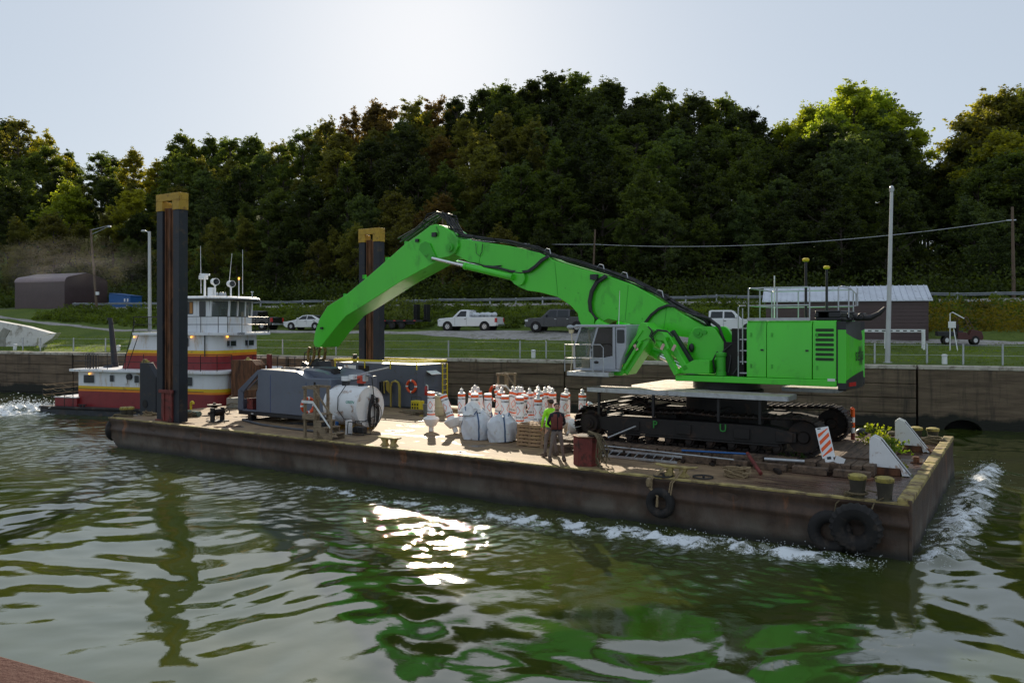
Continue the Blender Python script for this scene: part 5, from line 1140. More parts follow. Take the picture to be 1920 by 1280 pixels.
tdoor(344, 369, 559, 622, 350.5, 363, 565, 589, True); tdoor(371, 388, 559, 622, 374.5, 386.5, 564, 594, False)
mb = MB(); rp = [(AT(318, 555, 1.5)[0], 1.45), (pb, 1.45), (pb+1.15, 2.3), (pb+1.35, 2.9), (pb+1.35, 4.7), (pb+1.15, 5.3), (pb, 6.1), (AT(318, 555, 1.5)[0], 6.1)]
mb.loft([[(a, b, wt-.12) for a, b in rp], [(a, b, wt-.04) for a, b in rp], [(pb-1+(a-pb+1)*.92, 3.8+(b-3.8)*.92, wt+.05) for a, b in rp]]); rf = mb.build('wheelhouse_roof', m_tugwhite, tug, bevel=.01)
mb = MB(); mb.plan([(a*1, b) for a, b in [(x+(.0), y) for x, y in [(pb-1+(a-pb+1)*.985, 3.8+(b-3.8)*.985) for a, b in rp]]], wt-.2, wt-.122); mb.build('roof_under_trim', m_dark, rf)  # dark slab set just under the roof edge
rw = wt+.04
def rp_(px, py, v=3.2): return AT(px, py, v)
a, b = rp_(384, 520); mb = MB(); mb.cyl((a, 3.2, rw-.1), (a, 3.2, b-.05), .07, .06, 12); mb.box(a-.32, a+.1, 3.0, 3.4, b-.12, b+.12); mb.cyl((a, 3.2, b+.12), (a, 3.2, b+.22), .05); rad = mb.build('radar_post', m_white, rf, bevel=.02)
mb = MB(); a2, b2 = rp_(384, 515); n0 = mb.mark(); mb.box(a2-.38, a2+.38, 3.14, 3.26, b2-.06, b2+.07); mb.rot(n0, R(3), 'Y', (a2, 3.2, b2)); mb.build('radar_bar', m_white, rad, bevel=.03)
for (px, py, r_, l_) in ((403, 528, .22, .5), (433, 532, .21, .5)):
    a, b = rp_(px, py); t2 = Vector((.85, -.5, -.05)); mb = MB(); mb.tube([Vector((a, 3.2, b))-t2*l_/2, Vector((a, 3.2, b))+t2*l_*.45], [r_*.92, r_], 20); mb.tube([(a, 3.2, b-r_), (a, 3.2, rw-.05)], .05, 8); mb.tube([(a-.15, 3.2, b-r_*.6), (a, 3.2, b-r_*1.5), (a+.15, 3.2, b-r_*.6)], .03, 6); sl_ = mb.build('searchlight', m_white, rf)
    mb = MB(); mb.cyl(Vector((a, 3.2, b))+t2*(l_*.45), Vector((a, 3.2, b))+t2*(l_*.45+.01), r_*.85, None, 18); mb.build('lens', m_glass, sl_)
mb = MB(); a, b = rp_(397, 545); mb.box(a-.15, a+.17, 3.0, 3.4, rw-.05, b+.2); mb.build('equipment_box', m_white, rf, bevel=.01)
mb = MB()
for px, r_ in ((411, .09), (417, .08), (421, .1), (426, .08)): a, b = rp_(px, 543); mb.lathe((a, 3.0, rw-.04), [(r_*.5, 0), (r_, .1), (r_, .2), (r_*.6, .3), (.01, .33)], 12)
mb.build('horns', m_galv, rf)
for px0, py0, px1, py1 in ((376, 461, 377, 550), (435, 475, 430, 527), (455, 468, 455, 551)):
    a, b = rp_(px0, py0, 3.6); c, d = rp_(px1, py1, 3.6); mb = MB(); mb.cyl((c, 3.6, max(d, rw-.05)), (a, 3.6, b), .02, .012, 6); mb.build('whip_antenna', m_white, rf)
a, b = rp_(448, 524); mb = MB(); mb.cyl((a, 3.2, rw-.08), (a, 3.2, b), .035, .03, 8); o = mb.build('light_mast', m_white, rf); mb = MB(); mb.cyl((a, 3.2, b), (a, 3.2, b+.13), .05, .05, 12); mb.build('amber_light', m_lamp, o)
mb = MB(); a, b = rp_(473, 548); mb.cyl((a, 3.2, rw-.1), (a, 3.2, b), .04); mb.cyl((a, 3.2, b), (a, 3.2, b+.06), .1, .08); mb.build('roof_vent', m_galv, rf)
mb = MB(); a, b = rp_(344, 545); mb.torus((a, 2.6, rw+.12), (0, 1, .2), .17, .05, 18, 6); mb.tube([(a-.2, 2.3, rw), (a-.15, 2.3, rw+.35), (a+.25, 2.3, rw+.35), (a+.32, 2.3, rw)], .02); mb.box(a-.2, a+.3, 2.5, 2.9, rw-.05, rw+.12); mb.build('roof_gear', m_dark, rf)
def trail(pts, v, w0, parent, hts=(.5, .98), r=.02, m=m_dark, step=1.1, name='railing'):
    mb = MB()
    for h in hts: mb.tube([(a, b, w0+h) for a, b in pts], r, 6)
    for (a, b), (c, d) in zip(pts, pts[1:]):
        L = math.hypot(c-a, d-b); n_ = max(1, int(L/step))
        for k in range(n_+1): t = k/n_; mb.cyl((a+(c-a)*t, b+(d-b)*t, w0), (a+(c-a)*t, b+(d-b)*t, w0+hts[-1]), r, None, 6)
    return mb.build(name, m, parent)
trail([(bd0, 6.3), (bd0, 1.3), (u2+.35, 1.3), (u2+.68, 1.75), (u2+.68, 5.9), (u2+.3, 6.4)], 0, 5.16, tug, step=1.15)
trail([(a0-.35, 6.9), (a0-.35, .35), (c1-.3, .35), (c1+.6, .7), (c1+1.1, 1.4)], 0, 2.86, tug, step=1.35)
mb = MB()
for k in range(5): u_ = a0+.15+k*.22; mb.tube([(u_, .9, 2.86), (u_, .9, 3.7), (u_+.08, .9, 3.8), (u_+.16, .9, 3.7), (u_+.16, .9, 2.86)], .022, 6)
mb.build('pipe_rack', m_dark, tug)
mb = MB(); s0 = AT(229, 668, 1.3)[0]; s1 = AT(252, 600, 1.3)[0]; mb.tube([(s0, 1.35, 2.9), (s1, 1.35, 5.9)], .025, 6); mb.tube([(s0+.35, 1.35, 2.9), (s1+.35, 1.35, 5.2)], .025, 6); mb.build('stair_rail', m_dark, tug)
lx0 = AT(216, 692, 3.0); lx1 = AT(207, 597, 3.0)
mb = MB(); mb.tube([(lx0[0], 3.0, 2.85), (lx1[0], 3.0, lx1[1])], [.22, .13], 12); mb.cyl((lx1[0]-.05, 3, lx1[1]-.1), (lx1[0]-.05, 3, lx1[1]+.05), .16, .16, 12); mb.box(lx1[0]-.25, lx1[0]+.3, 2.95, 3.05, lx1[1]-.35, lx1[1]-.3); mb.tube([(lx0[0]-.3, 2.4, 2.88), (lx0[0]+.4, 2.4, 2.95)], .1, 8); mb.build('exhaust_mast', m_navy, tug)
for px, py, v in ((252, 631, 1.5), (359, 631, 1.5), (168, 700, .42)):
    a, b = AT(px, py, v); mb = MB(); mb.ball((a, v-.02, b-.02), .065, 8, (1, 1, .8)); mb.build('deck_light', m_lamp, tug)
for v_, z_, u_ in ((2.55, 4.90, u2+.06), (1.9, 2.36, c1+1.03)): mb = MB(); mb.ball((u_, v_, z_), .07, 8, (1, 1, .8)); mb.build('deck_light', m_lamp, tug)
for (a, b) in ((.15, .1), (.9, .1), (1.9, .1), (2.6, .1)):
    mb = MB(); mb.cyl((a, b, .48), (a, b, 1.45), .022, None, 6); mb.build('stanchion', m_dark, tug)
mb = MB()
for h in (.75, 1.1, 1.42): mb.tube([(.15+2.45*t, .1, .48+h-.12*math.sin(math.pi*((t*3) % 1))) for t in [i/18 for i in range(19)]], .014, 5); mb.tube([(.15, .1, .48+h*.95), (.15, 7.2, .48+h*.95)], .012, 5)
mb.build('stern_rope', m_rope, tug)
for px in (153, 340): a = AT(px, 760, .15)[0]; mb = MB(); mb.box(a-.3, a+.3, .15, .25, .60, .66); mb.cyl((a-.12, .2, .48), (a-.12, .2, .6), .06); mb.cyl((a+.12, .2, .48), (a+.12, .2, .6), .06); mb.build('bitts', m_dark, tug)
k0, k1 = AT(433, 700, 1.0)[0], AT(472, 700, 1.0)[0]; kz = AT(450, 675, 1)[1]
for v_ in (1.0,):
    mb = MB(); mb.prism([(k0, .48), (k0, kz), (k1, kz), (k1+.3, kz-.3), (k1+.3, .48)], v_, v_+.95); kn = mb.build('push_knee', m_rust, tug, bevel=.02)
    mb = MB(); mb.cyl((k0+.9, v_+.4, kz), (k0+.9, v_+.4, kz+.08), .22, .12); mb.cyl((k0+.9, v_+.4, kz+.08), (k0+.9, v_+.4, kz+.16), .09); mb.build('knee_fitting', m_bollard, kn)
# left end of the barge behind the near machinery
u, v = D(430, 765); t = thing('hawser_block', 'grey steel bitt block with ropes at the left end between the spud and slate machine', 'bitt', (u, v, DECK)); mb = MB(); mb.box(u-.25, u+.3, v, v+.7, DECK, DECK+.52); mb.build('block', m_lichen, t, bevel=.04)
mb = MB(); mb.tube([(u-.2, v+.3, DECK+.5), (u+.1, v-.1, DECK+.58), (u+.9, v-.5, DECK+.75)], .03, 6); mb.tube([(u-.2, v, DECK+.15), (u+.4, v-.2, DECK+.3), (u+1.2, v-.3, DECK+.3)], .025, 6); mb.build('rope', m_drope, t)
a, b = A(505, 664, 11.8); t = thing('far_rail', 'thin dark guard rail with a thick red post behind the slate machine', 'railing', (a, 11.8, DECK)); mb = MB(); mb.cyl((a, 11.8, DECK), (a, 11.8, b), .16, .16, 16); mb.build('red_post', m_redrust, t)
mb = MB(); x0, x1 = A(474, 668, 11.9)[0], A(556, 668, 11.9)[0]; z1 = A(520, 668, 11.9)[1]; k = x0
for h in (z1, z1-.42, z1-.84): mb.tube([(x0, 11.9, h), (x1, 11.9, h)], .02, 6)
while k <= x1: mb.cyl((k, 11.9, DECK), (k, 11.9, z1), .025); k += .75
mb.build('rails', m_dark, t)

# ================================================================ SLATE MACHINE HOUSING
gv0, gv1 = 2.6, 5.4
t = thing('power_unit', 'slate blue machine housing on black skids between the near spud and white tank', 'machine housing', (8.5, gv0, DECK))
Gp = lambda pts, v=gv0: AL(pts, v)
body = Gp([(480, 779), (480, 735), (483, 728), (483, 695), (488, 692), (556, 697), (574, 709), (620, 711), (620, 789)]); bz = DECK+.42
body = [(a, max(b, bz)) for a, b in body]
mb = MB(); mb.prism(body, gv0, gv1); mb.build('housing', m_slate, t, bevel=.03)
for px in (507, 574):
    a = A(px, 740, gv0)[0]; mb = MB(); mb.box(a-.015, a+.015, gv0-.004, gv0+.02, bz+.03, A(px, 703 if px < 550 else 716, gv0)[1]); mb.build('door_seam', M('seam_blue', (.03, .05, .16), .5), t)
a = A(590, 740, gv0)[0]; mb = MB(); mb.box(a-.06, a+.06, gv0-.006, gv0+.03, bz, A(590, 716, gv0)[1]); mb.build('slot', m_inside, t)  # dark strip stands for the shade in the slot
L0, L1 = A(446, 750, gv0)[0], A(455, 750, gv0)[0]; ztp = A(447, 731, gv0)[1]; zz1 = A(484, 693, gv0)[1]; uR = body[0][0]
mb = MB(); mb.box(L0, L1, gv0, gv0+.08, bz, ztp); mb.box(L0, L1, gv1-.08, gv1, bz, ztp); mb.box(L0, L0+.05, gv0+.08, gv1-.08, bz, bz+.5); mb.box(L0, uR, gv0, gv1, bz, bz+.07)
for v_ in (gv0, gv1-.08): mb.prism([(L0, ztp), (uR+.12, zz1), (uR+.12, zz1-.2), (L1, ztp-.1)], v_, v_+.08)
mb.prism([(L0, ztp+.01), (uR+.12, zz1+.01), (uR+.12, zz1-.05), (L0, ztp-.05)], gv0+.5, gv1-.1); mb.build('intake_frame', m_slate, t, bevel=.01)
mb = MB(); mb.box(uR-.2, uR-.005, gv0+.4, gv1-.1, bz+.08, zz1-.3); mb.box(L1+.1, uR-.3, gv0+.5, gv1-.5, bz+.08, bz+.4); mb.build('radiator', m_track, t); mb = MB(); mb.box(L1+.1, L1+.5, gv0+.15, gv0+.4, bz+.08, bz+.55); mb.build('pump', m_redrust, t)
mb = MB(); mb.box(L0-.03, A(618, 790, gv0)[0], gv0+.05, gv1-.05, bz-.17, bz-.004); mb.prism(AL([(520, 792), (535, 806), (560, 812), (590, 812), (600, 792)], gv0+.3), gv0+.3, gv1-.3); mb.build('base_skid', m_black, t, bevel=.02)
for u_ in (L0+.55, 11.0): mb = MB(); mb.box(u_-.12, u_+.12, gv0+.2, gv0+.5, DECK, bz-.17); mb.box(u_-.4, u_+.3, gv0+.1, gv0+.6, DECK, DECK+.06); mb.build('foot', m_black, t)
mb = MB(); cx_ = A(466, 781, gv0); 
for o in (0, .09): mb.box(L0+.85+o, L0+.90+o, gv0+.035, gv0+.048, bz-.12, bz-.06)
mb.build('stencil_mark', m_white, t)
hoodc = AL([(552, 697), (640, 700), (676, 708)], 5.5); h0, h1, h2 = hoodc
mb = MB(); zt0 = body[4][1]; rings = []
for k in range(9):
    s = k/8; v_ = gv0+.5+s*(gv1-gv0-.5); bulge = .22*math.sin(math.pi*s); rings.append([(8.8, v_, zt0-.05), (9.2, v_, zt0+.02+bulge*.3), (10.0, v_, zt0+bulge*.5), (10.7, v_, zt0-.06+bulge*.3), (11.3, v_, zt0-.26), (11.3, v_, zt0-.4), (8.8, v_, zt0-.2)])
mb.loft(rings); mb.build('hood', m_slate, t)
mb = MB(); c_ = AL([(536, 693), (590, 693), (630, 693)], 3.6); z_ = c_[0][1]+.03; mb.cyl((c_[0][0], 3.6, z_), (c_[1][0], 3.6, z_), .09, None, 16); mb.cyl((c_[1][0], 3.6, z_), (c_[2][0], 3.6, z_-.02), .14, .14, 16); mb.box(c_[0][0]-.15, c_[0][0]+.05, 3.45, 3.75, z_-.3, z_+.08); mb.box(c_[2][0]-.1, c_[2][0]+.08, 3.4, 3.8, z_-.6, z_+.12); mb.box(c_[1][0]-.3, c_[1][0]+.2, 3.3, 4.0, z_-.4, z_-.12); mb.build('lid_ram', m_dark, t, bevel=.02)
mb = MB(); mb.tube([(L0+.6, gv0-.2, DECK+.05), (8.5, gv0-.9, DECK+.045), (10.5, gv0-1.1, DECK+.045), (12.4, gv0-1.2, DECK+.05), (12.9, gv0-1.0, DECK+.05), (13.0, 1.9, DECK+.06)], .05, 8); solo('deck_hose', mb, m_hull, 'thick grey hose lying on deck in front of the slate machine', 'hose', (9, 2, DECK))

# ================================================================ WHITE TANK
tv_ = 3.1; e = A(694, 767, tv_); s = A(632, 755, tv_); rad_ = .82; tz = DECK+.14+rad_
t = thing('fuel_tank', 'round white fuel tank lying on its side with rust streaks and coiled black hose', 'tank', (e[0]-1, tv_, DECK))
mb = MB(); mb.tube([(s[0]-.06, tv_, tz), (s[0], tv_, tz), (s[0]+.02, tv_, tz), (e[0]-.02, tv_, tz), (e[0], tv_, tz)], [rad_*.9, rad_-.02, rad_, rad_, rad_-.012], 48); mb.torus((e[0], tv_, tz), (1, 0, 0), rad_-.008, .014, 48, 6); tank = mb.build('tank_shell', m_whiterust, t)
mb = MB()
for u_ in (s[0]+.4, e[0]-.4): mb.box(u_-.08, u_+.08, tv_-.6, tv_+.6, DECK, DECK+.2)
mb.build('saddle', m_capyel, t)
mb = MB(); q = A(663, 749, tv_-rad_); V, F = text_geo('GREEN', .15)
def onshell(x, z, off=.006): y = math.sqrt(max(.01, rad_*rad_-(z-tz)**2)); return (x, tv_-y-off, z)
uq = A(655, 757, tv_-rad_)[0]; mb.add([onshell(uq+x, tz+.22+y) for x, y in V], F); mb.build('sticker', m_teal, tank, smooth=False)
mb = MB(); u_ = e[0]-.75; top_ = tz+rad_
mb.cyl((u_-.6, tv_, top_-.05), (u_-.6, tv_, top_+.18), .16, .16, 16); mb.cyl((u_+.25, tv_, top_-.05), (u_+.25, tv_, top_+.1), .12); mb.build('filler_neck', m_dark, t)
mb = MB(); mb.cyl((u_-.6, tv_, top_+.18), (u_-.6, tv_, top_+.36), .19, .19, 16); mb.box(u_-.35, u_-.1, tv_-.1, tv_+.15, top_+.25, top_+.43); mb.build('vent_cap', m_white, t, bevel=.01)
mb = MB(); mb.box(u_+.12, u_+.42, tv_-.12, tv_+.12, top_+.1, top_+.42); mb.build('fuel_pump', M('pump_red', (.5, .05, .02), .4), t, bevel=.03)
mb = MB(); mb.box(u_+.43, u_+.55, tv_-.1, tv_+.1, top_+.2, top_+.45); mb.tube([(u_-.2, tv_, top_+.3), (u_+.4, tv_+.2, top_+.55), (u_+1.3, tv_+.5, top_+.75)], .028, 8); mb.build('pump_handle', m_galv, t)
rs_ = random.Random(9); mb = MB(); hu = e[0]+.08
for k in range(11):
    cv_, cz = tv_+.05+rs_.gauss(0, .05), tz-.25+rs_.gauss(0, .07); ra, rb = .24+rs_.uniform(-.07, .12), .52+rs_.uniform(-.12, .12)
    mb.tube([(hu+.012*k, cv_+ra*math.sin(R(a)), max(DECK+.03, cz+rb*math.cos(R(a))-.05)) for a in range(-170+k*5, 200, 16)], .016, 6)
mb.tube([(u_+.3, tv_-.1, top_+.3), (u_-.05, tv_-.45, top_+.15), (u_-.25, tv_-.8, tz+.4), (u_-.2, tv_-rad_-.06, tz-.1), (u_+.1, tv_-rad_+.0, tz-.45), (u_+.5, tv_-.75, tz-.6), (e[0]+.06, tv_-.4, tz-.55), (hu+.06, tv_+.1, tz-.4)], .018, 6)
mb.tube([(u_+.5, tv_, top_+.45), (e[0]+.05, tv_+.05, top_+.35), (e[0]+.1, tv_+.1, tz+.5), (hu+.05, tv_+.1, tz+.2)], .02, 6); mb.build('fuel_hose', m_hose, t)
mb = MB(); mb.cyl((hu, tv_+.05, tz+.5), (hu+.02, tv_+.05, tz+.05), .055, .05, 10); mb.box(hu-.02, hu+.05, tv_+.28, tv_+.36, tz+.15, tz+.35); mb.build('nozzle_holder', m_dark, t)
gx, gy = D(672, 815); t = thing('pressure_washer', 'small caged engine with hoses by the near side of the white tank', 'engine', (gx, gy, DECK)); mb = MB()
for v_ in (gy-.2, gy+.2): mb.tube([(gx-.4, v_, DECK+.04), (gx-.35, v_, DECK+.5), (gx+.35, v_, DECK+.52), (gx+.45, v_, DECK+.04), (gx-.4, v_, DECK+.04)], .018, 6)
mb.build('cage', m_dark, t); mb = MB(); mb.cyl((gx-.1, gy-.1, DECK+.2), (gx-.1, gy+.15, DECK+.2), .14, .14, 14); mb.box(gx+.05, gx+.35, gy-.12, gy+.12, DECK+.08, DECK+.32); mb.build('engine', m_dark, t, bevel=.02); mb = MB(); mb.box(gx-.5, gx-.42, gy-.2, gy+.1, DECK, DECK+.55); mb.build('side_plate', m_white, t)
bx, by = D(627, 807); t = thing('blue_jug', 'blue jug with white top standing between the wooden steps and white tank', 'jug', (bx, by, DECK)); mb = MB(); mb.box(bx-.16, bx+.16, by-.1, by+.1, DECK, DECK+.38); mb.build('body', m_blue, t, bevel=.04); mb = MB(); mb.box(bx-.15, bx-.02, by-.08, by+.08, DECK+.38, DECK+.6); mb.build('white_bottle', m_white, t, bevel=.03)

# ================================================================ WOODEN STEPS
def steps(u, v, label, ring_label=None, rail_only=False, sgn=1):
    t = thing('wooden_steps', label, 'steps', (u, v, DECK)); mb = MB(); W_ = .75; hp = .85; P = .62
    for du in (0, P-.09):
        for dv in (0, W_-.09): mb.box(u+du, u+du+.09, v+dv, v+dv+.09, DECK, DECK+(1.95 if (du == 0 or dv >= 0) else hp))
    for z in (1.9,): mb.box(u-.03, u+P+.02, v-.045, v-.005, DECK+z-.05, DECK+z+.05); mb.box(u-.05, u-.005, v, v+W_, DECK+z-.05, DECK+z+.05); mb.box(u-.03, u+P+.02, v+W_+.005, v+W_+.045, DECK+z-.05, DECK+z+.05)
    mb.build('posts', m_wood, t, bevel=.006)
    mb = MB(); mb.box(u-.04, u+P+.04, v-.03, v+W_+.03, DECK+hp, DECK+hp+.05); mb.box(u-.02, u+P+.02, v-.05, v-.02, DECK+hp-.14, DECK+hp-.003)
    for k in range(3): z = hp-.22*(k+1); mb.box(u+P+.05+.24*k, u+P+.33+.24*k, v, v+W_, DECK+z, DECK+z+.045)
    mb.build('treads', m_wood, t, bevel=.005)
    for v_ in (v-.002, v+W_-.04): mb = MB(); mb.prism([(u+P, DECK), (u+P, DECK+hp-.15), (u+P+.05, DECK+hp-.23), (u+P+.30, DECK+hp-.23), (u+P+.30, DECK+hp-.45), (u+P+.54, DECK+hp-.45), (u+P+.54, DECK+.18), (u+P+.82, DECK+.18), (u+P+.82, DECK), (u+P+.5, DECK), (u+P+.1, DECK+.35), (u+P+.1, DECK)], v_, v_+.04); mb.build('stringer', m_wood, t)
    mb = MB(); mb.box(u+P+.78, u+P+.87, v-.05, v+.04, DECK, DECK+1.0)
    mb.prism([(u+P-.05, DECK+1.93), (u+P+.87, DECK+1.0), (u+P+.87, DECK+.9), (u+P-.05, DECK+1.83)], v-.05, v-.01); mb.build('handrail', m_wood, t)
    mb = MB(); mb.prism([(u+P-.05, DECK+1.42), (u+P+.85, DECK+.52), (u+P+.85, DECK+.45), (u+P-.05, DECK+1.32)], v-.075, v-.052); mb.box(u-.03, u+P-.05, v-.07, v-.047, DECK+1.32, DECK+1.42); mb.build('white_mid_rail', m_whiterust, t); return t
def ring(u, v, w, axis, label, Rr=.34):
    t = thing('life_ring', label, 'life ring', (u, v, w), BG, 'orange life rings'); mb = MB(); mb.torus((u, v, w), axis, Rr-.07, .065, 36, 10); mb.build('ring', m_ringor, t)
    ax = Vector(axis).normalized(); p = ax.orthogonal().normalized(); q = ax.cross(p); mb = MB()
    for a in (45, 135, 225, 315): d = p*math.cos(R(a))+q*math.sin(R(a)); c = Vector((u, v, w))+d*(Rr-.07); tn = ax.cross(d); mb.tube([c-tn*.035, c+tn*.035], .071, 10)
    mb.build('band', m_white, t)
su, sv = D(563, 821); sv = max(sv, .16); steps(su, sv, 'weathered wooden steps and landing with rails in front of the white tank')
ring(su-.12, sv+.35, DECK+1.18, (1, -.15, 0), 'orange life ring hung on the near wooden steps in front of the slate machine')
steps(14.3, 10.9, 'wooden steps with white mid rail behind the crowd of buoys')
ru = A(927, 737, 10.6); ring(ru[0], 10.6, ru[1], (.3, 1, 0), 'orange life ring hung on the far wooden steps behind the buoys', .40)

# ================================================================ SLATE DECK HOUSE
CU1, CV_0, CV_1 = 9.72, 10.5, 12.85; CU0 = 3.9; CT = A(793, 684, CV_0)[1]-.02
t = thing('deck_house', 'slate blue steel deck house with yellow roof edging behind the white tank', 'container', ((CU0+CU1)/2, CV_0, DECK))
mb = MB(); mb.box(CU0, CU1, CV_0, CV_1, DECK+.08, CT); mb.box(CU0+.1, CU1-.1, CV_0+.1, CV_1-.1, DECK, DECK+.079); mb.build('walls', m_slate2, t, bevel=.01)
mb = MB(); mb.box(CU0+.08, CU1-.08, CV_0+.08, CV_1-.08, CT+.003, CT+.02); mb.build('roof', M('pale_roof', (.7, .66, .6), .5, var=.1, dirt=.2, dcol=(.4, .35, .3)), t)
mb = MB(); h = .11
for z in (CT+.10,):
    mb.box(CU0-.05, CU1+.05, CV_0-.05, CV_0-.01, z, z+h); mb.box(CU0-.05, CU1+.05, CV_1+.01, CV_1+.05, z, z+h); mb.box(CU1+.01, CU1+.05, CV_0-.01, CV_1+.01, z, z+h); mb.box(CU0-.05, CU0-.01, CV_0-.01, CV_1+.01, z, z+h)
for u_ in (CU0+.02, 6.1, 7.9, CU1-.06): mb.box(u_, u_+.05, CV_0-.045, CV_0-.005, CT-.25, CT+.1)
mb.build('roof_edging', m_safety, t)
a, b = A(672, 690, CV_0)[0], A(692, 690, CV_0)[0]; mb = MB(); mb.box(a, b, CV_0-.012, CV_0+.02, DECK+.15, CT-.12); mb.build('doorway_shade', m_inside, t)  # dark plate stands for the shade inside the open door
c, d = A(646, 690, CV_0)[0], A(668, 690, CV_0)[0]; mb = MB(); mb.box(max(c, CU0), d, CV_0-.05, CV_0-.013, DECK+.15, CT-.12); mb.build('door', m_whiterust, t, bevel=.01)
mb = MB(); z = A(820, 696, CV_0+1)[1]; n0 = mb.mark(); mb.box(CU1+.005, CU1+.4, CV_0+.7, CV_0+1.5, z, z+.03); mb.rot(n0, R(25), 'Y', (CU1, 0, z)); mb.build('awning', m_white, t)
mb = MB(); mb.box(CU1+.002, CU1+.012, CV_0+.5, CV_0+1.7, DECK+1.05, DECK+1.65); mb.build('hatch', m_slate, t)
mb = MB(); lv = CV_0+1.85
for v_ in (lv, lv+.4): mb.box(CU1+.12, CU1+.17, v_, v_+.05, DECK, CT-.0)
for k in range(7): z = DECK+.25+.29*k; mb.cyl((CU1+.145, lv+.05, z), (CU1+.145, lv+.4, z), .015)
mb.build('ladder', m_safety, t)
mb = MB(); mb.cyl((CU0+1.1, CV_0+.4, CT), (CU0+1.1, CV_0+.4, CT+.45), .12, .12); mb.build('roof_pipe', m_dark, t)
def hooph(px0, px1, pyt, pyb, m, label, v=CV_0-.12, n=2, r=.045, name='hung_hose'):
    a, zt = A(px0, pyt, v); c, zb = A(px1, pyb, v); zb = max(zb, DECK+.05); mb = MB(); mid = (a+c)/2; w_ = (c-a)/2
    for k in range(n): mb.tube([(a+.03*k, v-.04*k, zb), (a+.02*k, v-.04*k, zt-w_), (mid-w_*.7, v-.04*k, zt-w_*.3), (mid, v-.04*k, zt-.02*k), (mid+w_*.7, v-.04*k, zt-w_*.3), (c-.03*k, v-.04*k, zt-w_), (c-.02*k, v-.04*k, zb+.05*k)], r, 8)
    solo(name, mb, m, label, 'hose', (a, v, DECK))
m_yhose = M('yellow_hose', (.40, .29, .06), .6, var=.2)
hooph(733, 750, 713, 765, m_yhose, 'thick yellow hose looped over a hook on the deck house wall'); hooph(721, 730, 713, 737, m_yhose, 'thin coiled yellow hose left of the thick looped one', n=4, r=.025); hooph(713, 719, 714, 740, m_hose, 'black hose hung on the deck house wall beside the yellow hoses', n=3, r=.035)
lr = A(771, 724, CV_0-.1); ring(lr[0], CV_0-.09, lr[1], (0, 1, 0), 'orange life ring hung on the slate deck house wall', .36)
def at_deck(px, py, vmax=12.8): u, v = D(px, py); return u, min(v, vmax)
u, v = at_deck(783, 768); v = CV_0-.5; u = A(783, 755, v)[0]; t = thing('battery_crate', 'yellow crate with black panels below the life ring on the deck house', 'crate', (u, v, DECK)); mb = MB(); mb.box(u-.28, u+.28, v-.2, v+.2, DECK, DECK+.5); mb.build('body', m_safety, t, bevel=.03)
mb = MB(); [mb.box(u-.2+.16*i, u-.12+.16*i, v-.21, v-.201, DECK+.1+.17*j, DECK+.2+.17*j) for i in range(3) for j in range(2)]; mb.tube([(u-.3, v-.1, DECK+.5), (u-.3, v-.1, DECK+.68), (u+.3, v-.1, DECK+.68), (u+.3, v-.1, DECK+.5)], .015); mb.build('inserts', m_black, t)
v = 8.9; u = A(821, 750, v)[0]; t = thing('cream_drum', 'tall cream plastic drum with sacks on its lid right of the deck house', 'drum', (u, v, DECK)); mb = MB(); mb.lathe((u, v, DECK), [(.27, 0), (.29, .03), (.29, .38), (.31, .40), (.31, .44), (.29, .46), (.30, .82), (.01, .82)], 24); mb.build('body', m_cream, t); mb = MB(); mb.lathe((u, v, DECK), [(.33, .82), (.34, .84), (.34, .93), (.31, .95), (.01, .95)], 24); mb.build('lid', m_cream, t)
mb = MB()
for k in range(6): mb.ball((u-.3+.11*k, v+rs_.uniform(-.1, .1), DECK+1.0+.03*math.sin(k)), .1, 8, (1.3, 1, .7))
mb.tube([(u-.2, v-.2, DECK+1.0), (u-.36, v-.2, DECK+.9), (u-.42, v-.2, DECK+.6)], .05); solo('sacks', mb, M('grey_sack', (.35, .38, .4), .8, bump=.4), 'crumpled grey sacks lying on the cream drum', 'sack', (u, v, DECK+.95))
v = 9.3; u = A(800, 755, v)[0]; mb = MB(); mb.lathe((u, v, DECK), [(.15, 0), (.19, .42), (.2, .44), (.17, .44), (.14, .03), (.01, .03)], 18); solo('bucket', mb, m_galv, 'grey bucket between the yellow crate and the cream drum', 'bucket', (u, v, DECK))
v = CV_0-.12; u = A(799, 740, v)[0]; t = thing('fire_extinguisher', 'small red fire extinguisher at the corner of the deck house', 'extinguisher', (u, v, DECK+.75)); mb = MB(); mb.lathe((u, v, DECK+.75), [(.07, 0), (.08, .03), (.08, .4), (.03, .47)], 14); mb.build('bottle', M('ext_red', (.4, .02, .02), .3), t); mb = MB(); mb.tube([(u, v, DECK+1.2), (u, v, DECK+1.28), (u+.1, v, DECK+1.24), (u+.12, v, DECK+1.0)], .02); mb.build('nozzle', m_white, t)
v = CV_0-1.3; u = A(777, 770, v)[0]; mb = MB()
for k in range(9): n0 = mb.mark(); mb.box(u-.6, u+.6, v-.5+.1*k, v-.42+.1*k, DECK+.02+.03*(k % 3), DECK+.05+.03*(k % 3)); mb.rot(n0, R(rs_.uniform(-12, 12)), 'Z', (u, v, 0))
solo('plank_pile', mb, m_wood, 'loose heap of grey planks on deck in front of the deck house', 'planks', (u, v, DECK))
u, v = D(855, 772); mb = MB(); [mb.box(u-.5+.02*k, u+.4, v-.4+.18*k, v-.26+.18*k, DECK+.01+.1*(k % 2), DECK+.09+.1*(k % 2)) for k in range(5)]; solo('plank_pile', mb, m_pallet, 'short pile of brown boards right of the cream drum', 'planks', (u, v, DECK))

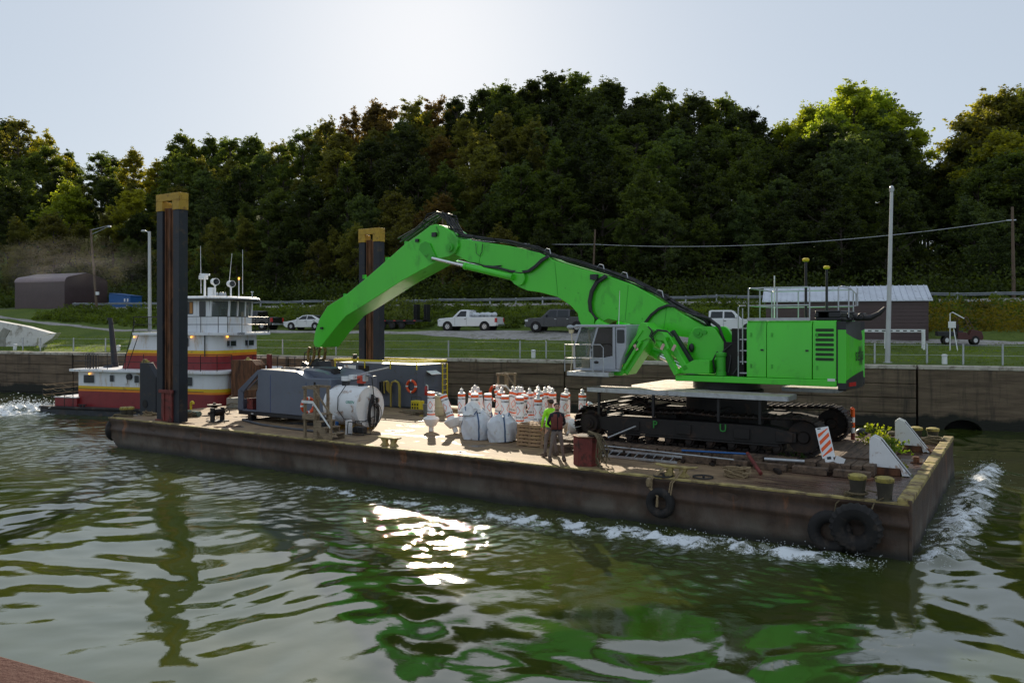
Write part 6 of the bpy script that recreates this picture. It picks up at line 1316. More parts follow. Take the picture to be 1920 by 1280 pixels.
# ================================================================ BUOYS
def rev(prof, n=22):
    mb = MB(); mb.lathe((0, 0, 0), prof, n); return mb
def wrap(s, size, r, zc, ang0, mb):
    V, F = text_geo(s, size); mb.add([((r+.0035)*math.cos(ang0+x/r), (r+.0035)*math.sin(ang0+x/r), zc+y) for x, y in V], F)
BR = .15; m_bw = M('buoy_white', (.80, .80, .79), .4, var=.03, dirt=.05, dcol=(.5, .45, .4)); m_bo = M('buoy_orange', (.82, .105, .006), .45, var=.05)
def make_buoy(name, label, lantern):
    t = thing(name, label, 'buoy', (0, 0, 0)); mb = rev([(.001, .0), (.10, .0), (.10, .20), (.19, .22), (.32, .46), (.33, .50), (.30, .54), (BR+.03, .60), (BR, .66), (BR, 1.56), (BR-.01, 1.575), (.001, 1.575)]); mb.build('body', m_bw, t)
    for z0, z1 in ((1.43, 1.52), (.66, .71)): rev([(BR+.003, z0), (BR+.004, z0+.001), (BR+.004, z1-.001), (BR+.003, z1)]).build('band', m_bo, t)
    mb = MB(); mt = MB()
    for a in range(0, 360, 120):
        ang = R(a)-1.2; wrap('SHALLOW', .085, BR, 1.34, ang, mt); wrap('ROCKS', .085, BR, .80, ang, mt)
        for (x0, z0), (x1, z1) in zip([(0, .17), (.11, 0), (0, -.17), (-.11, 0)], [(.11, 0), (0, -.17), (-.11, 0), (0, .17)]):
            L = []
            for k in range(7): f = k/6; x = x0+(x1-x0)*f; z = z0+(z1-z0)*f; q = 1.0-.19; L.append(((x, z), (x*q, z*q)))
            for (p, q_), (p2, q2) in zip(L, L[1:]): mb.add([((BR+.004)*math.cos(ang+x/BR), (BR+.004)*math.sin(ang+x/BR), 1.06+z) for x, z in (p, p2, q2, q_)], [(0, 1, 2, 3)])
        mb.build('diamond', m_bo, t); mt.build('lettering', m_text, t, smooth=False); mb = MB(); mt = MB()
    if lantern: rev([(.04, 1.575), (.075, 1.58), (.075, 1.63), (.05, 1.64), (.07, 1.66), (.07, 1.72), (.03, 1.74), (.008, 1.745), (.005, 1.82)], 14).build('lantern', M('lantern_grey', (.6, .6, .6), .4), t)
    return t
bA = make_buoy('shallow_buoy', '', True); bB = make_buoy('shallow_buoy', '', False); used = set()
def buoy(px, ytop, lean=0, leanv=0, lant=False, label='', rot=None, zoff=0, sc=1.0, yb=None):
    src = bA if lant else bB; h = 1.57*sc; yb = yb or ytop+67; u, v = D(px, yb); v = min(v, 12.4)
    rz = BG.yaw+(rot if rot is not None else rnd.uniform(0, 6.28)); Mx = Matrix.Rotation(BG.yaw, 4, 'Z') @ Matrix.Rotation(R(lean), 4, 'Y') @ Matrix.Rotation(R(leanv), 4, 'X') @ Matrix.Rotation(rz, 4, 'Z')
    eul = Mx.to_euler(); z = DECK+zoff+(abs(math.sin(R(lean)))+abs(math.sin(R(leanv))))*.10
    if src.name not in used: used.add(src.name); src.location = BG.w(u, v, z); src.rotation_euler = eul; src['label'] = label; src['group'] = 'white and orange warning buoys on deck'; o = src
    else: o = dup(src, (u, v, z), label=label, group='white and orange warning buoys on deck', tilt=eul)
    o.scale = (sc, sc, sc); return o
up = math.radians(0)
buoy(808.5, 741, label='white and orange buoy standing alone on deck right of the white tank', rot=.6)
buoy(865.5, 743, lant=True, label='leftmost upright buoy with grey lantern above the first white bag', rot=.2)
buoy(855, 752, lean=-24, label='buoy leaning far left at the left end of the buoy crowd', yb=812)
buoy(890, 746, label='upright buoy without lantern just behind the first white bag', rot=.4)
buoy(915, 748, label='upright buoy without lantern behind the gap between both white bags', rot=1.2, yb=813)
for px, yt, lb in ((978.5, 738, 'lantern buoy of the back row, leftmost of five, right of the far life ring'), (1009, 739, 'lantern buoy of the back row, second of five'), (1036, 742, 'lantern buoy of the back row in the middle, just above the hi vis worker'), (1062, 743, 'lantern buoy standing clear right of the two workers heads'), (1092, 746, 'lantern buoy of the back row nearest the excavator track')):
    buoy(px, yt, lant=True, label=lb, rot=.35+rnd.uniform(-.3, .3))
buoy(906, 757, lean=-9, lant=True, label='lantern buoy tipped left between the two lanternless buoys near the bags', yb=806); buoy(930, 745, lean=9, label='lanternless buoy tipped right behind the second white bag', yb=806, rot=2)
buoy(896, 742, lean=-5, lant=True, label='lantern buoy half hidden behind the upright buoy above the first bag', yb=800)
buoy(947, 751, label='upright lanternless buoy above the right half of the second white bag', rot=1.9, yb=818)
buoy(956, 747, lean=12, lant=True, label='lantern buoy tipped right below the far wooden steps', yb=803); buoy(945, 742, lean=-12, lant=True, label='lantern buoy tipped left below the far wooden steps', yb=800)
buoy(967, 753, lean=16, label='buoy tipped right just left of the upright one above the pallets', yb=812, rot=.2)
buoy(975, 753, label='upright lanternless buoy right above the left half of the pallet stack', rot=.15, yb=822)
buoy(990, 755, lean=-16, label='buoy tipped left just above the middle of the pallet stack', yb=818, rot=.3); buoy(1009, 756, lant=True, label='upright lantern buoy right above the right half of the pallet stack', rot=-.4, yb=826)
buoy(985, 748, lean=-10, lant=True, label='lantern buoy tipped left behind the buoys over the pallets', yb=804); buoy(1002, 746, lean=6, lant=True, label='lantern buoy tipped slightly right behind the right upright buoy over the pallets', yb=803)
buoy(1026, 751, lean=-13, lant=True, label='lantern buoy tipped left immediately left of the hi vis worker', yb=812, rot=.2); buoy(1018, 748, lean=10, lant=True, label='lantern buoy tipped right behind the buoy beside the hi vis worker', yb=802)
buoy(1066, 766, lean=38, label='buoy leaning steeply right against the near track sprocket', yb=818, rot=.5); buoy(1090, 760, lean=48, lant=True, label='buoy lying far over behind the near track with only its tip showing', yb=806)
buoy(935, 751, lean=5, lant=True, label='lantern buoy between the two lanternless buoys over the second bag', yb=806)

buoy(1000, 751, lean=-6, lant=True, label='lantern buoy just left of the right upright buoy over the pallets, slightly tipped', yb=810); buoy(1022, 744, lant=True, label='upright lantern buoy between the back row and the hi vis worker', yb=806, rot=.4)
buoy(962, 744, lant=True, label='upright lantern buoy just left of the leftmost back row buoy', yb=803); buoy(1050, 752, lean=8, label='buoy tipped right, mostly hidden behind the two workers', yb=812)
buoy(879, 748, lean=7, lant=True, label='lantern buoy right of the leftmost upright one, behind the first bag', yb=806); buoy(1040, 748, lean=-7, lant=True, label='lantern buoy tipped left directly behind the workers heads', yb=807)

# ================================================================ BAGS AND PALLETS
def bulk_bag(px0, px1, pyt, pyb, label, seed, tall):
    rs_ = np.random.RandomState(seed); u, v = D((px0+px1)/2, pyb); v += .35; w_ = .46; t = thing('bulk_bag', label, 'bulk bag', (u, v, DECK)); n_, m_ = 40, 22; V = []; F = []
    H_ = tall; ph = rs_.uniform(0, 6.28, 6)
    for j in range(m_+1):
        s = j/m_
        for i in range(n_):
            a = 2*math.pi*i/n_; q = (abs(math.cos(a))**4+abs(math.sin(a))**4)**-.25*.98
            bul = w_*(1+.10*math.sin(math.pi*min(1, s*1.2))+.04*math.sin(3*a+ph[0]+s*4)+.045*math.sin(7*a+ph[1]+s*7)+.035*math.sin(11*a+s*15+ph[5])+.02*math.sin(19*a-s*11)); top = 1 if s < .78 else 1-.35*(s-.78)/.22
            z = H_*s+(.07*math.sin(2*a+ph[2])+.05*math.sin(5*a+ph[3]))*s; V.append((u+q*bul*top*math.cos(a+.3)+.05*s*s*math.sin(ph[4]), v+q*bul*top*math.sin(a+.3), DECK+.01+z))
    for j in range(m_):
        for i in range(n_): F.append((j*n_+i, j*n_+(i+1) % n_, (j+1)*n_+(i+1) % n_, (j+1)*n_+i))
    F.append(tuple(range(n_-1, -1, -1))); c0 = len(V); V.append((u, v, DECK+H_*.86))
    for i in range(n_): F.append((m_*n_+i, m_*n_+(i+1) % n_, c0))
    mb = MB(); mb.add(V, F); mb.build('sack', m_bag, t)
    mb = MB(); ring_ = V[int(m_*.0)*n_:n_]
    for i0 in (3, 13, 23, 33):
        pts = [V[j*n_+i0] for j in range(0, m_+1)]; pts = [(a+(a-u)*.03, b+(b-v)*.03, c) for a, b, c in pts]
        for k in range(len(pts)-1):
            a, b = Vector(pts[k]), Vector(pts[k+1]); tn = Vector((-(a.y-v), a.x-u, 0)).normalized()*.028; mb.add([a-tn, a+tn, b+tn, b-tn], [(0, 1, 2, 3)])
        e_ = Vector(pts[-1]); mb.tube([e_, e_+Vector((rs_.uniform(-.1, .1), -.05, .12)), e_+Vector((rs_.uniform(-.2, .2), -.1, -.05))], .02, 6); mb.build('lifting_strap', m_bluest, t); mb = MB()
    return t, u, v
t, u, v = bulk_bag(862, 905, 770, 824, 'tall white bulk bag with plastic sheet piled out of its top', 3, 1.02)
mb = MB(); rs3 = np.random.RandomState(4); V = []; F = []; n_, m_ = 26, 10
for j in range(m_+1):
    s = j/m_
    for i in range(n_):
        a = 2*math.pi*i/n_; r_ = .44*(1-s)**.7*(1+.22*math.sin(3*a+s*5)+.15*math.sin(7*a+2+s*9)+.1*rs3.normal())+.02; V.append((u-.1+r_*math.cos(a)-.12*s, v+r_*math.sin(a), DECK+.88+.52*s+.05*rs3.normal()*(1-s)))
for j in range(m_):
    for i in range(n_): F.append((j*n_+i, j*n_+(i+1) % n_, (j+1)*n_+(i+1) % n_, (j+1)*n_+i))
mb.add(V, F); mb.build('plastic_sheet', m_bagcl, t)
t, u, v = bulk_bag(912, 953, 785, 829, 'wide slumped white bulk bag with dark blue straps left of the pallets', 8, .92); t.rotation_euler.rotate_axis('Y', R(-5))
def pallet_proto():
    t = thing('pallet', '', 'pallet', (0, 0, 0)); mb = MB()
    for k in range(7): a = -.55+k*.165; mb.box(a, a+.11, -.5, .5, .105, .125)
    mb.build('top_boards', m_pallet, t)
    mb = MB()
    for b in (-.5, -.03, .44): mb.box(-.55, .55, b, b+.06, .02, .104)
    mb.build('stringer', m_pallet, t)
    mb = MB()
    for a in (-.55, -.1, .44): mb.box(a, a+.11, -.5, .5, .0, .019)
    mb.build('bottom_boards', m_pallet, t); return t
pal = pallet_proto(); pu, pv = D(992, 838); pv += .55
order = ['bottom', 'second from bottom', 'third', 'fourth', 'fifth', 'topmost']
for k in range(6):
    z = DECK+.012+.128*k; rz = R(rnd.uniform(-3, 3))
    if k == 0: place(pal, (pu, pv, z), BG, rz); o = pal; KIDS.clear()
    else: o = dup(pal, (pu+rnd.uniform(-.03, .03), pv, z), BG, rz)
    o['label'] = f'brown wooden pallet, {order[k]} of the stack of six beside the workers'; o['group'] = 'stacked wooden pallets'
mb = MB(); [mb.box(pu-.6+.3*k, pu+.3+.2*k, pv-.3+.2*k, pv-.22+.2*k, DECK+.79+.025*k, DECK+.81+.025*k) for k in range(3)]; solo('loose_boards', mb, m_pallet, 'loose boards lying across the top of the pallet stack', 'boards', (pu, pv, DECK+.79))
u, v = D(1037, 848); mb = MB(); mb.box(u-.1, u+.4, v, v+.5, DECK, DECK+.28); mb.box(u+.0, u+.9, v+.55, v+.75, DECK, DECK+.24); solo('timber_blocks', mb, m_mat, 'dark timber blocks on deck behind the two workers', 'blocks', (u, v, DECK), bevel=.015)
# red box post with rope
u, v = D(1090, 874); v += .35
t = thing('steel_box_post', 'red rusty hollow steel box post right of the workers', 'steel post', (u, v, DECK)); pts = [(u+.42*math.cos(R(a+18)), v+.40*math.sin(R(a+18))) for a in range(0, 360, 60)]
mb = MB(); mb.plan(pts, DECK, DECK+.86); inner = [(u+(a-u)*.86, v+(b-v)*.86) for a, b in pts]; mb.build('box', m_redrust, t, bevel=.02)
mb = MB(); mb.plan([(u+(a-u)*1.12, v+(b-v)*1.12) for a, b in pts], DECK+.863, DECK+.90); mb.build('rim', m_rust, t, bevel=.01); mb = MB(); mb.plan(inner, DECK+.903, DECK+.908); mb.build('opening', m_inside, t)  # dark plate on top stands for the shade inside the hollow post
mb = MB(); rs_ = random.Random(21)
for k in range(13):
    o = rs_.gauss(0, .07); p = rs_.gauss(0, .05); l = rs_.uniform(.25, .85); mb.tube([(u+.1, v-.1+p, DECK+.93+.01*k), (u+.40+p, v-.15+o, DECK+.96), (u+.50+p, v-.2+o, DECK+.86), (u+.50+o+.02*k, v-.25+o, DECK+.86-l*.6), (u+.55+o*2, v-.25+p, max(DECK+.03, DECK+.86-l)), (u+.62+o*2, v-.2+p, max(DECK+.03, DECK+.75-l))], .02, 6)
mb.tube([(u+.5, v-.3, DECK+.3), (u+.7, v-.45, DECK+.03), (u+1.1, v-.4, DECK+.03), (u+.9, v-.1, DECK+.03)], .02, 6); solo('hanging_rope', mb, m_drope, 'bundle of green brown rope draped over the red box post', 'rope', (u, v, DECK+.9))
# ladder, pipes and litter in front of the mats
t = thing('aluminium_ladder', 'aluminium ladder lying flat on deck in front of the tracks', 'ladder', (25.2, 2.4, DECK)); l0, l1 = 23.9, 26.75; mb = MB()
for v_, z in ((2.2, .03), (2.62, .14)): mb.box(l0, l1, v_, v_+.03, DECK+z, DECK+z+.07)
mb.build('rails', m_galv, t); mb = MB(); [mb.cyl((l0+.2+.3*k, 2.22, DECK+.065), (l0+.2+.3*k, 2.63, DECK+.175), .018) for k in range(9)]; mb.build('rungs', m_galv, t)
def pipe(p, q, r, m, label, name='pipe', cat='pipe'): mb = MB(); mb.cyl(p, q, r, None, 10); solo(name, mb, m, label, cat, p)
pipe((24.0, 2.85, DECK+.27), (28.4, 2.55, DECK+.25), .025, m_galv, 'long thin pale pipe lying above the ladder along the mats')
pipe((26.6, 3.0, DECK+.32), (28.6, 3.3, DECK+.34), .03, m_blue, 'thin blue pipe lying by the near track'); pipe((28.7, 2.9, DECK+.42), (29.4, 1.8, DECK+.06), .055, m_redrust, 'short red jack pipe leaning off the mats right of the rope coil')
pipe((29.2, 2.9, DECK+.3), (30.3, 3.1, DECK+.3), .05, m_galv, 'short grey pipe lying on the mats near the idler end'); pipe((23.8, 3.5, DECK+.45), (24.8, 3.55, DECK+.9), .03, m_galv, 'grey pole leaning up against the near track')
mb = MB(); rs_ = random.Random(31)
for k in range(40):
    u_ = rs_.uniform(23, 31.5); v_ = rs_.uniform(2.4, 3.2); n0 = mb.mark(); mb.box(u_, u_+rs_.uniform(.1, .6), v_, v_+rs_.uniform(.04, .12), DECK+.02, DECK+rs_.uniform(.05, .22)); mb.rot(n0, R(rs_.uniform(-60, 60)), 'Z', (u_, v_, 0))
o = solo('deck_litter', mb, m_track, 'scraps of dark wood and metal strewn along the edge of the mats', 'debris', (27, 2.8, DECK), kind='stuff')
# white knee fins
def fin(px, py, label):
    u, v = D(px, py); u = max(u, 31.85); t = thing('towing_knee', label, 'steel bracket', (u, v, DECK), BG, 'white steel brackets at the barge end'); pr = [(u, DECK+.22), (u, DECK+1.02), (u+.1, DECK+1.10), (u+.28, DECK+1.02), (u+1.05, DECK+.02), (u+.85, DECK+.02), (u+.8, DECK+.22)]
    mb = MB(); mb.prism(pr, v, v+.05); mb.prism(pr, v+.34, v+.39); mb.box(u, u+.04, v+.05, v+.34, DECK+.22, DECK+1.0); mb.build('side_plates', m_whiterust, t, bevel=.008)
    mb = MB(); mb.prism([(u+.28, DECK+.98), (u+1.02, DECK+.02), (u+.96, DECK+.02), (u+.24, DECK+.96)], v+.06, v+.33); mb.build('sloping_edge', m_dark, t)
    mb = MB(); mb.box(u-.02, u+.8, v+.02, v+.37, DECK, DECK+.215); mb.build('foot', m_rust, t, bevel=.01)
fin(1630, 888, 'near white rusty triangular bracket beside the striped board'); fin(1678, 845, 'far white triangular bracket beside the green weeds')
# striped board, delineator, litter
bu, bv = 30.95, 3.35; t = thing('barricade_panel', 'leaning white board with orange diagonal stripes on the mats', 'barricade board', (bu, bv, DECK+.3)); H_, W_ = 1.02, .36
def tilt(mb, n0): mb.rot(n0, R(-12), 'Y', (bu, 0, DECK+.3)); mb.rot(n0, R(-12), 'X', (0, bv, DECK+.3)); mb.rot(n0, R(14), 'Z', (bu, bv, 0))
mb = MB(); mb.box(bu-W_/2, bu+W_/2, bv, bv+.035, DECK+.42, DECK+.3+H_); mb.box(bu-W_/2+.06, bu+W_/2-.06, bv, bv+.035, DECK+.3, DECK+.42); tilt(mb, 0); mb.build('board', m_white, t, bevel=.01)
mb = MB()
for k in range(4):
    z = DECK+.40+k*.21; a, b = bu-W_/2+.03, bu+W_/2-.03; c0, c1_ = max(z, DECK+.47), 0
    P_ = [(a, z), (b, z+.22), (b, z+.33), (a, z+.11)]; P_ = [(x, min(max(y, DECK+.48), DECK+.25+H_)) for x, y in P_]; mb.prism(P_, bv-.006, bv-.002)
tilt(mb, 0); mb.build('stripes', m_bo, t, smooth=False)
mb = MB(); mb.box(bu-.05, bu+.06, bv-.007, bv-.001, DECK+.38, DECK+.46); mb.box(bu-.13, bu-.04, bv-.007, bv-.001, DECK+.25+H_, DECK+.285+H_); tilt(mb, 0); mb.build('slots', m_black, t)
u, v = A(1599, 800, 8.6)[0], 8.6; t = thing('delineator_post', 'orange and white striped plastic post behind the leaning striped board', 'traffic post', (u, v, DECK+.3)); z = DECK+.3
for k, (h, m_) in enumerate(((.24, m_redrust), (.18, m_white), (.18, m_bo), (.18, m_white), (.28, m_bo))): mb = MB(); mb.cyl((u, v, z), (u, v, z+h-.001), .068, None, 16); mb.build('band', m_, t); z += h
mb = MB(); mb.torus((u-.02, v, z+.0), (0, 1, 0), .05, .02, 12, 6); mb.build('handle', m_bo, t)
u, v = D(1570, 868, DECK+.3); mb = MB(); n0 = 0; mb.box(u-.1, u+.16, v, v+.02, DECK+.3, DECK+.5); mb.rot(0, R(20), 'Y', (u, v, DECK+.3)); solo('plastic_scrap', mb, m_white, 'small torn white plate lying left of the striped board', 'scrap', (u, v, DECK+.3))
u, v = D(1590, 880); mb = MB(); n0 = mb.mark(); mb.box(u-.5, u+.6, v+.1, v+.35, DECK+.3, DECK+.35); mb.rot(0, R(9), 'Z', (u, v, 0)); solo('loose_plank', mb, m_mat, 'loose dark plank on the mats under the striped board', 'plank', (u, v, DECK+.3))
u, v = D(1616, 818, DECK+.3); mb = MB(); mb.ball((u, v, DECK+.45), .2, 12, (1.1, 1, .75)); solo('black_float', mb, m_black, 'round black float on the mats right of the orange post', 'float', (u, v, DECK+.3))
u, v = D(1718, 868); mb = MB(); mb.box(u-.08, u+.08, v-.06, v+.1, DECK, DECK+.2); mb.box(u-.16, u+.16, v-.1, v+.14, DECK, DECK+.03); solo('deck_stub', mb, m_rust, 'small square steel stub on the wet deck near the right end', 'steel stub', (u, v, DECK), bevel=.01)
u, v = D(1737, 848); mb = MB(); mb.lathe((u, v, DECK), [(.2, 0), (.2, .05), (.12, .06), (.12, .14), (.01, .14)], 18); solo('deck_hatch', mb, m_rust, 'small round hatch on the wet deck near the right coaming', 'hatch', (u, v, DECK))
u, v = D(1614, 897); mb = MB(); mb.lathe((u, v, DECK), [(.34, 0), (.34, .04), (.31, .05), (.01, .05)], 22); solo('manhole_cover', mb, m_rust, 'round flat manhole cover on deck in front of the near white bracket', 'manhole', (u, v, DECK))
u, v = D(1690, 822); mb = MB(); [mb.ball((u-.3+.2*k, v+.1*(k % 2), DECK+.16), .16, 8, (1.2, 1, .7)) for k in range(4)]; solo('brown_sacks', mb, M('brown_sack', (.10, .075, .05), .9, bump=.6), 'brown heap of sacking behind the far white bracket', 'sacks', (u, v, DECK))
def weed(px, py, h, n, label, w=DECK+.3, col=(.16, .22, .03), seed=1):
    u, v = D(px, py, w); rs_ = np.random.RandomState(seed); cs = np.stack([rs_.normal(0, .16, n)*1.3, rs_.normal(0, .14, n), np.abs(rs_.uniform(0, 1, n))*h], 1); V, F = make_leaves(rs_, cs, 5, .05, .09)
    t = thing('weed', label, 'weed', (u, v, w)); me = fast_mesh('leaves', V, F, m_weed); o = bpy.data.objects.new('leaves', me); S.collection.objects.link(o); o.parent = t; o.color = col+(1,)
    mb = MB(); [mb.tube([(u, v, w-.05), (u+rs_.normal(0, .06), v, w+h*.5), (u+rs_.normal(0, .14), v, w+h*.95)], .006, 4) for k in range(6)]; mb.build('stem', M('stem', (.1, .12, .04), .7) if 'stem' not in bpy.data.materials else bpy.data.materials['stem'], t)
weed(1640, 832, .62, 50, 'tall bright green weed growing from the mats left of the far bracket', col=(.28, .34, .03), seed=3); weed(1655, 835, .32, 45, 'low bright weed between the tall weed and the far bracket', col=(.26, .30, .03), seed=4)
weed(1675, 850, .42, 45, 'green weed hanging over the mat end below the far bracket', col=(.12, .2, .03), seed=5); weed(1497, 872, .3, 60, 'dark green weed at the mat edge left of the striped board', col=(.04, .08, .02), seed=6, w=DECK+.05); weed(1668, 880, .16, 30, 'low yellowish weed on the wet deck behind the near bracket', col=(.22, .24, .05), seed=7, w=DECK)

# ================================================================ LAND SIDE
def GL(px, py, v): return A(px, py, v, LN)
# guard rail along the road
gr = thing('guardrail', 'long grey steel guard rail on posts along the road above the bank', 'guardrail', (-40, 29.6, gp(-40, 29.6)), LN)
ga, gb = GL(137, 570, 29.6)[0], 40; mb = MB(); prf = [(0, .50), (.05, .55), (0, .62), (.05, .70), (0, .76), (-.02, .76), (.02, .70), (-.02, .62), (.02, .55), (-.02, .50)]
us_ = [ga+(gb-ga)*i/80 for i in range(81)]
mb.loft([[(u_, 29.52-a, gp(u_, 29.6)+b) for a, b in prf] for u_ in us_]); mb.build('rail', M('weathered_rail', (.24, .26, .28), .55, .5, var=.2), gr)
k = ga+.3
while k < gb: mb = MB(); z = gp(k, 29.6); mb.box(k-.06, k+.06, 29.57, 29.72, z-.3, z+.82); mb.build('post', m_galv, gr); k += 2.9
# wall-top fence
fn = thing('wall_fence', 'low wire fence on grey posts along the top of the lock wall', 'fence', (-30, .95, 3.38), LN)
fpx = [-20, 43, 76, 138, 198, 262, 430, 530, 630, 720, 841, 975, 1024, 1100, 1640, 1738, 1806, 1880]; fu = [GL(p, 680, 1.1)[0] for p in fpx]
for u_ in fu: mb = MB(); mb.cyl((u_, 1.1, 3.38), (u_, 1.1, 4.58), .055, .055, 10); mb.build('post', m_galv, fn)
mb = MB(); L = fu[0]-8, 14
for z in (3.95, 4.5): mb.tube([(L[0]+(L[1]-L[0])*i/40, 1.1, z+.01*math.sin(i)) for i in range(41)], .012, 4)
mb.build('wires', m_galv, fn)
first = None
for px, lb in ((28, 'short white marker post on the lock wall below the whitewashed ramp wall'), (222, 'short white marker post on the lock wall beside the tug mast'), (1000, 'short white marker post on the lawn edge above the buoys'), (1771, 'short white marker post on the lock wall right of the lamp pole')):
    u_ = GL(px, 680, 1.3)[0]; mb = MB(); mb.lathe((u_, 1.3, 3.4), [(.14, 0), (.14, .48), (.16, .5), (.16, .56), (.1, .6), (.01, .61)], 16)
    solo('marker_post', mb, m_white, lb, 'marker post', (u_, 1.3, 3.4), LN, group='short white marker posts on the lock wall')
# lamp posts and poles
a0, a1 = GL(1664, 683, 1.6), GL(1672, 356, 1.6); t = thing('lamp_pole', 'tall pale grey lamp pole on the lock wall right of the excavator', 'lamp pole', (a0[0], 1.6, 3.4), LN)
mb = MB(); mb.tube([(a0[0], 1.6, 3.38), (a1[0], 1.6, a1[1])], [.15, .085], 10); mb.cyl((a0[0], 1.6, 3.38), (a0[0], 1.6, 3.5), .26, .26, 12); mb.build('pole', m_pole, t)
mb = MB(); mb.ball((a1[0], 1.6, a1[1]+.1), .15, 12, (.8, 1, 1)); mb.cyl((a1[0], 1.6, a1[1]-.1), (a1[0], 1.6, a1[1]+.05), .12, .14); mb.build('lamp_head', m_galv, t)
a0, a1 = GL(281, 640, 9), GL(280, 434, 9); g = gp(a0[0], 9); t = thing('lamp_pole', 'grey lamp pole with small head standing on the lawn left of the near spud', 'lamp pole', (a0[0], 9, g), LN)
mb = MB(); mb.tube([(a0[0], 9, g-.1), (a1[0], 9, a1[1])], [.17, .12], 10); mb.build('pole', m_pole, t); hd_ = GL(270, 433, 9); mb = MB(); mb.tube([(a1[0], 9, a1[1]-.1), (hd_[0]+.2, 9, a1[1]+.05), (hd_[0], 9, hd_[1])], .05); mb.ball((hd_[0]-.05, 9, hd_[1]-.02), .22, 12, (1.2, 1, .6)); mb.build('lamp_head', m_galv, t)
a0, a1 = GL(182, 575, 28), GL(170, 430, 28); g = gp(a0[0], 28); t = thing('leaning_lamp_post', 'dark leaning wooden lamp post with pale double arm right of the arched shed', 'lamp post', (a0[0], 28, g), LN)
mb = MB(); mb.tube([(a0[0], 28, g-.2), (a1[0], 28, a1[1])], [.17, .11], 10); mb.build('pole', m_upole, t); e = GL(204, 423, 28); mb = MB(); mb.tube([(a1[0], 28, a1[1]-.1), (e[0], 28, e[1])], .04, 6); mb.tube([(a1[0], 28, a1[1]-.7), (e[0], 28, e[1]-.1)], .04, 6); mb.build('arm', m_galv, t)
mb = MB(); mb.ball((e[0]+.1, 28, e[1]-.15), .2, 10, (1.3, 1, .8)); mb.build('lamp_head', m_galv, t); mb = MB(); m_ = GL(184, 550, 28); mb.box(m_[0]-.1, m_[0]+.3, 27.7, 27.9, m_[1]-.2, m_[1]+.2); mb.build('meter_box', m_white, t)
a0, a1 = GL(1901, 545, 38.5), GL(1898, 388, 38.5); g = gp(a0[0], 38.5)
t = thing('utility_pole', 'wooden utility pole at the right edge beyond the road', 'utility pole', (a0[0], 38.5, g), LN); mb = MB(); mb.tube([(a0[0], 38.5, g-.2), (a1[0], 38.5, a1[1])], [.18, .12], 10); mb.build('pole', m_upole, t); mb = MB(); mb.box(a1[0]-.5, a1[0]+.3, 38.4, 38.5, a1[1]-1.3, a1[1]-1.2); mb.build('bracket', m_galv, t)
A1 = (a1[0], 38.5, GL(1897, 412, 38.5)[1])
q0, q1 = GL(1110, 500, 43), GL(1116, 430, 43); g = gp(q0[0], 43); t = thing('utility_pole', 'thin utility pole at the foot of the woods above the boom', 'utility pole', (q0[0], 43, g), LN); mb = MB(); mb.tube([(q0[0], 43, g-.3), (q1[0], 43, q1[1])], [.14, .1], 8); mb.build('pole', m_upole, t)
A2 = (q1[0], 43, GL(1116, 458, 43)[1]); q2 = GL(830, 395, 43); g = gp(q2[0], 43); t = thing('utility_pole', 'thin grey utility pole rising behind the elbow of the boom', 'utility pole', (q2[0], 43, g), LN); mb = MB(); mb.tube([(q2[0], 43, g-.3), (q2[0], 43, q2[1])], [.15, .1], 8); mb.build('pole', m_upole, t)
A3 = (q2[0], 43, GL(830, 445, 43)[1]); A4 = (GL(540, 425, 43)[0], 43, GL(540, 425, 43)[1])
def sag(a, b, s, n=24): return [(a[0]+(b[0]-a[0])*i/n, a[1]+(b[1]-a[1])*i/n, a[2]+(b[2]-a[2])*i/n-s*4*(i/n)*(1-i/n)) for i in range(n+1)]
mb = MB(); mb.tube(sag(A1, A2, 1.1)+sag(A2, A3, .3)[1:], .034, 4); solo('power_line', mb, m_galv, 'thin overhead power line sagging across the dark woods', 'power line', (A2[0], 43, A2[2]), LN)

# ---- arched brown metal shed at left
b0, b1 = GL(28, 570, 31)[0], GL(121, 575, 31)[0]; bz = 8.0; zt = GL(121, 519, 33)[1]; D_ = 7.0; t = thing('metal_shed', 'brown metal shed with rounded shoulders at the left edge by the road', 'shed', ((b0+b1)/2, 31, bz), LN)
ze = GL(121, 528, 31)[1]; prof_ = [(31, bz-.3), (31, ze)]+[(31+.9-.9*math.cos(R(x)), ze+.75*math.sin(R(x))) for x in (20, 45, 70)]+[(31+D_/2, ze+1.35)]+[(31+D_-.9+.9*math.cos(R(x)), ze+.75*math.sin(R(x))) for x in (70, 45, 20)]+[(31+D_, ze), (31+D_, bz-.3)]
mb = MB(); mb.loft([[(b0, a, b) for a, b in prof_], [(b1, a, b) for a, b in prof_]]); mb.build('walls', m_brownm, t, smooth=False)
mb = MB(); rp2 = prof_[1:-1]; n_ = len(rp2)
for i in range(n_-1):
    (a, b), (c, d) = rp2[i], rp2[i+1]; mb.add([(b0-.1, a-.03, b+.04), (b1+.1, a-.03, b+.04), (b1+.1, c-.03, d+.04), (b0-.1, c-.03, d+.04)], [(0, 1, 2, 3)])
mb.build('roof', m_brownroof, t, smooth=False)
mb = MB(); z = bz
while z < ze-.1: mb.box(b0, b1, 30.975, 31.0, z, z+.05); mb.box(b1, b1+.025, 31.1, 31+D_-.1, z+.1, z+.15); z += .27
mb.build('cladding_ribs', m_brownm, t)
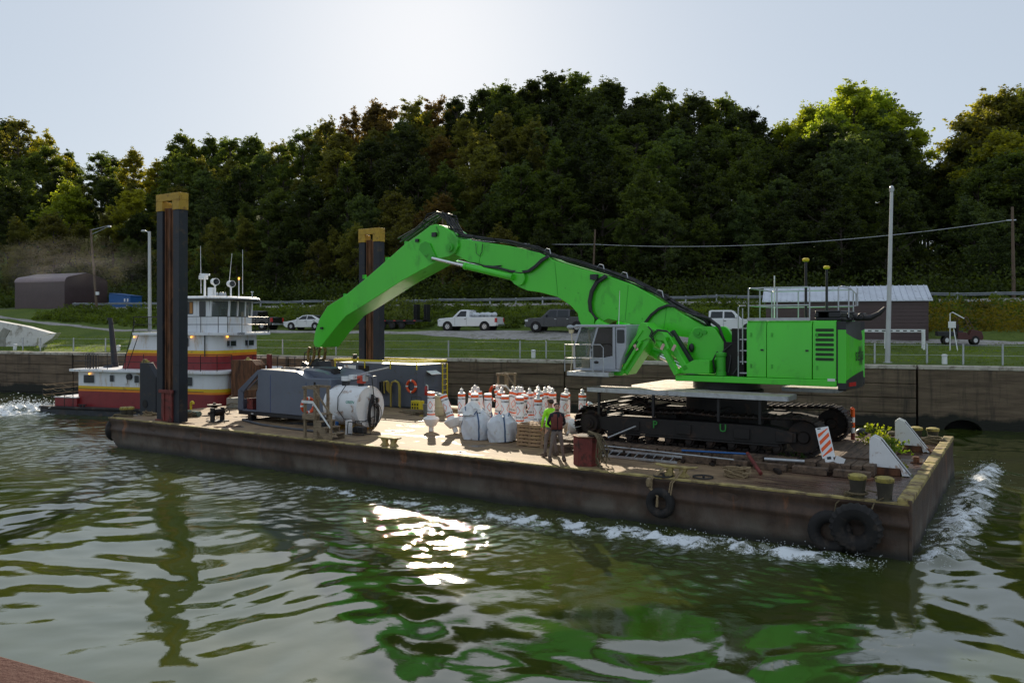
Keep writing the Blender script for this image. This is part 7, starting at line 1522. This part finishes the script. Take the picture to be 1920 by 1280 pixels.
# ---- metal shed on the right
s0, s1 = GL(1436, 600, 15.5)[0], GL(1741, 600, 15.5)[0]; sz = gp((s0+s1)/2, 15.5)-.1; se = GL(1600, 565, 15.2)[1]; sr = GL(1600, 538.5, 18.2)[1]
t = thing('tin_roof_shed', 'long brown shed with silver ribbed metal roof behind the excavator', 'shed', ((s0+s1)/2, 15.5, sz), LN)
mb = MB(); mb.loft([[(u_, 15.5, sz-.3), (u_, 15.5, se), (u_, 18.2, sr-.1), (u_, 20.9, se), (u_, 20.9, sz-.3)] for u_ in (s0, s1)]); mb.build('walls', m_brownm, t, smooth=False)
mb = MB(); z = sz+.1
while z < se-.1: mb.box(s0, s1, 15.46, 15.5, z, z+.04); z += .26
mb.build('cladding_ribs', m_brownm, t)
mb = MB(); sl = (sr-se)/(18.2-15.2)
mb.loft([[(u_, 15.2, se), (u_, 15.2, se+.07), (u_, 18.2, sr+.07), (u_, 21.2, se+.07), (u_, 21.2, se), (u_, 18.2, sr)] for u_ in (s0-.25, s1+.25)])
k = s0-.2
while k < s1+.2: mb.loft([[(k, 15.19, se+.07), (k, 15.19, se+.13), (k, 18.2, sr+.13), (k, 18.2, sr+.07)], [(k+.05, 15.19, se+.07), (k+.05, 15.19, se+.13), (k+.05, 18.2, sr+.13), (k+.05, 18.2, sr+.07)]]); k += .42
mb.build('roof', m_tin, t, smooth=False)
# ---- whitewashed ramp walls at far left
ww = M('whitewashed_concrete', (.68, .66, .63), .85, var=.1, dirt=.28, dcol=(.20, .16, .11), dscale=.9, bump=.3)
Pw_ = [(-160, 585), (-60, 592), (0, 603), (48, 612), (95, 625), (70, 634), (66, 668), (-160, 668)]
q = [(a, max(b, 3.2)) for a, b in AL(Pw_, 4.5, LN)]; t = thing('ramp_wall', 'peeling whitewashed concrete wall with sloping top at the far left', 'wall', (q[3][0], 4.5, 3.4), LN)
mb = MB(); mb.prism(q, 4.5, 5.2); mb.build('face', ww, t, bevel=.03); mb = MB(); q = AL([(0, 655), (0, 623), (7, 614), (19, 619), (10, 634), (10, 656)], 4.47, LN); mb.prism(q, 4.44, 4.49); mb.build('bare_patch', m_lichen, t)
q = [(a, max(b, 3.3)) for a, b in AL([(72, 632), (106, 624), (98, 634), (80, 646), (76, 668), (72, 668)], 3.4, LN)]; t2 = MB(); t2.prism(q, 3.4, 3.9); solo('wing_wall', t2, ww, 'small white concrete wing wall sloping into the grass at left', 'wall', (q[0][0], 3.4, 3.4), LN, bevel=.03)

# ---- dumpster, bench, sign
d0, d1 = GL(204, 560, 34)[0], GL(244, 560, 34)[0]; dz = gp(d0, 34)+.1; t = thing('dumpster', 'blue dumpster with sloping lid behind the guard rail at left', 'dumpster', (d0, 34, dz), LN); mb = MB(); mb.prism([(d0, dz), (d0, dz+1.75), (d0+.25, dz+1.95), (d1, dz+1.55), (d1, dz)], 34, 36); mb.build('bin', m_blue, t, bevel=.03)
mb = MB(); mb.prism([(d0+.2, dz+1.99), (d1+.1, dz+1.59), (d1+.1, dz+1.54), (d0+.2, dz+1.94)], 33.9, 36.1); mb.build('lid', m_blue, t); mb = MB()
for x in (.72, .86): mb.box(d0+(d1-d0)*x, d0+(d1-d0)*x+.22, 33.97, 33.99, dz+.8, dz+1.2)
mb.build('labels', m_white, t)
h0, h1 = GL(1618, 625, 9)[0], GL(1735, 625, 9)[0]; hz = gp(h1, 9); ht = GL(1700, 621, 9)[1]; t = thing('long_bench', 'long white slotted table on legs in front of the brown shed', 'bench', (h1, 9, hz), LN)
mb = MB(); mb.box(h0, h1, 9, 9.05, ht-.06, ht+.13); mb.box(h0, h1, 9.8, 9.85, ht-.06, ht+.13); mb.build('side_beams', m_white, t)
k = h0+.3; mb = MB()
while k < h1-.3: mb.box(k, k+.22, 8.985, 8.998, ht+.0, ht+.07); k += .42
mb.build('slots', m_dark, t); mb = MB(); k = h0
while k < h1: mb.box(k, k+.08, 9.051, 9.799, ht+.05, ht+.09); k += .4
mb.build('rungs', m_white, t)
for u_ in (GL(1660, 630, 9)[0], h1-.12):
    for v_ in (9.0, 9.75): mb = MB(); mb.box(u_, u_+.12, v_-.002, v_+.1, hz-.1, ht-.062); mb.build('leg', m_white, t)
p0 = GL(1783, 640, 9.5); pt = GL(1783, 587, 9.5); g = gp(p0[0], 9.5); t = thing('sign_post', 'white pipe stand with a small white sign right of the brown shed', 'sign', (p0[0], 9.5, g), LN); mb = MB(); mb.tube([(p0[0]-.05, 9.5, g-.1), (p0[0]-.05, 9.5, pt[1]), (p0[0]+.1, 9.5, pt[1]+.05), (p0[0]+.75, 9.5, pt[1]-.35)], .035, 8); mb.tube([(p0[0]+.15, 9.45, g+1.4), (p0[0]+.35, 9.2, g-.1)], .03, 6); mb.build('post', m_white, t)
mb = MB(); c = GL(1785, 609, 9.45); mb.box(c[0]-.22, c[0]+.22, 9.42, 9.44, c[1]-.2, c[1]+.22); mb.build('board', m_white, t, bevel=.01)

# ---- vehicles
def wheel(t, x, y, r=.37, rim=True, w_=.24, m=m_rim):
    mb = MB(); mb.torus((x, y, r), (0, 1, 0), r-.10, .105, 28, 10); o = mb.build('wheel', m_rubber, t)
    s = -1 if y < 0 else 1; mb = MB(); mb.cyl((x, y-.06*s, r), (x, y+.075*s, r), r*.62, r*.56, 20); mb.cyl((x, y+.07*s, r), (x, y+.10*s, r), r*.18, r*.12, 10); mb.build('rim', m, o)
    mb = MB()
    for k in range(5): a = k*2*math.pi/5; mb.cyl((x+r*.36*math.cos(a), y+.077*s, r+r*.36*math.sin(a)), (x+r*.36*math.cos(a), y+.085*s, r+r*.36*math.sin(a)), r*.11, None, 8)
    mb.build('rim_opening', m_black, o)
def shell(mb, poly, hw, tuck):
    """side outline given as (x,z) with a half width that narrows above the belt line"""
    rings = []
    for s, inset, sh in ((-1, 1.0, .0), (-1, 0, 0), (1, 0, 0), (1, 1, 0)):
        rings.append([(x, s*(hw-tuck(z)-(.06 if inset else 0)), z) for x, z in poly])
    mb.loft([rings[0], rings[3]] if False else [rings[1], rings[2]])
def vehicle(name, label, base, kind, paint, rz=0, load=False):
    t = thing(name, label, {'sedan': 'car'}.get(kind, 'pickup truck'), (0, 0, 0)); hw = .92 if kind == 'sedan' else 1.0
    if kind == 'sedan':
        L_, r = 4.85, .34; xs_ = (.95, 3.78); low = [(0, .42), (.03, .66), (.18, .78), (1.25, .96), (2.0, 1.0), (3.9, 1.02), (4.72, .98), (4.85, .8), (4.83, .40), (4.6, .24), (.3, .22)]
        cabp = [(1.32, .965), (2.15, 1.42), (2.75, 1.48), (3.35, 1.44), (4.35, 1.03)]; win = [[(1.72, 1.02), (2.22, 1.36), (2.72, 1.41), (2.72, 1.03)], [(2.80, 1.03), (2.80, 1.41), (3.3, 1.37), (3.85, 1.06)]]; seams = (1.66, 2.76, 3.7); gh = [(1.36, .99, 2.14, 1.40), (4.32, 1.05, 3.4, 1.42)]
    else:
        crew = kind == 'crew'; L_, r = 5.85, .40; xs_ = (1.0, 4.7); x1 = 4.05 if crew else 3.15
        low = [(0, .52), (.0, .95), (.12, 1.12), (1.35, 1.22), (1.6, 1.26), (L_-.02, 1.26), (L_, .9), (L_+.03, .55), (L_-.1, .42), (.15, .38)]
        cabp = [(1.5, 1.24), (2.15, 1.88), (2.35, 1.93), (x1-.15, 1.93), (x1, 1.85), (x1+.02, 1.262)]
        win = [[(1.85, 1.30), (2.28, 1.80), (2.85, 1.82), (2.85, 1.30)]]+([[(2.97, 1.30), (2.97, 1.82), (x1-.2, 1.82), (x1-.12, 1.30)]] if crew else []); seams = (1.75, 2.91)+((3.95,) if crew else ()); gh = [(1.53, 1.29, 2.14, 1.85)]
    mb = MB(); mb.loft([[(x, s*hw*(.97 if z < .5 else 1), z) for x, z in low] for s in (-1, 1)]); mb.build('body', paint, t, bevel=.05)
    mb = MB(); tk = .19 if kind == 'sedan' else .15; zb_ = cabp[0][1]; zt_ = max(z for x, z in cabp)
    mb.loft([[(x, s*(hw-.05-tk*(z-zb_)/(zt_-zb_)), z) for x, z in cabp] for s in (-1, 1)]); cb = mb.build('cab', paint, t, bevel=.04)
    for s in (-1, 1):
        for w_ in win:
            mb = MB(); f = lambda x, z, o: (x, s*(hw-.05-tk*(z-zb_)/(zt_-zb_)+o), z); mb.loft([[f(x, z, -.02) for x, z in w_], [f(x, z, .008) for x, z in w_]]); mb.build('side_window', m_glass, cb)
        mb = MB()
        for x in seams: mb.box(x-.008, x+.008, s*hw-.004, s*hw+.004, .55, (1.0 if kind == 'sedan' else 1.24))
        for x in seams[:-1] if kind == 'sedan' or kind == 'crew' else seams[:1]: pass
        mb.build('door_seams', m_black, t)
        mb = MB()
        for x in ((2.55, 3.55) if kind == 'sedan' else (2.7, 3.8) if kind == 'crew' else (2.7,)): mb.box(x, x+.18, s*(hw+.005), s*(hw+.03), .86 if kind == 'sedan' else 1.06, .89 if kind == 'sedan' else 1.1)
        mb.build('door_handles', m_rim if paint is not m_carwhite else m_black, t)
        mb = MB(); mx = seams[0]+.12; mz = 1.05 if kind == 'sedan' else 1.36; mb.box(mx, mx+.14, s*(hw+.02), s*(hw+.24), mz-.05, mz+.14); mb.build('mirror', paint, t, bevel=.03)
        for x in xs_:
            mb = MB(); mb.cyl((x, s*(hw-.3), r), (x, s*(hw+.006), r), r*1.24, None, 28); mb.build('wheel_arch', m_inside, t); wheel(t, x, s*(hw-.045), r)  # dark disc stands for the shade under the wing
        mb = MB(); mb.box(.0-.01, .28, s*(hw-.32) if s > 0 else s*(hw+.006), s*(hw+.006) if s > 0 else s*(hw-.32), .68 if kind == 'sedan' else .86, .80 if kind == 'sedan' else 1.04); mb.build('headlight', m_headl, t, bevel=.02)
        mb = MB(); mb.box(L_-.16, L_+.035, min(s*(hw-.2), s*(hw+.006)), max(s*(hw-.2), s*(hw+.006)), .78, .95 if kind == 'sedan' else 1.18); mb.build('tail_light', m_taill, t, bevel=.01)
    for (x0, z0, x1_, z1) in gh:
        mb = MB(); d = -.012 if x0 < x1_ else .012; mb.loft([[(x0+d, -hw+.16, z0+.02), (x0+d, hw-.16, z0+.02), (x1_+d, hw-.3, z1), (x1_+d, -hw+.3, z1)], [(x0, -hw+.16, z0), (x0, hw-.16, z0), (x1_, hw-.3, z1-.02), (x1_, -hw+.3, z1-.02)]]); mb.build('windscreen' if x0 < x1_ else 'rear_window', m_glass, cb)
    if kind != 'sedan':
        mb = MB(); mb.box(x1+.12, L_-.1, -hw+.12, hw-.12, 1.262, 1.268); mb.build('bed', m_inside, t); mb = MB(); mb.box(-.05, .03, -hw+.1, hw-.1, .42, .62); mb.box(L_+.03, L_+.16, -hw+.05, hw-.05, .45, .62); mb.build('bumper', m_rim, t, bevel=.02)
        mb = MB(); mb.box(-.015, 0, -.62, .62, .70, 1.02); mb.build('grille', m_black, t)
    place(t, base, LN, rz); return t
def gz(u, v): return gp(u, v)+.03
def veh(px, v, flip, L_): 
    u = GL(px, 610, v)[0]; return (u, v, gz(u+(L_/2 if not flip else -L_/2), v))
b_ = veh(829, 20.0, 0, 5.85); pk = vehicle('pickup_truck', 'white regular cab pickup parked on the gravel with its bed full of white bags', b_, 'single', m_carwhite)
ld = []; rs_ = random.Random(12)
for k in range(11):
    x = 3.5+(k % 6)*.40+rs_.uniform(-.05, .05); y = -.5+.45*(k//6)+rs_.uniform(-.1, .1); mb = MB(); mb.ball((b_[0]+x, b_[1]+y, b_[2]+1.42+rs_.uniform(0, .08)), .26, 12, (1, .9, .85)); solo('white_sack', mb, m_bag, 'white round sack lying in the bed of the white pickup', 'sack', (b_[0]+x, b_[1]+y, b_[2]+1.2), LN, group='white round sacks in the pickup bed')
vehicle('pickup_truck', 'dark crew cab pickup parked on the gravel just left of the excavator cab', veh(991, 18.6, 0, 5.9), 'crew', m_cardark)
vehicle('sedan', 'white sedan parked on the lawn road left of the excavator arm', veh(541, 20.6, 0, 4.85), 'sedan', m_carwhite)
bb = veh(521, 20.0, 1, 5.9); vehicle('pickup_truck', 'black pickup parked behind the tug wheelhouse with red tail lamp showing', (bb[0]-5.9, bb[1], bb[2]), 'crew', m_carblack)
bb = veh(1330, 17.5, 0, 5.9); t_ = vehicle('pickup_truck', 'white pickup partly hidden behind the boom foot and engine house', (bb[0]+4.1, bb[1], bb[2]), 'crew', m_carwhite, rz=math.pi)
# flat trailer
u0, u1 = GL(651, 605, 22)[0], GL(799, 605, 22)[0]; z = gz(u0, 22); t = thing('flat_trailer', 'long black flat trailer with raised ramps parked behind the far spud', 'trailer', (u0, 22, z), LN); mb = MB(); mb.box(u0, u1, 21.2, 23.2, z+.75, z+.93); mb.box(u0+.5, u1-1, 21.5, 21.6, z+.5, z+.75); mb.box(u0-1.5, u0, 22.1, 22.3, z+.6, z+.75); mb.build('deck', m_dark, t)
mb = MB(); k = u0+.2
while k < u1: mb.box(k, k+.25, 21.185, 21.199, z+.82, z+.90); k += 1.1
mb.build('reflectors', m_taill, t)
for x in (.50, .62, .74): mb = MB(); c = u0+(u1-u0)*x; mb.torus((c, 21.35, z+.42), (0, 1, 0), .28, .11, 24, 8); o = mb.build('wheel', m_rubber, t); mb = MB(); mb.cyl((c, 21.25, z+.42), (c, 21.36, z+.42), .2, .2, 14); mb.build('rim', m_dark, o)
for px in (782, 801):
    c = GL(px, 590, 22)[0]; mb = MB(); zt2 = GL(px, 571, 22)[1]; mb.box(c-.08, c-.02, 21.4, 22.2, z+.93, zt2); mb.box(c+.16, c+.22, 21.4, 22.2, z+.93, zt2); n = 7
    for k in range(n): h = z+1.0+(zt2-z-1.0)*k/n; mb.box(c-.02, c+.16, 21.4, 22.2, h, h+.07)
    mb.build('ramp', m_dark, t)
# red utility cart
u0 = GL(1756, 630, 13)[0]; v = 13; z = gz(u0+1.6, v); t = thing('utility_cart', 'dark red utility cart with tipping bed parked right of the brown shed', 'utility vehicle', (u0, v, z), LN)
mb = MB(); mb.box(u0, u0+1.55, v-.7, v+.7, z+.62, z+.95); mb.build('bed', m_black, t, bevel=.02); mb = MB(); mb.prism([(u0+1.6, z+.4), (u0+1.6, z+.9), (u0+2.3, z+.9), (u0+2.5, z+.65), (u0+2.8, z+1.1), (u0+3.55, z+.95), (u0+3.7, z+.55), (u0+3.6, z+.35)], v-.65, v+.65); mb.build('body', m_utv, t, bevel=.03)
for x in (.75, 3.05):
    for y in (v-.62, v+.62):
        mb = MB(); mb.torus((u0+x, y, z+.33), (0, 1, 0), .22, .12, 24, 8); o = mb.build('wheel', m_rubber, t); mb = MB(); mb.cyl((u0+x, y-.1, z+.33), (u0+x, y+.1, z+.33), .16, .16, 14); mb.build('rim', m_rim, o)
for y in (v-.6, v+.6): mb = MB(); mb.tube([(u0+1.65, y, z+.9), (u0+1.6, y, z+1.9), (u0+2.4, y, z+1.95), (u0+2.9, y, z+1.1)], .03, 7); mb.build('roll_bar', m_utv, t)
mb = MB(); mb.box(u0+1.65, u0+2.1, v-.5, v+.5, z+.85, z+1.0); mb.box(u0+1.6, u0+1.75, v-.5, v+.5, z+1.0, z+1.45); mb.build('seat', m_black, t, bevel=.03); mb = MB(); mb.tube([(u0+2.5, v-.2, z+1.0), (u0+2.35, v-.2, z+1.25)], .02); mb.torus((u0+2.33, v-.2, z+1.27), (-.6, 0, .8), .16, .02, 16, 6); mb.build('steering_wheel', m_black, t); t.scale = (.74, .9, .95)

# ================================================================ PEOPLE
def person(label, base, rz, shirt, pants, arms, vest=None, hat=None, hair=m_hair, beard=True, H=1.8, stance=.12):
    k = H/1.8; t = thing('person', label, 'person', (0, 0, 0), WD); X_ = stance
    Vn = {}; E = []; V = []; Rr_ = []
    def add(n, p, r, par=None):
        Vn[n] = len(V); V.append((p[0]*k, p[1]*k, p[2]*k)); Rr_.append((r[0]*k, r[1]*k) if isinstance(r, tuple) else (r*k, r*k))
        if par is not None: E.append((Vn[par], Vn[n]))
    add('pel', (0, 0, .95), (.155, .11)); add('wst', (0, -.01, 1.10), (.145, .10), 'pel'); add('chs', (0, 0, 1.30), (.17, .115), 'wst'); add('shd', (0, .01, 1.43), (.13, .09), 'chs'); add('nck', (0, .0, 1.525), .058, 'shd'); add('hd0', (0, -.015, 1.60), (.068, .078), 'nck'); add('hd1', (0, -.01, 1.68), (.076, .094), 'hd0'); add('hd2', (0, .005, 1.755), (.06, .072), 'hd1')
    for s, sd in ((-1, 'l'), (1, 'r')):
        add('hp'+sd, (s*.09, 0, .88), .095, 'pel'); add('th'+sd, (s*(.10+X_*.2), -.01, .68), .083, 'hp'+sd); add('kn'+sd, (s*(.10+X_*.5), -.015, .50), .060, 'th'+sd); add('cf'+sd, (s*(.10+X_*.7), .01, .33), .058, 'kn'+sd); add('an'+sd, (s*(.10+X_), .01, .11), .045, 'cf'+sd)
        a = arms[0 if s < 0 else 1]; add('sh'+sd, (s*.175, .01, 1.42), .068, 'shd'); add('up'+sd, tuple((Vector((s*.20, .01, 1.38))+Vector(a[0]))/2), .054, 'sh'+sd); add('el'+sd, a[0], .043, 'up'+sd); add('fa'+sd, tuple((Vector(a[0])+Vector(a[1]))/2), .038, 'el'+sd); add('wr'+sd, a[1], .027, 'fa'+sd)
        d = (Vector(a[1])-Vector(a[0])).normalized(); pl = Vector(a[1])+d*.075; add('pm'+sd, tuple(pl), (.036, .02), 'wr'+sd)
        side = d.cross(Vector((0, 1, 0))).normalized() if abs(d.y) < .9 else Vector((1, 0, 0)); n2 = d.cross(side)
        for fi, (o, ln) in enumerate(((-.030, .062), (-.010, .075), (.010, .070), (.030, .055))):
            p0 = pl+side*o+d*.03; add(f'f{fi}{sd}', tuple(p0), .0095, 'pm'+sd); add(f'g{fi}{sd}', tuple(p0+d*ln*.55+n2*.012), .0085, f'f{fi}{sd}'); add(f'h{fi}{sd}', tuple(p0+d*ln+n2*.034), .007, f'g{fi}{sd}')
        p0 = pl-side*.04-d*.03; add('t0'+sd, tuple(p0), .012, 'pm'+sd); add('t1'+sd, tuple(p0-side*.022+d*.04+n2*.01), .010, 't0'+sd)
    me = bpy.data.meshes.new('body'); me.from_pydata(V, E, []); o = bpy.data.objects.new('body', me); S.collection.objects.link(o)
    sk = o.modifiers.new('s', 'SKIN'); sk.use_smooth_shade = True
    for i, r in enumerate(Rr_): me.skin_vertices[0].data[i].radius = r
    me.skin_vertices[0].data[0].use_root = True; o.modifiers.new('u', 'SUBSURF').levels = 2
    dg = bpy.context.evaluated_depsgraph_get(); m2 = bpy.data.meshes.new_from_object(o.evaluated_get(dg)); bpy.data.objects.remove(o); m2.materials.clear()
    for m_ in (m_skin, shirt, pants, m_boot): m2.materials.append(m_)
    wr = [Vector(V[Vn['wr'+s]]) for s in 'lr']; el = [Vector(V[Vn['el'+s]]) for s in 'lr']
    mi = []
    for p in m2.polygons:
        c = p.center; z = c.z/k; hand = any((c-w_).dot(w_-e_) > -.002 and (c-w_).length < .24*k for w_, e_ in zip(wr, el))
        mi.append(0 if hand else 0 if z > 1.515 and abs(c.x) < .12 else 1 if z > .93 or abs(c.x)/k > .24 and z > .7 else 2)
    m2.polygons.foreach_set('material_index', mi); m2.shade_smooth() ; b = bpy.data.objects.new('body', m2); S.collection.objects.link(b); b.parent = t
    hz_ = 1.68*k; hy = -.01*k
    mb = MB(); mb.ball((0, .018*k, 1.725*k), .098*k, 16, (.86, 1.02, .80)); mb.v = [(a, b2+(.022*k if c > 1.70*k else .040*k), c) for a, b2, c in mb.v]; mb.build('hair', hair, t)
    mb = MB(); mb.loft([[(-.008*k, -.095*k, 1.70*k), (.008*k, -.095*k, 1.70*k), (.008*k, -.08*k, 1.70*k), (-.008*k, -.08*k, 1.70*k)], [(-.017*k, -.125*k, 1.648*k), (.017*k, -.125*k, 1.648*k), (.017*k, -.08*k, 1.645*k), (-.017*k, -.08*k, 1.645*k)]]); mb.build('nose', m_skin, t)
    mb = MB(); [mb.ball((s*.08*k, .0, 1.665*k), .026*k, 8, (.4, .8, 1.2)) for s in (-1, 1)]; mb.build('ears', m_skin, t)
    mb = MB(); [mb.ball((s*.031*k, -.092*k, 1.692*k), .012*k, 8, (1.2, .7, .7)) for s in (-1, 1)]; mb.box(-.05*k, -.015*k, -.102*k, -.09*k, 1.710*k, 1.716*k); mb.box(.015*k, .05*k, -.102*k, -.09*k, 1.710*k, 1.716*k); mb.build('eyes', m_hair, t)
    mb = MB(); mb.box(-.022*k, .022*k, -.098*k, -.088*k, 1.618*k, 1.626*k); mb.build('mouth', M('lips', (.35, .12, .10), .5) if 'lips' not in bpy.data.materials else bpy.data.materials['lips'], t)
    if beard: mb = MB(); mb.ball((0, -.035*k, 1.578*k), .060*k, 12, (1, .95, .55)); mb.build('beard', m_hair, t)
    for s in (-1, 1):
        x = s*(.10+X_)*k; mb = MB(); mb.loft([[(x-.048, -.17, .0), (x+.048, -.17, 0), (x+.045, .09, 0), (x-.045, .09, 0)], [(x-.05, -.18, .05), (x+.05, -.18, .05), (x+.048, .09, .07), (x-.048, .09, .07)], [(x-.045, -.06, .12), (x+.045, -.06, .12), (x+.045, .075, .16), (x-.045, .075, .16)]]); mb.build('boot', m_boot, t, bevel=.012)
    if vest:
        mb = MB(); rings = []
        for z, a, b2 in ((.98, .185, .135), (1.08, .18, .128), (1.22, .195, .135), (1.36, .20, .130), (1.46, .15, .10)):
            rings.append([(a*math.sin(R(x))*k, -b2*math.cos(R(x))*k+.0, (z+(.03 if abs(x) < 40 and z > 1.4 else 0)-(.22 if abs(x) < 25 and z > 1.4 else 0))*k) for x in [4+i*352/29 for i in range(30)]])
        n_ = len(rings[0]); vv_ = [p for r_ in rings for p in r_]; mb.add(vv_, [(j*n_+i, j*n_+i+1, (j+1)*n_+i+1, (j+1)*n_+i) for j in range(len(rings)-1) for i in range(n_-1)])
        o = mb.build('vest', vest, t); sm = o.modifiers.new('s', 'SOLIDIFY'); sm.thickness = .012
    if hat:
        mb = MB(); mb.ball((0, .0, 1.745*k), .105*k, 16, (.92, 1.08, .62)); mb.build('cap', hat, t)
    t.location = base; t.rotation_euler = (0, 0, rz); return t
u, v = D(1044, 864); p_ = BG.w(u, v, DECK+.012)
person('bearded man in black long sleeved shirt and maroon vest, hands behind his back', p_, R(8), m_navycloth, m_khaki, [((-.27, .09, 1.14), (-.10, .20, 1.0)), ((.27, .09, 1.14), (.10, .20, 1.0))], vest=m_vest, H=1.82)
u, v = D(1036, 856); p_ = BG.w(u-.08, v, DECK+.012)
person('worker in bright yellow green jacket standing behind the man in the maroon vest', p_, R(-150), m_hiviz, m_khaki, [((-.27, .02, 1.14), (-.24, -.06, .90)), ((.29, .02, 1.15), (.26, -.10, .92))], hat=M('brown_cap', (.12, .07, .035), .8), H=1.86, beard=False)

# ---- foreground steel at the lower left
t = thing('steel_beam', 'brown red painted steel beam edge in the lower left foreground', 'steel beam', (-1.4, 2.2, 4.6), WD)
def fpt(px, py): Y_ = (CAMH-4.6)*FPX/(py-HYP); return (px-CXP)/FPX*Y_, Y_
f0, f1 = fpt(-500, 1091), fpt(700, 1420); mb = MB(); mb.plan([f0, f1, (f1[0]-.06, f1[1]-.16), (f0[0]-.06, f0[1]-.16)], 4.5, 4.6); mb.build('flange', m_steelred, t, bevel=.006)
mb = MB(); mb.plan([(f0[0], f0[1]-.05), (f1[0], f1[1]-.05), (f1[0]-.01, f1[1]-.07), (f0[0]-.01, f0[1]-.07)], 4.0, 4.499); mb.build('web', m_steelred, t)

# ================================================================ SMOKE
c = GL(110, 505, 20); m_sm = bpy.data.materials.new('smoke'); m_sm.use_nodes = True; n_ = m_sm.node_tree; n_.nodes.clear(); out = n_.nodes.new('ShaderNodeOutputMaterial'); pv_ = n_.nodes.new('ShaderNodeVolumePrincipled')
pv_.inputs['Color'].default_value = (.8, .78, .75, 1); pv_.inputs['Anisotropy'].default_value = .4
tc_ = nd(n_, 'ShaderNodeTexCoord'); ln_ = nd(n_, 'ShaderNodeVectorMath', operation='LENGTH'); n_.links.new(tc_.outputs['Object'], ln_.inputs[0]); mr_ = nd(n_, 'ShaderNodeMapRange'); mr_.inputs[1].default_value = 1; mr_.inputs[2].default_value = 0; mr_.inputs[3].default_value = 0; mr_.inputs[4].default_value = .022; n_.links.new(ln_.outputs[1], mr_.inputs[0])
mm_ = nd(n_, 'ShaderNodeMath', operation='MULTIPLY'); n_.links.new(mr_.outputs[0], mm_.inputs[0]); n_.links.new(ramp(n_, noise(n_, mapping(n_, (1.6, 1, 2)), 1.6, 4, .6, .6), .38, .68), mm_.inputs[1]); n_.links.new(mm_.outputs[0], pv_.inputs['Density']); n_.links.new(pv_.outputs[0], out.inputs['Volume'])
mb = MB(); mb.ball((0, 0, 0), 1, 20); sm_ = struct('exhaust_smoke', mb, m_sm, LN, True, 'stuff'); sm_.location = LN.w(c[0], 20, c[1]); sm_.scale = (15, 5, 4.2); sm_['label'] = 'thin grey exhaust smoke drifting over the bank at left behind the tug'; sm_['category'] = 'smoke'

# ================================================================ TREE LABELS
LM = [(-40, 'far left edge'), (30, 'arched shed wall'), (85, 'arched shed roof'), (140, 'arched shed gable'), (180, 'leaning lamp post'), (225, 'blue dumpster'), (278, 'lawn lamp pole'), (320, 'near spud'), (376, 'radar post'), (410, 'searchlights'), (450, 'wheelhouse aerials'), (500, 'black pickup'), (565, 'white sedan'), (610, 'tip of the arm'), (655, 'lower arm'), (695, 'far spud'), (750, 'upper arm'), (825, 'boom elbow'), (885, 'loaded white pickup'), (950, 'boom cylinder lug'), (1020, 'dark pickup'), (1080, 'raised cab'), (1140, 'hump of the boom'), (1200, 'cab linkage'), (1260, 'lower boom'), (1320, 'boom foot'), (1390, 'house ladder'), (1450, 'left roof rails'), (1511, 'taller antenna mast'), (1550, 'shorter antenna mast'), (1605, 'counterweight'), (1668, 'tall lamp pole'), (1730, 'white bench end'), (1790, 'red utility cart'), (1850, 'weedy bank at right'), (1905, 'right utility pole'), (1970, 'right picture edge')]
seen = {}
for e, u, v, kd, tn, has, H in TREES:
    w_ = LN.w(u, v, 0); px = CXP+FPX*w_.x/w_.y
    row = 'on the skyline' if 83 < v < 96 else 'behind the skyline trees' if v >= 96 else 'high on the slope' if v > 72 else 'on the middle slope' if v > 63.5 else 'on the lower slope' if v > 54.5 else 'low on the slope' if v > 48 else 'at the woods edge'
    e['_row'] = row; lm = min(LM, key=lambda q: abs(q[0]-px))[1]
    if not has: seen.setdefault(f"{TLOOK[tn]} {KSH[kd]} tree {row} above the {lm}", []).append((px, e))
for k, L in seen.items():
    L.sort(key=lambda q: q[0])
    for i, (px, e) in enumerate(L): e['label'] = k if len(L) == 1 else k+(', left one', ', right one')[i] if len(L) == 2 else k+(', leftmost', ', middle', ', rightmost', ', far right')[min(i, 3)]
for e, *_ in TREES:
    for q in ('_k', '_t', '_row'):
        if q in e: del e[q]
